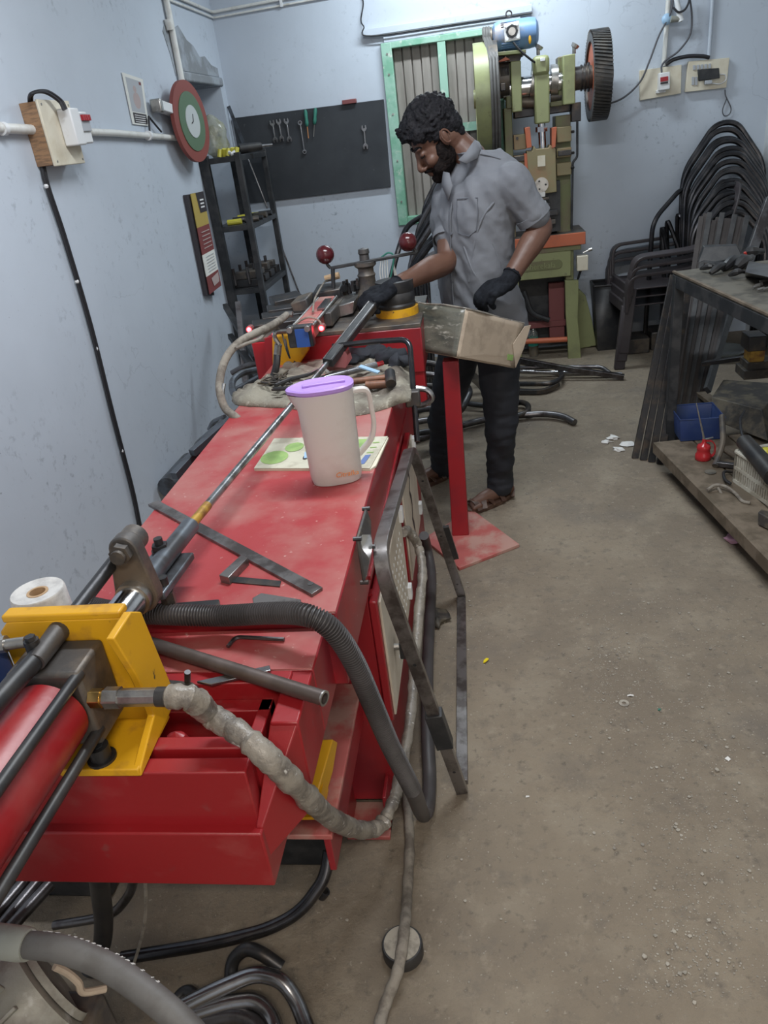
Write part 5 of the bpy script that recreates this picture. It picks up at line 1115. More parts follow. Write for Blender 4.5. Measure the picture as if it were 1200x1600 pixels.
# bent tubes and bars pushed in between bed and wall
t_lab = 'bars between the red bed and the left wall'
def bars(n, pts, r, m, lab, sq=False, cat='tube'):
    if sq: return tag(MB().bar(V(pts[0]), V(pts[-1]), r*2, r*2).build(n, m, bevel=.001), lab, cat)
    return tag(MB().tube(fillet([V(p) for p in pts], .07, 6), r, 10).build(n, m), lab, cat)
bars('square_tube', [P(272, 744, z=.55), P(350, 660, z=.62)], .013, 'blue_grey_steel', 'dark square tube end nearest the camera between red bed and left wall', True)
bars('square_tube', [P(300, 708, z=.60), P(392, 628, z=.66)], .012, 'blue_grey_steel', 'second dark square tube between red bed and left wall', True)
bars('round_tube', [P(297, 720, z=.50), P(306, 695, z=.55), P(345, 662, z=.62), P(372, 660, z=.62)], .011, 'blue_grey_steel', 'dark bent tube with a kink lying above the square tubes')
bars('round_tube', [P(328, 672, z=.55), P(333, 660, z=.58), P(352, 652, z=.6)], .012, 'blue_grey_steel', 'short dark bent stub rising beside the left wall')
bars('square_tube', [P(320, 712, z=.5), P(362, 655, z=.6)], .008, 'steel', 'thin pale tube lowest in the gap between red bed and wall', True)
bars('round_tube', [P(383, 640, y=2.6), P(363, 612, y=2.8), P(362, 595, y=2.9), P(376, 583, y=3.0), P(415, 575, y=3.2)], .014, 'blue_grey_steel', 'bent dark tube rising beside the big wrapped hose')
bars('round_tube', [P(366, 610, y=3.1), P(440, 570, y=3.3)], .012, 'blue_grey_steel', 'straight dark tube behind the bent dark tube by the wrapped hose')
bars('square_tube', [P(372, 472, y=3.9), P(372, 472, y=3.9)+(P(383, 585, y=3.7)-P(372, 472, y=3.9))*(P(372, 472, y=3.9).z/(P(372, 472, y=3.9).z-P(383, 585, y=3.7).z))], .014, 'steel', 'upright pale square tube in front of the black rack', True)
bars('square_tube', [P(352, 478, y=4.2), P(400, 560, y=3.6)], .014, 'black_paint', 'dark bar leaning at the foot of the black rack', True)
bars('square_tube', [P(360, 525, y=4.0), P(410, 595, y=3.4)], .014, 'black_paint', 'second dark bar leaning at the foot of the black rack', True)
bars('round_tube', [P(362, 583, y=3.4), P(385, 570, y=3.4), P(420, 566, y=3.4)], .013, 'steel', 'pale curved tube crossing below the black rack')
bars('square_tube', [P(388, 520, y=3.6), P(412, 590, y=3.2)], .006, 'steel', 'thin strip beside the red lamp of the bender', True)
tag(MB().box((-1.1, 1.72, .0), (-.80, 1.98, .36)).build('floor_box', 'cardboard', bevel=.004), 'pale carton standing on the floor between red bed and left wall', 'box')
tag(MB().box((-1.40, 3.4, 0), (-1.0, 4.3, .10)).build('steel_stock', 'black_paint', bevel=.01), 'dark low heap of steel stock behind the red bed by the wall', 'stock')
tag(MB().cyl(P(215, 765, z=.15)+V((.15, 0, 0)), P(245, 750, z=.15)+V((.1, .2, 0)), .05, n=16).build('grey_drum', 'blue_grey_steel', bevel=.006), 'small grey drum low beside the left wall', 'drum')
# ---------------------------------------------------------------- bent tube seat frames
def hoop(name, base, top, w_, r, m, lab, grp, lean=0.0, shoulder=.62, leg2=True, rot=0.0):
    """inverted, peaked tube frame; base = centre of the feet, top = apex"""
    base = V(base); top = V(top); up_ = (top-base); h = up_.length; u = up_.normalized()
    sd = V((math.cos(rot), math.sin(rot), 0))
    t = thing(name, lab, 'tube frame', tuple(base), grp)
    pts = [base-sd*w_/2, base-sd*w_/2+u*h*shoulder, top-sd*w_*.13, top+sd*w_*.13, base+sd*w_/2+u*h*shoulder, base+sd*w_/2]
    MB().tube(fillet(pts, .09, 7), r, 10).build('bent_tube', m, t)
    return t
random.seed(21)
N_ = 15
for i in range(N_):
    f = i/(N_-1)
    bx = 1.44-.03*f+random.uniform(-.012, .012)
    yb = 5.20-.48*f; top_u = 1130+4*f+random.uniform(-3, 3); 
    h = 1.335-.52*f+random.uniform(-.02, .02)
    ap = P(1134+12*f+random.uniform(-3, 3), 194+135*f+random.uniform(-4, 4), y=yb+.10); base = V((ap.x-.01, yb-.08, .012)); top = ap
    hoop('tube_seat_frame', base, top, .47-.09*f+random.uniform(-.015, .015), .0165, 'oily_tube', ORD[i]+' from the wall in the tall row of black bent tube frames', 'bent tube frames in the tall row on the right', rot=random.uniform(-.04, .04), shoulder=.81)
# single one left of the row
t = thing('tube_seat_frame', 'single bent tube leaning out left of the tall row of frames', 'tube frame', tuple(P(1012, 470, y=5.1)))
MB().tube(fillet([P(1008, 520, y=5.1), P(1020, 345, y=5.12), P(1063, 296, y=5.2), P(1080, 300, y=5.2)], .08, 6), .015, 10).build('bent_tube', 'oily_tube', t)
for i, (u0, v0, u1, v1, u2, v2) in enumerate(((1034, 350, 1045, 400, 1040, 470), (1042, 340, 1062, 392, 1058, 470), (1058, 330, 1078, 360, 1080, 450), (1034, 365, 1038, 420, 1034, 480))):
    tag(MB().tube(fillet([P(u0, v0+60, y=5.2), P(u0, v0, y=5.2), P(u1, v1, y=5.15), P(u2, v2+20, y=5.1)], .05, 5), .014, 8).build('bent_tube', 'oily_tube'), 'short dark bent tube between the wall and the brown chairs', 'tube', 'short bent tubes beside the brown chairs')
# frames stacked behind the man
for i in range(10):
    f = i/9
    yb = 4.75-.75*f; q = P(700, 260+12*i, y=yb)
    base = V((-.10-.10*f, yb-.05, .012)); top = V((-.08-.10*f, yb+.1, 1.33-.42*f+random.uniform(-.02, .02)))
    hoop('tube_seat_frame', base, top, .46, .017, 'oily_tube' if i % 3 else 'steel', ORD[i]+' from the back of the bent tube frames behind the man', 'bent tube frames standing behind the man', rot=random.uniform(-.05, .05), shoulder=.80)
t = thing('tube_seat_frame', 'low dark tube frame leaning left of the row behind the man', 'tube frame', tuple(P(600, 560, y=4.6)))
MB().tube(fillet([P(590, 520, y=4.5), P(622, 390, y=4.6), P(636, 352, y=4.7), P(660, 338, y=4.75)], .08, 6), .016, 10).build('bent_tube', 'oily_tube', t)
t = thing('green_wire_coil', 'loop of white and green wire hanging by the drum behind the gloved hand', 'wire', tuple(P(612, 450, y=3.4)))
for k in range(4): MB().tube(spline([P(596+k*3, 402, y=3.3), P(594+k*4, 430, y=3.3), P(604+k*2, 460, y=3.3), P(620-k, 440, y=3.3), P(614, 410, y=3.3)], 6), .0025, 5).build('wire_loop', 'pipe_white', t)
MB().tube(spline([P(596, 402, y=3.28), P(607, 395, y=3.28), P(615, 401, y=3.28), P(612, 425, y=3.28), P(608, 440, y=3.28)], 6), .004, 6).build('green_tie', 'green_plastic', t)
# ================================================================ chairs and bench on the right
def make_chair(label):
    """moulded arm chair, facing -x, origin on the floor at its centre"""
    t = thing('plastic_chair', label, 'chair', (0, 0, 0), 'stack of brown plastic chairs')
    W, D, H = .235, .22, .38
    # seat shell
    vs = []; n = 9
    for j in range(n):
        for i in range(n):
            x = -D+2*D*i/(n-1); y = -W+.02+(2*W-.04)*j/(n-1)
            z = H-.025*math.cos(math.pi*(j/(n-1)-.5))+.02*(1-i/(n-1))*0
            vs.append(V((x, y, z)))
    MB().add(vs, [(i+j*n, i+1+j*n, i+1+(j+1)*n, i+(j+1)*n) for j in range(n-1) for i in range(n-1)], True).build('seat', 'chair_brown', t, solid=.008)
    # legs: wide channel-section, splayed
    for sx in (-1, 1):
        for sy in (-1, 1):
            a = V((sx*D, sy*(W-.015), H+.01)); b = V((sx*(D+.045), sy*(W+.02), 0))
            MB().bar(a, b, .035, .065, (1, 0, 0)).build('leg', 'chair_brown', t, bevel=.008)
    MB().bar(V((-D-.005, -W, H-.01)), V((-D-.005, W, H-.01)), .02, .07).build('front_apron', 'chair_brown', t, bevel=.006)
    for sy in (-1, 1):
        pts = fillet([V((-D-.01, sy*(W+.0), H-.02)), V((-D-.005, sy*(W+.03), .575)), V((.10, sy*(W+.03), .585)), V((D+.0, sy*(W), .60))], .07, 6)
        MB().tube(pts, 1, sec=[(-.034, -.010), (.034, -.010), (.036, .0), (.034, .010), (-.034, .010), (-.036, 0)], up=V((0, 1, 0))).build('arm_rest', 'chair_brown', t, bevel=.003)
    # back: frame with vertical openings
    def bk(y, z): return V((D+.01+(z-H)*.30+.02*(1-(y/W)**2), y, z))
    fr_ = [bk(-W+.01, H-.02), bk(-W+.0, .62), bk(-W+.02, .82), bk(-W+.09, .89), bk(W-.09, .89), bk(W-.02, .82), bk(W, .62), bk(W-.01, H-.02)]
    MB().tube(fillet(fr_, .05, 5), 1, sec=[(-.006, -.024), (.006, -.024), (.006, .024), (-.006, .024)], up=V((1, 0, 0))).build('back_frame', 'chair_brown', t, bevel=.003)
    for k in range(5):
        z = .46+k*.084
        MB().tube([bk(-W+.02+(2*W-.04)*i/6, z) for i in range(7)], 1, sec=[(-.004, -.024), (.004, -.024), (.004, .024), (-.004, .024)], up=V((1, 0, 0))).build('back_slat', 'chair_brown', t)
    return t
ch = make_chair('brown plastic chair at the bottom of the stack by the back wall')
index_kids()
c0 = V((1.09, 5.02, 0)); rz = math.radians(4)
ch.location = c0; ch.rotation_euler = (0, 0, rz)
for k, lab in ((1, 'brown plastic chair in the middle of the stack by the back wall'), (2, 'brown plastic chair on top of the stack by the back wall')):
    copy_tree(ch, c0+V((.012*k, 0, .05*k)), (0, 0, rz), lab)
# bench
t = thing('steel_bench', 'dark open steel bench with a grimy top and low plank shelf on the right', 'bench', (1.25, 2.8, 0))
BXL = .800; BY1 = 3.40; BY0 = 1.6; BZ = .845
A = P(1052, 424, z=BZ); Bq = P(1200, 491, z=BZ)
bxa = A.x; dxy = (Bq-A); dirb = V((dxy.x, dxy.y, 0)).normalized()
A0 = V((A.x, A.y, 0)); E0 = A0+dirb*2.0; nb_ = V((-dirb.y, dirb.x, 0)); nb_ = nb_ if nb_.x > 0 else -nb_
def bslab(z0, z1, off0, off1, e0=0.0, e1=2.0): return [A0+dirb*e0+nb_*off0+V((0, 0, z0)), A0+dirb*e1+nb_*off0+V((0, 0, z0)), A0+dirb*e0+nb_*off1+V((0, 0, z0)), A0+dirb*e1+nb_*off1+V((0, 0, z0)), A0+dirb*e0+nb_*off0+V((0, 0, z1)), A0+dirb*e1+nb_*off0+V((0, 0, z1)), A0+dirb*e0+nb_*off1+V((0, 0, z1)), A0+dirb*e1+nb_*off1+V((0, 0, z1))]
MB().hexa(bslab(BZ-.012, BZ, .0, .75)).build('bench_top', 'bench_top', t, bevel=.002)
MB().hexa(bslab(BZ-.062, BZ-.012, -.002, .03)).build('front_angle', 'black_paint', t, bevel=.002)
MB().hexa(bslab(BZ-.004, BZ+.003, -.004, .008)).build('worn_lip', 'wood_shelf', t)
MB().hexa(bslab(BZ-.062, BZ-.012, .0, .75, 0, .03)).build('end_angle', 'black_paint', t, bevel=.002)
LF = P(1030, 690, z=.12); LB = P(1200, 858, z=.12)
for (e_, o_) in ((.02, .0), (.02, .72), (1.9, .0), (1.9, .72)):
    q = A0+dirb*e_+nb_*(o_+.018)
    MB().box((q.x-.02, q.y-.02, 0), (q.x+.02, q.y+.02, BZ-.012)).build('leg', 'black_paint', t, bevel=.002)
s0, s1 = P(1030, 690, z=.13), P(1230, 890, z=.13)
MB().bar(s0+V((-.012, 0, -.026)), s1+V((-.012, 0, -.026)), .03, .05).build('shelf_angle', 'wood_shelf', t, bevel=.002)
for k in range(5):
    o0, o1 = k*.155-.012, k*.155+.136
    e = [V((s.x, s.y, 0))+V((o, .08*o, 0))+V((0, 0, z)) for z in (.112, .13) for o in (o0, o1) for s in (s0, s1)]
    MB().hexa(e).build('shelf_plank', 'wood_shelf', t, bevel=.002)
# flat bars leaning on the bench end
random.seed(9)
for i in range(12):
    f = i/11
    a = P(1052+f*88, 705-f*60, z=.02) if False else V((.90+f*.26, 3.62+.01*i, .0))
    a = P(1044+40*f, 692-4*f, z=0); a.z = 0; b_ = P(1096+72*f, 338+random.uniform(-6, 8), y=4.05+.02*random.random())
    tag(MB().bar(a, b_, .023, .012, (.3, 1, 0)).build('flat_bar', ('bar_brown', 'bar_brown', 'black_paint')[i % 3], bevel=.001), ORD[i]+' from the left of the flat bars leaning in a bundle behind the bench end', 'bar', 'flat bars leaning behind the bench end')
for i in range(4):
    a = P(992+i*13, 716+i*3, z=.0); b_ = P(1052+i*9, 430, y=3.60)
    tag(MB().bar(a, b_, .030, .014, (0, 1, 0)).build('flat_bar', 'dark_steel', bevel=.001), ORD[i]+' from the left of the dark bars leaning outside the bench leg', 'bar', 'flat bars leaning outside the bench leg')
tag(MB().bar(P(1145, 475, y=4.2), P(1105, 610, y=3.5), .035, .02, (0, 1, 0)).build('flat_bar', 'black_paint', bevel=.001), 'single dark bar slanting alone under the bench top', 'bar')
tag(MB().bar(P(1204, 310, y=4.4), P(1204, 310, y=4.4)+(P(1177, 385, y=4.3)-P(1204, 310, y=4.4))*(P(1204, 310, y=4.4).z/(P(1204, 310, y=4.4).z-P(1177, 385, y=4.3).z)), .05, .03, (0, 1, 0)).build('square_tube', 'steel', bevel=.002), 'grey square tube leaning at the right edge above the bench', 'tube')
# junk on the bench
t = thing('black_tray', 'dark slanted sheet metal tray at the far end of the bench top', 'tray', tuple(P(1130, 410, z=BZ)))
MB().prism([P(1091, 410, z=BZ), P(1100, 386, z=BZ+.06), P(1152, 384, z=BZ+.06), P(1162, 405, z=BZ), P(1120, 412, z=BZ)], (0, .02, .006)).build('sheet', 'black_paint', t, bevel=.002)
t = thing('dark_gloves', 'dark crumpled work gloves lying on the bench top', 'gloves', tuple(P(1140, 410, z=BZ)))
for (u0, v0, u1, v1, r) in ((1095, 420, 1122, 418, .012), (1110, 427, 1138, 412, .016), (1130, 420, 1160, 400, .022), (1150, 418, 1175, 402, .025), (1140, 430, 1165, 425, .013), (1160, 398, 1192, 393, .024)):
    mb = MB().tube(spline([P(u0, v0, z=BZ+.012), P((u0+u1)/2, (v0+v1)/2-3, z=BZ+.03), P(u1, v1, z=BZ+.02)], 5), [r*(.5+.5*math.sin(math.pi*min(1, k/8))) for k in range(11)], 8); mb.build('finger_fold', 'black_rubber', t)
tag(MB().hexa([P(1164, 432, z=BZ+.002), P(1210, 442, z=BZ+.002), P(1170, 416, z=BZ+.002), P(1215, 424, z=BZ+.002), P(1164, 425, z=BZ+.05), P(1210, 435, z=BZ+.05), P(1170, 408, z=BZ+.05), P(1215, 416, z=BZ+.05)]).build('steel_channel', 'steel', bevel=.002), 'grey steel channel lying on the bench top at the right edge', 'channel')
tag(MB().cyl(P(1166, 404, z=BZ+.002), P(1164, 394, z=BZ+.03), .012, .006, 10).build('red_cap', 'bracket_red'), 'little red cap among the gloves on the bench', 'cap')
for i, (u, v) in enumerate(((1185, 446), (1192, 440), (1181, 449), (1197, 452), (1188, 453))):
    q = P(u, v, z=BZ+.008); tag(MB().cyl(q-V((.01, 0, 0)), q+V((.014, .006, .004)), .006, n=6).build('bolt', 'zinc'), 'loose bolt on the bench top near the right edge', 'bolt', 'loose bolts on the bench top')
# lower shelf items
def SH(u, v, z=.131): return P(u, v, z=z)
q = SH(1062, 690); 
t = thing('blue_bin', 'dark blue square plastic bin on the low shelf behind the red oil can', 'bin', tuple(SH(1090, 690)))
bl, br_ = SH(1062, 690), SH(1122, 700)
def ringb(x0, y0, x1, y1, z): return [V((x0, y0, z)), V((x1, y0, z)), V((x1, y1, z)), V((x0, y1, z))]
b0 = ringb(bl.x+.004, bl.y, bl.x+.17, bl.y+.17, .133); b1 = ringb(bl.x-.006, bl.y-.01, bl.x+.18, bl.y+.18, .235)
mb = MB(); mb.add(b0+b1, [(3, 2, 1, 0)]+[(i, (i+1) % 4, (i+1) % 4+4, i+4) for i in range(4)]); mb.build('tub', 'blue_bin', t, solid=.005, bevel=.002)
MB().tube([b1[0], b1[1], b1[2], b1[3]], .004, 6, closed=True).build('rim', 'blue_bin', t)
# oil can
oc = SH(1098, 717)
t = thing('oil_can', 'small red oil can with a long thin spout on the low shelf', 'oil can', tuple(oc))
MB().lathe([(0, 0), (.030, 0), (.032, .003), (.031, .022), (.026, .030), (.026, .045), (.028, .052), (.024, .064), (.012, .070), (.008, .078), (.008, .09), (0, .09)], oc, n=28).build('body', 'oil_red', t, sharp=50)
MB().tube([oc+V((0, 0, .085)), oc+V((-.006, 0, .11)), P(1088, 630, y=oc.y+.02)], [.006, .004, .0022], 10).build('spout', 'zinc', t)
MB().tube(fillet([oc+V((.005, 0, .082)), oc+V((.03, 0, .082)), oc+V((.045, 0, .06)), oc+V((.045, 0, .02)), oc+V((.03, 0, .008))], .015, 5), 1, sec=[(-.008, -.002), (.008, -.002), (.008, .002), (-.008, .002)], up=V((0, 1, 0))).build('handle', 'oil_red', t)
MB().bar(oc+V((.0, 0, .088)), oc+V((.035, 0, .094)), .010, .003).build('pump_lever', 'zinc', t)
# white crate
t = thing('plastic_crate', 'white slotted plastic crate full of tools on the low shelf at the right edge', 'crate', tuple(SH(1170, 770)))
c0_, c1_ = SH(1146, 752), SH(1215, 800)
H_ = .13
pA, pB = V((c0_.x, c0_.y, .131)), V((c1_.x, c1_.y, .131)); ed = (pB-pA).normalized(); pB = pA+ed*.36; inn_ = V((-ed.y, ed.x, 0)); inn_ = inn_ if inn_.x > 0 else -inn_
def wallside(a, d, L, nm='side'):
    mb = MB()
    for z in (0, .055, .118): mb.bar(a+V((0, 0, z+.006)), a+d*L+V((0, 0, z+.006)), .006, .014)
    n = int(L/.0135)
    for k in range(n+1):
        wd = .006 if k % 4 else .011
        mb.bar(a+d*(L*k/n), a+d*(L*k/n)+V((0, 0, .125)), wd, .005, inn_)
    mb.build(nm, 'crate_white', t)['kind'] = 'stuff'
    MB().bar(a+V((0, 0, .128)), a+d*L+V((0, 0, .128)), .02, .010).build('rim', 'crate_white', t, bevel=.002)
wallside(pA, ed, .36); wallside(pA, inn_, .25); wallside(pA+ed*.36, inn_, .25); wallside(pA+inn_*.25, ed, .36)
MB().hexa([pA+V((0, 0, .002)), pA+ed*.36+V((0, 0, .002)), pA+inn_*.25+V((0, 0, .002)), pA+ed*.36+inn_*.25+V((0, 0, .002)), pA+V((0, 0, .006)), pA+ed*.36+V((0, 0, .006)), pA+inn_*.25+V((0, 0, .006)), pA+ed*.36+inn_*.25+V((0, 0, .006))]).build('crate_floor', 'crate_white', t)
# angle grinder in the crate
t = thing('angle_grinder', 'long black grinder body lying across the white crate', 'power tool', tuple(P(1175, 720, z=.27)))
g0, g1 = P(1163, 690, z=.29), P(1210, 745, z=.27)
MB().cyl(g0, g1, .030, .036, 18).build('body', 'black_rubber', t, bevel=.005)
MB().cyl(g0-(g1-g0).normalized()*.012, g0, .014, .026, 14).build('red_nose', 'bracket_red', t)
MB().tube(spline([g0, P(1158, 672, z=.30), P(1157, 655, z=.31), P(1163, 642, z=.31)], 6), .005, 8).build('lead', 'cable', t)
tag(MB().ball(P(1197, 705, z=.27), .022, 12, (1, 1, .7)).build('tape_ball', 'yellow_plastic'), 'yellow and white striped tape ball in the white crate', 'tape')
# press tool stand behind
t = thing('die_stand', 'dark heavy block stand with a square yellow-sided post under the bench', 'stand', tuple(P(1150, 640, z=.14)))
MB().hexa([P(1110, 655, z=.15), P(1200, 690, z=.15), P(1130, 620, z=.15), P(1230, 650, z=.15), P(1112, 620, z=.24), P(1190, 640, z=.24), P(1130, 593, z=.24), P(1230, 600, z=.24)]).build('block', 'grime', t, bevel=.004)
def pst(u0, v0, u1, v1, y, dep, m, nm): pbox(u0, v0, u1, v1, y, dep).build(nm, m, t, bevel=.003)
yq = 3.15
pst(1163, 578, 1215, 592, yq, .12, 'grime', 'step'); pst(1168, 566, 1208, 580, yq+.01, .10, 'grime', 'step'); pst(1172, 548, 1195, 568, yq+.02, .08, 'rust_yellow', 'post'); pst(1170, 526, 1197, 549, yq+.01, .10, 'dark_steel', 'cap_block')
tag(MB().bar(P(1100, 568, y=3.45), P(1168, 558, y=3.3), .04, .018).build('flat_lever', 'dark_steel', bevel=.002), 'dark flat lever reaching left from the die stand under the bench', 'lever')
tag(MB().bar(P(1092, 612, z=.20), P(1150, 655, z=.16), .05, .02).build('angle_iron', 'wood_shelf', bevel=.002), 'rusty angle iron lying slanted in front of the die stand', 'iron')
tag(MB().hexa([P(1145, 650, z=.14), P(1185, 655, z=.14), P(1152, 632, z=.14), P(1190, 632, z=.14), P(1145, 640, z=.17), P(1185, 643, z=.17), P(1152, 625, z=.17), P(1190, 622, z=.17)]).build('rusty_block', 'cast_dark', bevel=.003), 'rusty block in front of the die stand on the low shelf', 'block')
tag(MB().lathe([(0, 0), (.035, 0), (.035, .05), (0, .05)], P(1196, 640, z=.15), (.5, .3, .6), 20).build('wooden_reel', 'wood_shelf'), 'brown wooden reel at the right edge of the low shelf', 'reel')
t = thing('clamp_bracket', 'dark Y-shaped cast bracket between the oil can and the crate', 'bracket', tuple(SH(1140, 735)))
MB().tube(fillet([P(1128, 650, z=.26), P(1130, 690, z=.2), P(1125, 708, z=.17), P(1117, 728, z=.14)], .03, 5), .012, 10).tube([P(1128, 700, z=.18), P(1146, 712, z=.15)], .012, 10).build('arm', 'cast_dark', t)
MB().bar(P(1117, 724, z=.145), P(1150, 728, z=.145), .02, .02).build('foot', 'steel', t, bevel=.002)
tag(MB().tube(spline([P(1150, 738, z=.14), P(1132, 737, z=.15), P(1132, 748, z=.15), P(1142, 756, z=.14)], 6), .006, 8).build('hook', 'dark_steel'), 'small dark hook left of the white crate', 'hook')
tag(MB().lathe([(0, .0), (.022, 0), (.022, .003), (0, .003)], SH(1110, 738), n=24).build('flat_washer', 'bench_top'), 'large dusty washer lying in front of the oil can', 'washer')
t = thing('rope', 'frayed pale rope hanging over the edge of the low shelf', 'rope', tuple(SH(1130, 765)))
MB().tube(spline([P(1105, 766, z=.14), P(1118, 758, z=.15), P(1135, 761, z=.15), P(1150, 772, z=.14), P(1160, 783, z=.135), P(1172, 786, z=.135)], 5), .006, 8).build('strand', 'rope', t)
MB().tube(spline([P(1122, 762, z=.14), P(1128, 775, z=.12), P(1122, 790, z=.08)], 5), .005, 8).build('strand', 'rope', t)
tag(MB().hexa([P(1184, 820, z=.135), P(1215, 835, z=.135), P(1190, 805, z=.135), P(1220, 820, z=.135), P(1184, 800, z=.17), P(1215, 818, z=.17), P(1190, 795, z=.17), P(1220, 805, z=.17)]).build('dark_scrap', 'grime', bevel=.003), 'dark steel scrap at the bottom right edge of the low shelf', 'scrap')
tag(MB().lathe([(0, 0), (.10, .0), (.14, .02), (.145, .028), (.135, .025), (.10, .006), (0, .006)], P(1128, 552, z=.03), n=32).build('glass_dish', 'glass_plate'), 'shallow round glass dish on the floor behind the bench', 'dish')
# bin and bucket near the press
t = thing('black_bin', 'open black square bin between the press and the chairs', 'bin', tuple(P(930, 500, y=5.1)))
a = [P(916, 445, y=5.15), P(945, 462, y=5.05), P(942, 440, y=5.3), P(918, 436, y=5.3)]
bx_ = V((.85, 5.27, 0))
b0 = [bx_+V((x, y, 0)) for x, y in ((-.07, -.07), (.07, -.07), (.07, .07), (-.07, .07))]; b1 = [bx_+V((x, y, .44)) for x, y in ((-.10, -.10), (.10, -.10), (.10, .10), (-.10, .10))]
MB().add(b0+b1, [(3, 2, 1, 0)]+[(i, (i+1) % 4, (i+1) % 4+4, i+4) for i in range(4)]).build('tub', 'black_rubber', t, solid=.006)
MB().tube(b1, .008, 6, closed=True).build('rim', 'black_rubber', t)
MB().box((.77, 5.19, .34), (.93, 5.35, .36)).build('contents', 'wood_shelf', t)
for k, (x_, y_) in enumerate(((1.0, 5.15), (1.2, 5.2), (1.4, 5.1))):
    tag(MB().box((x_-.09, y_-.1, 0), (x_+.09, y_+.1, .10+.02*k)).build('metal_box', 'cast_dark', bevel=.006), ('leftmost', 'middle', 'rightmost')[k]+' dark low box on the floor under the stacked chairs', 'box', 'low boxes under the stacked chairs')
# ================================================================ the man
def remesh(mb, name, m, parent, voxel, smooth=2, noise=0.0, nscale=30, push=None):
    """fuse overlapping shapes into one continuous surface"""
    me = bpy.data.meshes.new('tmp'); me.from_pydata(mb.v, [], mb.f)
    ob = bpy.data.objects.new('tmp', me); COL.objects.link(ob)
    r = ob.modifiers.new('r', 'REMESH'); r.mode = 'VOXEL'; r.voxel_size = voxel
    s_ = ob.modifiers.new('s', 'SMOOTH'); s_.iterations = smooth; s_.factor = .5
    dg = bpy.context.evaluated_depsgraph_get(); out = bpy.data.meshes.new_from_object(ob.evaluated_get(dg))
    bpy.data.objects.remove(ob)
    o0 = V(parent.get('_o', (0, 0, 0)))
    n = len(out.vertices); co = np.empty(n*3, dtype=np.float32); out.vertices.foreach_get('co', co); no = np.empty(n*3, dtype=np.float32); out.vertices.foreach_get('normal', no)
    co = co.reshape(-1, 3); no = no.reshape(-1, 3)
    if noise or push:
        for i in range(n):
            p = V(co[i]); d = 0.0
            if noise: d += noise*mnoise.noise(p*nscale)
            if push: d += push(p, V(no[i]))
            co[i] += no[i]*d
    co -= np.array(o0, dtype=np.float32)
    out.vertices.foreach_set('co', co.reshape(-1)); out.polygons.foreach_set('use_smooth', [True]*len(out.polygons)); out.update()
    out.materials.clear(); out.materials.append(M[m]); out.name = name
    o = bpy.data.objects.new(name, out); COL.objects.link(o); o.parent = parent; o['_o'] = tuple(o0)
    return o
def limb(mb, pts, rad, n=16, k=6):
    pts = [V(p) for p in pts]; q = spline(pts, k); N = len(pts)
    rr = []
    for i in range(len(q)):
        t_ = i/k; a = min(int(t_), N-2); f = t_-a; f = f*f*(3-2*f); rr.append(rad[a]*(1-f)+rad[a+1]*f)
    mb.tube(q, rr, n); mb.ball(q[0], rr[0]*.995, n); mb.ball(q[-1], rr[-1]*.995, n); return mb
man = thing('person', 'bearded man in a grey short-sleeved shirt, black trousers and black gloves bending over the work', 'person', (-.05, 3.08, 0))
F = V((-.80, -.60, 0)); Lf = V((.60, -.80, 0)); UP = V((0, 0, 1))
TY = 3.10
hipc = P(757, 500, y=TY); chest = P(742, 330, y=TY); neckb = P(738, 243, y=TY)
shc = P(753, 268, y=TY)
sL = shc+Lf*.168+V((0, 0, -.040)); sR = shc-Lf*.17+V((0, 0, -.030))
eL, wL = P(845, 356, y=2.985), P(793, 441, y=2.86)
eR, wR = P(698, 408, y=3.00), P(614, 449, y=2.76)
hipL = P(777, 510, y=3.02); kL = P(783, 655, y=2.95); aL = P(781, 752, y=3.00)
hipR = P(727, 510, y=3.16); kR = P(694, 645, y=3.14); aR = P(690, 728, y=3.27)
# --- head frame
hf = V((-.95, -.30, 0)).normalized(); pit = math.radians(36); roll_s = UP.cross(hf).normalized()
f_ = (hf*math.cos(pit)-UP*math.sin(pit)).normalized(); s__ = hf.cross(UP).normalized()
if s__.y > 0: s__ = -s__                     # towards the camera: his left side
u_ = (UP*math.cos(pit)+hf*math.sin(pit)).normalized()
HC = P(692, 212, y=3.035)-s__*.076+f_*.005
def H(a, b, c): return HC+f_*a+s__*b+u_*c
HT = Matrix((f_, s__, u_)).transposed()
def hball(mb, c, r3, n=20): return mb.ball(H(*c), 1.0, n, r3, HT)
# body: head, neck, trunk core, arms in one surface
mb = MB()
hball(mb, (-.005, 0, .040), (.096, .076, .088), 28)
hball(mb, (.035, 0, -.030), (.060, .060, .082), 24)
hball(mb, (.040, 0, -.075), (.054, .052, .046), 20)
hball(mb, (.082, 0, -.104), (.020, .024, .018), 14)
hball(mb, (-.035, 0, -.02), (.060, .062, .060), 20)
for s in (-1, 1):
    hball(mb, (.083, s*.028, .020), (.013, .026, .009), 12)
    hball(mb, (.068, s*.042, -.040), (.026, .020, .022), 12)
    hball(mb, (.083, s*.032, -.002), (.0125, .014, .011), 12)
    hball(mb, (-.004, s*.079, -.010), (.017, .0075, .031), 14)
    hball(mb, (-.010, s*.084, -.002), (.012, .006, .022), 12)
    hball(mb, (.104, s*.012, -.050), (.010, .008, .008), 10)
limb(mb, [H(.090, 0, .012), H(.102, 0, -.012), H(.117, 0, -.040)], [.008, .0085, .0115], 12, 4)
hball(mb, (.112, 0, -.049), (.013, .011, .008), 12)
hball(mb, (.097, 0, -.070), (.012, .024, .006), 12)
hball(mb, (.094, 0, -.082), (.012, .021, .007), 12)
nkb = neckb+V((0.01, 0, -.03))
limb(mb, [H(-.035, 0, -.03), H(-.045, 0, -.08), nkb, nkb.lerp(hipc, .15)], [.057, .053, .056, .06], 18, 4)
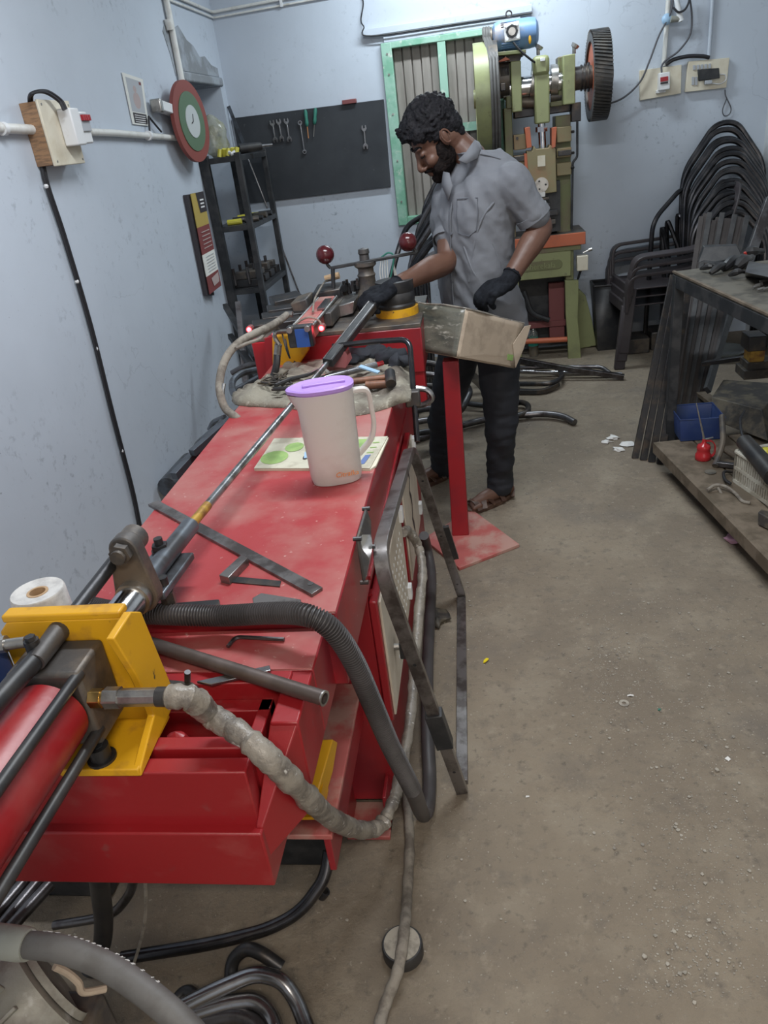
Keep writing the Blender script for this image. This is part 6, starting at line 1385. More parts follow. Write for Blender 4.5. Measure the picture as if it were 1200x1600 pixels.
for i in range(2, 9):
    t_ = i/8; c = nkb.lerp(hipc, t_)
    mb.ball(c, 1, 16, (.075, .11, .075), Matrix((F, Lf, UP)).transposed())
def arm(sh, el, wr, k):
    d1 = el-sh; d2 = wr-el
    limb(mb, [sh, sh+d1*.35, sh+d1*.75, el, el+d2*.28, el+d2*.70, wr], [.050, .051, .047, .043, .046, .035, .030], 18, 4)
arm(sL, eL, wL, 1); arm(sR, eR, wR, -1)
body = remesh(mb, 'body', 'skin', man, .0042, 3, .0008, 40)
# ear folds, eyes, brows, beard, hair
for s in (1, -1):
    MB().tube([H(-.012+.015*math.cos(a), s*.0875, -.006+.024*math.sin(a)) for a in [math.radians(q) for q in range(-100, 215, 15)]], .0032, 6).build('ear_rim', 'skin', body)
    eb = MB().tube(spline([H(.076, s*.050, .020), H(.090, s*.034, .028), H(.095, s*.014, .024)], 5), [.0035, .004, .005, .005, .0055, .0055, .0055, .005, .0045, .004, .0035], 8).build('eyebrow', 'hair', body)
    MB().tube(spline([H(.081, s*.044, -.007), H(.0925, s*.033, -.011), H(.0925, s*.020, -.008)], 5), .0020, 6).build('eyelashes', 'hair', body)
bm = MB()
hball(bm, (.040, 0, -.083), (.058, .057, .045), 24); hball(bm, (.080, 0, -.106), (.027, .029, .024), 18)
for s in (1, -1):
    hball(bm, (.025, s*.046, -.066), (.042, .019, .038), 18); hball(bm, (.008, s*.062, -.030), (.016, .012, .034), 14); hball(bm, (.092, s*.019, -.066), (.012, .013, .006), 12)
    hball(bm, (.055, s*.045, -.078), (.034, .018, .028), 14); hball(bm, (.020, s*.057, -.045), (.028, .015, .040), 14)
hball(bm, (.103, 0, -.062), (.009, .026, .007), 12)
remesh(bm, 'beard', 'beard', man, .0035, 2, .003, 120)
hm = MB()
hball(hm, (-.012, 0, .052), (.103, .083, .093), 28)
hball(hm, (-.060, 0, .005), (.052, .070, .060), 20)
hball(hm, (-.066, 0, -.035), (.034, .054, .036), 16)
hball(hm, (.052, 0, .094), (.048, .058, .034), 20); hball(hm, (.078, 0, .078), (.024, .046, .026), 16)
for s in (1, -1): hball(hm, (.010, s*.070, .022), (.022, .012, .030), 14); hball(hm, (.055, s*.058, .060), (.03, .018, .03), 14)
random.seed(4)
for _ in range(230):
    a = random.uniform(0, 2*math.pi); b_ = random.uniform(-.2, 1.5)
    d = V((math.cos(a)*math.cos(b_), math.sin(a)*math.cos(b_), math.sin(b_)))
    if d.x > .55 and d.z < .45: continue
    hball(hm, (-.012+d.x*.105, d.y*.084, .052+d.z*.094), (.008, .008, .006), 6)
for _ in range(70):
    hball(hm, (.080+random.uniform(-.035, .022), random.uniform(-.05, .05), .086+random.uniform(-.018, .028)), (.009, .009, .007), 6)
def hpush(p, n):
    return .0035*mnoise.noise(p*75)+.002*mnoise.noise(p*160)
remesh(hm, 'hair', 'hair', man, .0038, 1, push=hpush)
# --- shirt
def rings(mb, secs, n=40, e=2.4):
    """secs: (centre, half width along Lf, half depth along F, forward shift)"""
    vs = []
    for c, a, b, fs_ in secs:
        for i in range(n):
            q = 2*math.pi*i/n; cx = math.copysign(abs(math.cos(q))**(2/e), math.cos(q)); sy = math.copysign(abs(math.sin(q))**(2/e), math.sin(q))
            vs.append(V(c)+Lf*a*cx+F*(b*sy+fs_))
    m = len(secs)
    fs = [(i+k*n, (i+1) % n+k*n, (i+1) % n+(k+1)*n, i+(k+1)*n) for k in range(m-1) for i in range(n)]
    fs += [tuple(reversed(range(n))), tuple(range((m-1)*n, m*n))]
    mb.add(vs, fs, True)
hem = P(757, 512, y=TY); c1_ = P(744, 400, y=TY)
sm = MB()
rings(sm, [(hem+V((0, 0, -.03)), .195, .135, .0), (hem+V((0, 0, .05)), .192, .132, .0), (hem.lerp(c1_, .6), .180, .125, .01), (c1_, .182, .128, .012), (chest, .192, .128, .012), (P(744, 295, y=TY), .195, .118, .006), (shc+V((0, 0, .0)), .185, .098, -.004), (shc+V((0, 0, .028)), .145, .084, -.006), (shc.lerp(neckb, .5)+V((0, 0, .045)), .10, .075, -.004), (neckb+V((0, 0, .012)), .076, .070, .0)])
def sleeve(sh, el, k):
    d = el-sh
    limb(sm, [sh+V((0, 0, .0)), sh+d*.2, sh+d*.45, sh+d*(.68)], [.064, .066, .062, .062], 20, 5)
sleeve(sL, eL, 1); sleeve(sR, eR, -1)
def spush(p, n):
    w_ = mnoise.noise(V((p.x*9, p.y*9, p.z*4.5)))*.011+mnoise.noise(V((p.x*20+p.z*12, p.y*20, p.z*9)))*.009+(.5-abs(mnoise.noise(V((p.x*14+p.z*10, p.y*14, p.z*6)))))*.008+mnoise.noise(p*46)*.0016
    return w_
shirt = remesh(sm, 'shirt', 'shirt', man, .0062, 4, push=spush)
# cut lines: sleeve hems, placket, buttons, pocket, collar
def hemring(sh, el, f, r):
    d = (el-sh); c = sh+d*f; x = d.normalized().orthogonal().normalized(); y = d.normalized().cross(x)
    return [c+(x*math.cos(a)+y*math.sin(a))*r for a in [i*math.pi/14 for i in range(28)]]
for sh, el in ((sL, eL), (sR, eR)):
    d = (el-sh).normalized()
    MB().tube(hemring(sh, el, .72, .0630), 1, closed=True, sec=[(-.014, -.0018), (.014, -.0018), (.014, .0018), (-.014, .0018)], up=d).build('sleeve_hem', 'shirt', shirt)
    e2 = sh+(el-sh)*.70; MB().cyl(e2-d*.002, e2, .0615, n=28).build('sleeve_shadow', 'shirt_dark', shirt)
def front(u, v, off=.0):
    """point on the shirt surface seen at a pixel"""
    q = P(u, v, y=TY-.3); o = V(CAM); dr = (q-o).normalized()
    hit, loc, nor, idx = shirt_ray(o, dr)
    return (loc-dr*(.004+off), nor) if hit else (P(u, v, y=TY-.14), -F)
from mathutils.bvhtree import BVHTree
_bv = BVHTree.FromPolygons([v.co+V(shirt['_o']) for v in shirt.data.vertices], [tuple(p.vertices) for p in shirt.data.polygons])
def shirt_ray(o, d):
    loc, nor, idx, dist = _bv.ray_cast(o, d); return (loc is not None, loc, nor, idx)
pk = [front(u, v)[0] for u, v in ((706, 292), (704, 320), (702, 350), (703, 385), (704, 420), (706, 455), (708, 480))]
MB().tube(spline(pk, 6), 1, sec=[(-.0015, -.011), (.0015, -.011), (.0015, .011), (-.0015, .011)], up=F).build('placket', 'shirt', shirt)
for (u, v) in ((704, 332), (705, 365), (706, 401), (706, 440), (708, 466)):
    q, nn = front(u, v, .003); MB().cyl(q-nn*.001, q+nn*.0025, .0052, n=12).build('button', 'shirt_dark', shirt)
pkt = [front(u, v)[0] for u, v in ((714, 311), (746, 309), (747, 332), (744, 360), (733, 369), (716, 364), (713, 340))]
MB().tube(pkt, .0016, 6, closed=True).build('pocket_seam', 'shirt_dark', shirt)
# diagonal drag folds, from the armpit toward the hem
for pts in (((772, 316), (757, 335), (746, 362), (738, 400), (733, 440)), ((725, 385), (740, 425), (760, 450)), ((770, 380), (780, 410), (782, 440))):
    MB().tube(spline([front(u, v, -.0065)[0] for u, v in pts], 5), .0045, 8).build('cloth_fold', 'shirt', shirt)
# collar: stand and two leaves
nk = neckb+V((.0, 0, .0))
def colr(u, v, y): return P(u, v, y=y)
MB().add([colr(741, 219, 3.01), colr(750, 234, 3.00), colr(746, 247, 2.985), colr(729, 256, 2.965), colr(716, 250, 2.96), colr(728, 238, 2.985)], [(0, 1, 2, 3, 4, 5)]).build('collar_leaf', 'shirt', shirt, solid=.004)
MB().add([colr(741, 219, 3.01), colr(748, 222, 3.09), colr(745, 226, 3.16), colr(752, 240, 3.17), colr(756, 238, 3.06), colr(750, 234, 3.00)], [(0, 1, 5), (1, 4, 5), (1, 2, 3, 4)]).build('collar_back', 'shirt', shirt, solid=.004)
MB().add([colr(693, 268, 3.03), colr(690, 290, 3.01), colr(701, 314, 2.97), colr(707, 290, 2.97), colr(702, 270, 3.0)], [(0, 1, 2, 3, 4)]).build('collar_leaf', 'shirt', shirt, solid=.004)
MB().tube(spline([front(u, v)[0] for u, v in ((750, 240), (765, 243), (782, 248))], 5), .0025, 6).build('yoke_seam', 'shirt', shirt)
# --- trousers
tm_ = MB()
def pel(c): rings(tm_, [(c+V((0, 0, -.10)), .155, .105, 0), (c+V((0, 0, -.04)), .165, .115, 0), (c+V((0, 0, .06)), .165, .115, 0), (c+V((0, 0, .10)), .15, .105, 0)])
pel(P(755, 512, y=TY))
limb(tm_, [hipL, hipL.lerp(kL, .5), kL, kL.lerp(aL, .45), aL.lerp(kL, .12), aL+V((0, 0, -.012))], [.095, .084, .068, .061, .056, .058], 20, 5)
limb(tm_, [hipR, hipR.lerp(kR, .5), kR, kR.lerp(aR, .45), aR.lerp(kR, .12), aR+V((0, 0, -.012))], [.095, .084, .068, .061, .056, .058], 20, 5)
def tpush(p, n):
    k = 1.0 if p.z > .45 else 1.6
    return (mnoise.noise(V((p.x*12, p.y*12, p.z*16)))*.006+mnoise.noise(V((p.x*20, p.y*20, p.z*42)))*.0035)*k
remesh(tm_, 'trousers', 'trousers', man, .007, 4, push=tpush)
# --- feet and sandals
def foot(an, lab):
    d = F; b0 = V((an.x, an.y, 0)); s_ = Lf
    fm = MB()
    heel = b0-d*.045; toe = b0+d*.175
    limb(fm, [V((an.x, an.y, an.z+.02)), b0+V((0, 0, .07)), b0+V((0, 0, .048))], [.036, .036, .034], 14, 4)
    limb(fm, [heel+V((0, 0, .042)), b0+d*.03+V((0, 0, .045)), b0+d*.09+V((0, 0, .040)), b0+d*.14+V((0, 0, .034))], [.027, .033, .030, .022], 14, 4)
    for k in range(5):
        o_ = (k-2)*.0165; ln = .035-.005*k if True else 0
        base = b0+d*.135+s_*o_*-1*1.0; 
        limb(fm, [base+V((0, 0, .030)), base+d*(.035-.006*k)+V((0, 0, .028))], [.012, .0105-.001*k*.5], 8, 2)
    ft_ = remesh(fm, 'foot', 'skin', man, .004, 2)
    sole = []
    for i in range(28):
        a = 2*math.pi*i/28; x = math.cos(a)*.135; y = math.sin(a)*(.046+.008*math.cos(a))
        sole.append(b0+d*(.062+x)+s_*y+V((0, 0, .0)))
    sn = MB().prism(sole, (0, 0, .022)).build('sandal', 'sandal', man, bevel=.003)
    for (x0, x1, h) in ((.07, .125, .066), (.125, .07, .067), (.02, .02, .085), (.145, .150, .058)):
        a = b0+d*x0-s_*.050+V((0, 0, .018)); c = b0+d*x1+s_*.050+V((0, 0, .018)); mid = (a+c)/2+V((0, 0, h))
        q = [a*(1-t_)**2+mid*2*t_*(1-t_)+c*t_*t_ for t_ in [i/12 for i in range(13)]]
        MB().tube(q, 1, sec=[(-.002, -.011), (.002, -.011), (.002, .011), (-.002, .011)], up=V((0, 0, 1))).build('strap', 'sandal', sn)
    MB().tube(fillet([b0-d*.03-s_*.045+V((0, 0, .02)), b0-d*.075+V((0, 0, .05)), b0-d*.03+s_*.045+V((0, 0, .02))], .04, 6), 1, sec=[(-.002, -.009), (.002, -.009), (.002, .009), (-.002, .009)], up=V((0, 0, 1))).build('heel_strap', 'sandal', sn)
foot(aL, 'l'); foot(aR, 'r')
# --- gloved hands
def glove(wr, el, d, n, s, curls, spread=1.0, thumb_c=.5, name='glove'):
    """d: wrist to knuckles, n: palm side, s: thumb side; curls: bend per joint for the four fingers"""
    d = V(d).normalized(); n = V(n); n = (n-d*n.dot(d)).normalized(); s = V(s); s = (s-d*s.dot(d)-n*s.dot(n)).normalized()
    g = MB(); ar = (V(wr)-V(el)).normalized()
    limb(g, [wr-ar*.035, wr, wr+d*.02], [.034, .033, .031], 16, 4)
    for k in range(4):
        o_ = (.030-.020*k)
        limb(g, [wr+d*.005+s*o_*.55, wr+d*.05+s*o_*.95, wr+d*.092+s*o_], [.018, .0175, .0145], 12, 3)
    lens_ = (.074, .082, .076, .060)
    for k in range(4):
        o_ = (.031-.0205*k); base = wr+d*(.092-(.004 if k in (0, 3) else 0)-(.006 if k == 3 else 0))+s*o_; an = 0; pts = [base]; dirv = d+s*(.10-.07*k)*spread
        cur = base; L_ = lens_[k]
        for j, fr in enumerate((.45, .30, .25)):
            an += curls[k][j]; v_ = (dirv.normalized()*math.cos(an)+n*math.sin(an)); cur = cur+v_*L_*fr; pts.append(cur)
        limb(g, pts, [.0132, .0126, .0118, .0102], 10, 3)
    tb = wr+d*.022+s*.026; t1 = tb+(d*.6+s*.75+n*.25).normalized()*.038; t2 = t1+(d*.9+s*.25+n*thumb_c).normalized()*.030; t3 = t2+(d*.95-s*.10+n*thumb_c*1.4).normalized()*.024
    limb(g, [tb, t1, t2, t3], [.0170, .0138, .0122, .0105], 10, 3)
    o = remesh(g, name, 'glove', man, .0030, 2, .0012, 90)
    a = ar; MB().tube([wr-a*.034+(a.orthogonal().normalized()*math.cos(q)+a.cross(a.orthogonal().normalized())*math.sin(q))*.0345 for q in [i*math.pi/10 for i in range(20)]], .003, 6, closed=True).build('cuff_rib', 'glove', o)
    return o
grip = P(584, 470, y=2.70)
dR = (grip-wR)+V((0, -.0, .0)); wR2 = wR+dR.normalized()*.01
glove(wR2, eR, dR+V((0, 0, .015)), V((-.25, .15, -1)), V((.2, .9, .1)), [(.55, .95, .8), (.6, 1.0, .85), (.65, 1.0, .85), (.7, 1.05, .8)], .6, 1.1)
gl = P(752, 462, y=2.79)
glove(wL, eL, gl-wL, V((-.15, .25, -1)), V((-.4, .9, .0))*-1*-1, [(.55, .75, .5), (.60, .85, .5), (.65, .9, .5), (.7, .95, .5)], .9, .5)
# ================================================================ on the floor
t = thing('post_stand', 'red square post on a flat red base plate in front of the man', 'stand', tuple(P(735, 840, z=0)))
q = [P(812, 853, z=.012), P(718, 889, z=.012), P(672, 835, z=.012), P(745, 808, z=.012)]
q = [V((p.x, p.y, .0)) for p in (P(812, 855, z=0), P(718, 892, z=0), V((-.285, 2.66, 0)), V((-.09, 2.90, 0)))]
MB().prism(q, (0, 0, .014)).build('base_plate', 'dusty_red', t, bevel=.002)
pa = P(718, 838, z=.014)
MB().hexa([V((-.168, 2.665, .014)), V((-.100, 2.665, .014)), V((-.168, 2.735, .014)), V((-.100, 2.735, .014)), V((-.150, 2.675, .735)), V((-.092, 2.675, .735)), V((-.150, 2.735, .735)), V((-.092, 2.735, .735))]).build('post', 'red_clean', t, bevel=.003)
# carton on the post
cM = Matrix(((0.60651076, -0.751927, 0.25836115), (0.70242745, 0.65899048, 0.2689372), (-0.37247868, 0.01836666, 0.92785899)))
cO = V((-0.09687833, 2.6191373, 0.76612857))
ca_, cb_2, cc_ = .351, .252, .167
t = thing('carton', 'oily torn cardboard carton tilted on top of the red post', 'carton', tuple(cO))
def CW(a, b, c): return cO+cM @ V((a*ca_, b*cb_2, c*cc_))
th_ = .012
def panel(pts, ext, nm, m):
    mb = MB().prism(pts, ext); return mb.build(nm, m, t, bevel=.002)
def cpanel(o, ua, ub, nm, m, thick, n=10, amp=.004):
    vs = []
    for j in range(n):
        for i in range(n):
            p = CW(*[o[k]+ua[k]*i/(n-1)+ub[k]*j/(n-1) for k in range(3)])
            vs.append(p+thick*mnoise.noise(p*16)*amp/.004*.004/ max(1e-6, thick.length)*1.0 if False else p+thick.normalized()*mnoise.noise(p*14)*amp)
    MB().add(vs, [(i+j*n, i+1+j*n, i+1+(j+1)*n, i+(j+1)*n) for j in range(n-1) for i in range(n-1)], True).build(nm, m, t, solid=.005, sharp=60)
ax, bx2, cx2 = [cM @ V(v) for v in ((1, 0, 0), (0, 1, 0), (0, 0, 1))]
cpanel((0, 0, 0), (1, 0, 0), (0, 0, 1), 'end_panel', 'cardboard', bx2)
cpanel((0, 0, 0), (0, 1, 0), (0, 0, 1), 'wet_side_panel', 'cardboard_wet', ax)
cpanel((1, 0, 0), (0, 1, 0), (0, 0, 1), 'side_panel', 'cardboard', ax)
cpanel((0, 1, 0), (1, 0, 0), (0, 0, 1), 'end_panel', 'cardboard', bx2)
cpanel((0, 0, 0), (1, 0, 0), (0, 1, 0), 'bottom_panel', 'cardboard', cx2)
MB().prism([CW(1.0, -.02, .95), CW(1.06, -.06, 1.0), CW(1.03, -.05, .45), CW(1.0, -.01, .0), CW(.86, -.015, .5)], -bx2*.003).build('torn_flap', 'cardboard', t)
MB().prism([CW(.03, -.02, .02), CW(.90, -.02, .02), CW(.82, -.03, .20), CW(.4, -.03, .16), CW(.12, -.02, .95), CW(.03, -.02, .95)], -bx2*.002).build('tape_strip', 'cardboard', t)
MB().prism([CW(.80, -.03, .14), CW(.90, -.03, .14), CW(.90, -.03, .27), CW(.80, -.03, .27)], -bx2*.002).build('green_mark', 'print_green', t)
MB().tube([CW(0, 0, 1.01), CW(.3, -.01, 1.02), CW(.6, .01, 1.0), CW(1, 0, 1.01)], .004, 6).tube([CW(0, 0, 1.01), CW(-.01, .4, 1.03), CW(0, .8, 1.0), CW(0, 1, 1.02)], .004, 6).build('torn_rim', 'wrap', t)
MB().hexa([CW(a, b, c) for c in (.3, .8) for b in (.08, .92) for a in (.08, .92)]).build('packed_parts', 'grime', t)
# bottle under the press
bp2 = P(834, 556, z=0)
t = thing('plastic_bottle', 'small clear bottle with green cap and label standing by the press leg', 'bottle', tuple(bp2))
MB().lathe([(0, 0), (.030, 0), (.033, .01), (.033, .10), (.031, .12), (.033, .14), (.030, .165), (.014, .19), (.013, .205), (0, .205)], bp2, n=24).build('body', 'bottle', t)
MB().cyl(bp2+V((0, 0, .004)), bp2+V((0, 0, .07)), .030, n=24).build('liquid', 'tea', t)
MB().cyl(bp2+V((0, 0, .075)), bp2+V((0, 0, .135)), .034, n=24, caps=False).build('label_band', 'bottle_green', t)
MB().cyl(bp2+V((0, 0, .205)), bp2+V((0, 0, .225)), .016, n=16).build('cap', 'bottle_green', t)
# tubes on the floor behind the man
def ftube(pts, r, m, lab, grp=None, sq=False, name='steel_tube'):
    q = [P(u, v, z=z) for u, v, z in pts]
    if sq: o = MB().tube(fillet(q, .06, 5), 1, sec=[(-r, -r), (r, -r), (r, r), (-r, r)], up=V((0, 0, 1))).build(name, m, bevel=.001)
    else: o = MB().tube(fillet(q, .12, 8), r, 12).build(name, m)
    return tag(o, lab, 'tube', grp)
ftube([(610, 625, .30), (806, 574, .07), (940, 573, .05), (953, 583, .03)], .013, 'steel', 'topmost long tube of the floor heap reaching toward the chairs')
ftube([(800, 560, .12), (880, 575, .08), (975, 589, .02)], .015, 'steel', 'square tube crossing the floor heap and pointing at the chair leg', None, True, 'square_tube')
ftube([(800, 580, .05), (972, 585, .02)], .014, 'bright_tube', 'bright straight tube under the crossing tubes in front of the press')
ftube([(790, 600, .02), (860, 600, .05), (880, 590, .05), (872, 572, .05), (800, 565, .06)], .015, 'dark_steel', 'dark looped tube end at the front of the floor heap')
ftube([(800, 612, .02), (852, 612, .02), (872, 600, .03)], .013, 'dark_steel', 'dark square tube lying frontmost in the heap by the press', None, True, 'square_tube')
ftube([(640, 690, .02), (700, 670, .03), (770, 652, .03), (850, 646, .03), (880, 650, .03), (898, 660, .02)], .018, 'steel', 'thick round tube with a bent end lying behind the legs of the man')
ftube([(800, 652, .03), (825, 645, .04), (826, 632, .04), (810, 627, .03), (800, 640, .03)], .016, 'dark_steel', 'short curled tube end touching his trousers on the floor')
ftube([(700, 650, .02), (722, 640, .2), (735, 612, .25), (726, 598, .3)], .018, 'dark_steel', 'dark bent tube seen between the legs of the man')
ftube([(735, 585, .30), (752, 600, .2), (762, 615, .15)], .018, 'zinc', 'bright cut tube end seen between the legs of the man', None, True, 'square_tube')
ftube([(725, 630, .04), (790, 638, .03)], .016, 'dark_steel', 'straight dark tube lying on the floor between his legs')
for i in range(7):
    ftube([(648, 570+i*18, .42-.05*i), (668, 566+i*18, .42-.05*i), (690, 572+i*17, .40-.05*i)], .016, 'steel' if i % 2 else 'dark_steel', 'stacked bent tube end between the red bed and his leg', 'tube ends stacked between bed and man')
# hoses and cable along the cabinet
t = thing('wrapped_cable', 'dusty cloth-wrapped cable running over the floor to the round weight', 'cable', tuple(P(640, 1350, z=0)))
cpt = spline([P(634, 990, z=.05), P(632, 1060, z=.03), P(628, 1150, z=.02), P(634, 1230, z=.014), P(640, 1310, z=.012), P(636, 1400, z=.015), P(632, 1450, z=.05), P(622, 1515, z=.045), P(602, 1570, z=.014), P(585, 1630, z=.012)], 8)
MB().tube(cpt, [.0115+.001*math.sin(i*1.7) for i in range(len(cpt))], 12).build('cable_run', 'rope', t)
t = thing('round_weight', 'low black round weight with a dusty top under the wrapped cable', 'weight', tuple(P(630, 1490, z=0)))
wc = P(629, 1480, z=0.02); wc = V((wc.x, wc.y, 0))
MB().lathe([(0, 0), (.040, 0), (.042, .004), (.042, .030), (.040, .033), (0, .033)], wc, n=36).build('drum', 'black_rubber', t, sharp=40)
MB().lathe([(0, .033), (.037, .033), (.037, .0345), (0, .0345)], wc, n=36).build('dusty_top', 'stone', t)
t = thing('rag', 'small dirty rag on the floor beside the hoses', 'rag', tuple(P(690, 970, z=0)))
mb = MB().ball(P(686, 965, z=.008), .045, 18, (.7, 1.2, .22)); mb.v = [V((p.x, p.y, max(.001, p.z)))+V((mnoise.noise(p*35), mnoise.noise(p*35+V((3, 0, 0))), .5*abs(mnoise.noise(p*30))))*.03 for p in mb.v]; mb.build('cloth', 'grime', t, sharp=80)
# small black bent pipes under the near end
t_ = [P(514, 1330, z=.16), P(508, 1372, z=.12), P(470, 1425, z=.07), P(420, 1452, z=.05), P(330, 1475, z=.04), P(190, 1497, z=.03)]
tag(MB().tube(fillet(t_, .06, 7), .0135, 14).build('bent_tube', 'oily_tube'), 'black bent tube crossing the floor under the near end of the machine', 'tube')
tag(MB().pipe(P(502, 1400, z=.03), P(508, 1392, z=.045), .012, .008, 14).build('tube_offcut', 'dark_steel'), 'short ring-like tube offcut touching the black bent tube', 'offcut')
bent = [([(360, 1540, .02), (362, 1500, .05), (385, 1480, .07), (410, 1490, .07), (440, 1512, .05)], .0135, 'dark_steel', 'dark hooked tube lying furthest of the bright bent tubes at the bottom'),
        ([(250, 1590, .06), (330, 1550, .08), (400, 1520, .09), (440, 1530, .09), (462, 1560, .07), (485, 1620, .05)], .0150, 'bright_tube', 'bright bent tube, topmost of the bundle at the bottom edge'),
        ([(280, 1590, .05), (360, 1566, .06), (400, 1562, .06), (425, 1585, .05), (440, 1640, .04)], .0150, 'bright_tube', 'bright bent tube, second of the bundle at the bottom edge'),
        ([(320, 1595, .04), (370, 1584, .05), (405, 1600, .045), (415, 1640, .04)], .0150, 'steel', 'bent tube, third of the bundle at the bottom edge'),
        ([(270, 1570, .02), (290, 1545, .03), (310, 1560, .03), (330, 1600, .03)], .012, 'black_rubber', 'black curved tube just left of the bright bundle')]
for pts, r, m_, lab in bent:
    tag(MB().tube(fillet([P(u, v, z=z) for u, v, z in pts], .05, 8), r, 16).build('bent_tube', m_), lab, 'tube')
t = thing('black_hose', 'thick black hose hanging straight down under the near red slab', 'hose', tuple(P(165, 1500, z=.1)))
MB().tube(spline([P(150, 1330, z=.5), P(158, 1400, z=.3), P(162, 1440, z=.2), P(158, 1480, z=.12), P(140, 1520, z=.08)], 6), .018, 14).build('hose_run', 'black_rubber', t)
t = thing('thin_rope', 'thin twisted rope hanging from the near red slab', 'rope', tuple(P(215, 1505, z=.05)))
MB().tube(spline([P(226, 1370, z=.54), P(228, 1400, z=.42), P(226, 1440, z=.3), P(217, 1480, z=.15), P(207, 1512, z=.06)], 8), .0032, 6).build('strand', 'rope', t)
tag(MB().tube(fillet([P(85, 1446, z=.10), P(148, 1436, z=.12), P(180, 1426, z=.14), P(205, 1395, z=.2), P(210, 1360, z=.3)], .05, 6), .0095, 12).build('pale_tube', 'steel'), 'thin grey tube bending up under the near red slab', 'tube')
for i, (u0, v0, u1, v1) in enumerate(((-15, 1440, 45, 1370), (0, 1450, 62, 1376), (14, 1452, 78, 1382), (-30, 1425, 28, 1368))):
    tag(MB().cyl(P(u0, v0, z=.22), P(u1, v1, z=.22), .013, n=14).build('round_bar', 'steel'), ('second', 'third', 'rightmost', 'leftmost')[i]+' thick round bar in the row at the lower left corner', 'bar', 'round bars at the lower left under the slab')
tag(MB().box((-1.20, 1.05, 0), (-.92, 1.25, .20)).build('bar_trestle', 'black_paint', bevel=.01), 'low dark block carrying the round bars at the lower left', 'block')
# foreground hose with lettering and the cast motor
t = thing('hydraulic_hose', 'thick grey hose with white lettering sweeping across the bottom left corner', 'hose', tuple(P(100, 1500, z=.55)))
hz = [V(P(35, 1475, z=.62)), V(P(100, 1484, z=.62)), V(P(170, 1512, z=.61)), V(P(240, 1560, z=.60)), V(P(300, 1615, z=.58)), V(P(350, 1680, z=.56))]
hh_ = spline(hz, 10)
MB().tube(hh_, .0165, 24).build('hose_run', 'grey_hose', t)
d0 = (hh_[1]-hh_[0]).normalized()
MB().tube([hh_[0]-d0*.06+V((0, 0, .0)), hh_[0]-d0*.002, hh_[0]+d0*.010], [.021, .021, .0195], 24).build('crimp_collar', 'grey_green', t, bevel=.002)
# letters follow the upper side of the hose
word = '& SAE 100R2AT TYPE S 12'
lens = [0]
for i in range(1, len(hh_)): lens.append(lens[-1]+(hh_[i]-hh_[i-1]).length)
s_ = .012
for chh in word:
    if s_ > lens[-1]-.01: break
    j = max(k for k in range(len(lens)-1) if lens[k] <= s_)
    f = (s_-lens[j])/(lens[j+1]-lens[j]); pt = hh_[j].lerp(hh_[j+1], f); dr = (hh_[min(j+2, len(hh_)-1)]-hh_[max(0, j-1)]).normalized()
    up_ = V((0.25, .92, .62)); up_ = (up_-dr*up_.dot(dr)).normalized(); sdn = up_.cross(dr)
    if chh != ' ': text(chh, 'print_white', .0095, pt+up_*.0166, dr, sdn, t, 'hose_letter', depth=.0003, lift=.0003)
    s_ += .0088 if chh != ' ' else .0075
t = thing('cast_motor', 'dusty grey finned cast pump housing in the bottom left corner', 'pump', tuple(P(30, 1580, z=.3)))
g0, g1 = P(-40, 1640, z=.45), P(70, 1555, z=.45)
gd = (g1-g0).normalized()
MB().lathe([(0, -.1), (.085, -.1), (.088, .03), (.080, .062), (.06, .070), (0, .070)], P(20, 1600, z=.42), (gd.x, gd.y, .25), 40).build('housing', 'motor_grey', t, sharp=30)
cc = P(20, 1600, z=.42); axd = V((gd.x, gd.y, .25)).normalized(); ox = axd.orthogonal().normalized(); oy = axd.cross(ox)
for k in range(16):
    a = 2*math.pi*k/16; dd2 = ox*math.cos(a)+oy*math.sin(a)
    MB().bar(cc+dd2*.093-axd*.09, cc+dd2*.091+axd*.035, .006, .018, dd2).build('cooling_fin', 'motor_grey', t, bevel=.0015)
MB().lathe([(.062, .068), (.066, .078), (.070, .068)], cc, axd, 36).build('end_ring', 'motor_grey', t)
MB().box((-.84, .46, .28), (-.62, .62, .40)).build('pump_foot', 'cast_dark', t, bevel=.008)
MB().tube(spline([P(85, 1510, z=.5), P(105, 1520, z=.48), P(122, 1535, z=.46), P(130, 1550, z=.44), P(165, 1545, z=.42)], 6), .0055, 8).build('dried_drip', 'cardboard', t)
MB().cyl((-.72, .55, 0), (-.72, .55, .30), .09, n=24).build('pump_stand', 'cast_dark', t)
# litter
def litter(name, u, v, m_, lab, cat, pts, th=.002):
    c = P(u, v, z=0); return tag(MB().prism([c+V((x*.001, y*.001, .001+zz*.001)) for x, y, zz in pts], (0, 0, th)).build(name, m_), lab, cat)
litter('sweet_wrapper', 759, 1034, 'foil_yellow', 'small yellow foil wrapper lying on the open floor', 'wrapper', [(-8, -9, 0), (-2, -11, 4), (9, 4, 3), (10, 12, 0), (3, 10, 5), (-6, 2, 2)])
litter('paper_scrap', 985, 1088, 'white_paper', 'tiny white folded paper scrap in the middle of the open floor', 'paper', [(-9, -2, 0), (0, -3, 3), (9, -3, 0), (9, 3, 0), (0, 2, 3), (-8, 3, 0)])
litter('paper_scrap', 1137, 1187, 'white_paper', 'white square paper scrap on the floor toward the right edge', 'paper', [(-7, 2, 0), (2, 7, 2), (7, -1, 0), (0, -7, 0)])
litter('paper_scrap', 824, 1246, 'white_paper', 'white scrap on the floor right of the leaning frame foot', 'paper', [(-4, -2, 0), (5, -1, 1), (5, 3, 0), (-3, 3, 0)])
litter('green_scrap', 1030, 1110, 'green_plastic', 'tiny green plastic scrap on the open floor', 'scrap', [(-4, -3, 0), (3, -4, 3), (5, 3, 0), (-2, 4, 0)], .003)
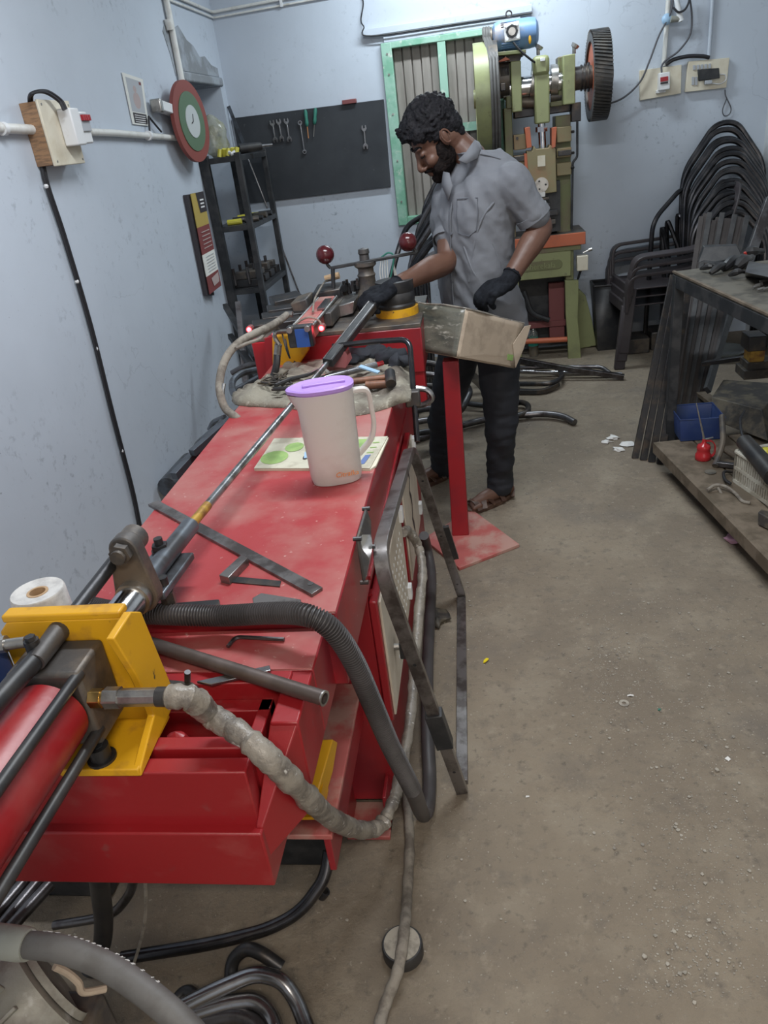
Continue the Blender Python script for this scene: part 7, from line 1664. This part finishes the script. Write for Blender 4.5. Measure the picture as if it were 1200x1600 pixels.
for k, (u, v, s) in enumerate(((958, 684, 1), (980, 694, 1.2), (967, 702, 1), (948, 690, .8))):
    c = P(u, v, z=.005); mb = MB().ball(c, .022*s, 8, (1.5, 1, .5)); mb.v = [p+V((mnoise.noise(p*60), mnoise.noise(p*60+V((4, 0, 0))), 0))*.02 for p in mb.v]; mb.v = [V((p.x, p.y, max(.001, p.z))) for p in mb.v]
    tag(mb.build('crumpled_tissue', 'white_paper', sharp=20), 'crumpled white tissue in the litter by the feet of the leaning bars', 'tissue', 'crumpled tissues by the leaning bars')
mb = MB().ball(P(1147, 842, z=.012), .03, 10, (1, 1, .5)); mb.v = [p+V((mnoise.noise(p*50), mnoise.noise(p*50+V((4, 0, 0))), 0))*.02 for p in mb.v]; mb.v = [V((p.x, p.y, max(.001, p.z))) for p in mb.v]
tag(mb.build('pink_wrapper', 'pink_film', sharp=20), 'pinkish film wrapper under the edge of the low shelf', 'wrapper')
tag(MB().lathe([(.006, 0), (.014, 0), (.014, .0015), (.006, .0015), (.006, 0)], P(975, 1099, z=.001), n=20).build('flat_washer', 'stone'), 'flat dusty washer on the floor under the white paper scrap', 'washer')
# pebbles and grit
random.seed(33)
pbm = MB()
ICO = [V((math.cos(a)*math.cos(b), math.sin(a)*math.cos(b), math.sin(b))) for b in (-.6, .6) for a in [i*math.pi*2/5+(b > 0)*.6 for i in range(5)]]
def pebble(mb, c, r):
    q = [c+V((p.x*r*random.uniform(.6, 1.2), p.y*r*random.uniform(.6, 1.2), p.z*r*random.uniform(.4, .8))) for p in ICO]
    mb.add(q, [tuple(reversed(range(5))), tuple(range(5, 10))]+[(i, (i+1) % 5, (i+1) % 5+5, i+5) for i in range(5)])
for _ in range(5200):
    zone = random.random()
    if zone < .5: u, v = random.gauss(1090, 70), random.uniform(930, 1560)
    elif zone < .7: u, v = random.gauss(960, 40), random.gauss(1040, 60)
    elif zone < .8: u, v = random.gauss(715, 30), random.gauss(950, 40)
    elif zone < .9: u, v = random.uniform(820, 1000), random.gauss(700, 45)
    else: u, v = random.uniform(660, 1195), random.uniform(620, 1590)
    if u < 640 or v < 590 or u > 1230: continue
    c = P(u, v, z=0)
    if c.x > .95 and c.y > 2.2 or c.y < .3: continue
    r = random.choice([.0009, .0013, .0018, .0026]) if random.random() < .97 else random.uniform(.004, .006)
    pebble(pbm, c+V((0, 0, r*.25)), r)
o = pbm.build('floor_grit', 'stone'); tag(o, 'loose grit and pebbles scattered over the open floor', 'grit', kind='stuff')
for k, (u, v, r) in enumerate(((1121, 1203, .008), (1007, 1395+100, .007), (542, 1437, .005), (1107, 1438, .006), (783, 1436, .004), (525, 1405, .003), (1155, 1224, .006))):
    mb = MB(); pebble(mb, P(u, v, z=r*.4), r); tag(mb.build('pebble', 'stone', bevel=.001), 'single larger pebble on the bare floor', 'pebble', 'larger pebbles on the bare floor')
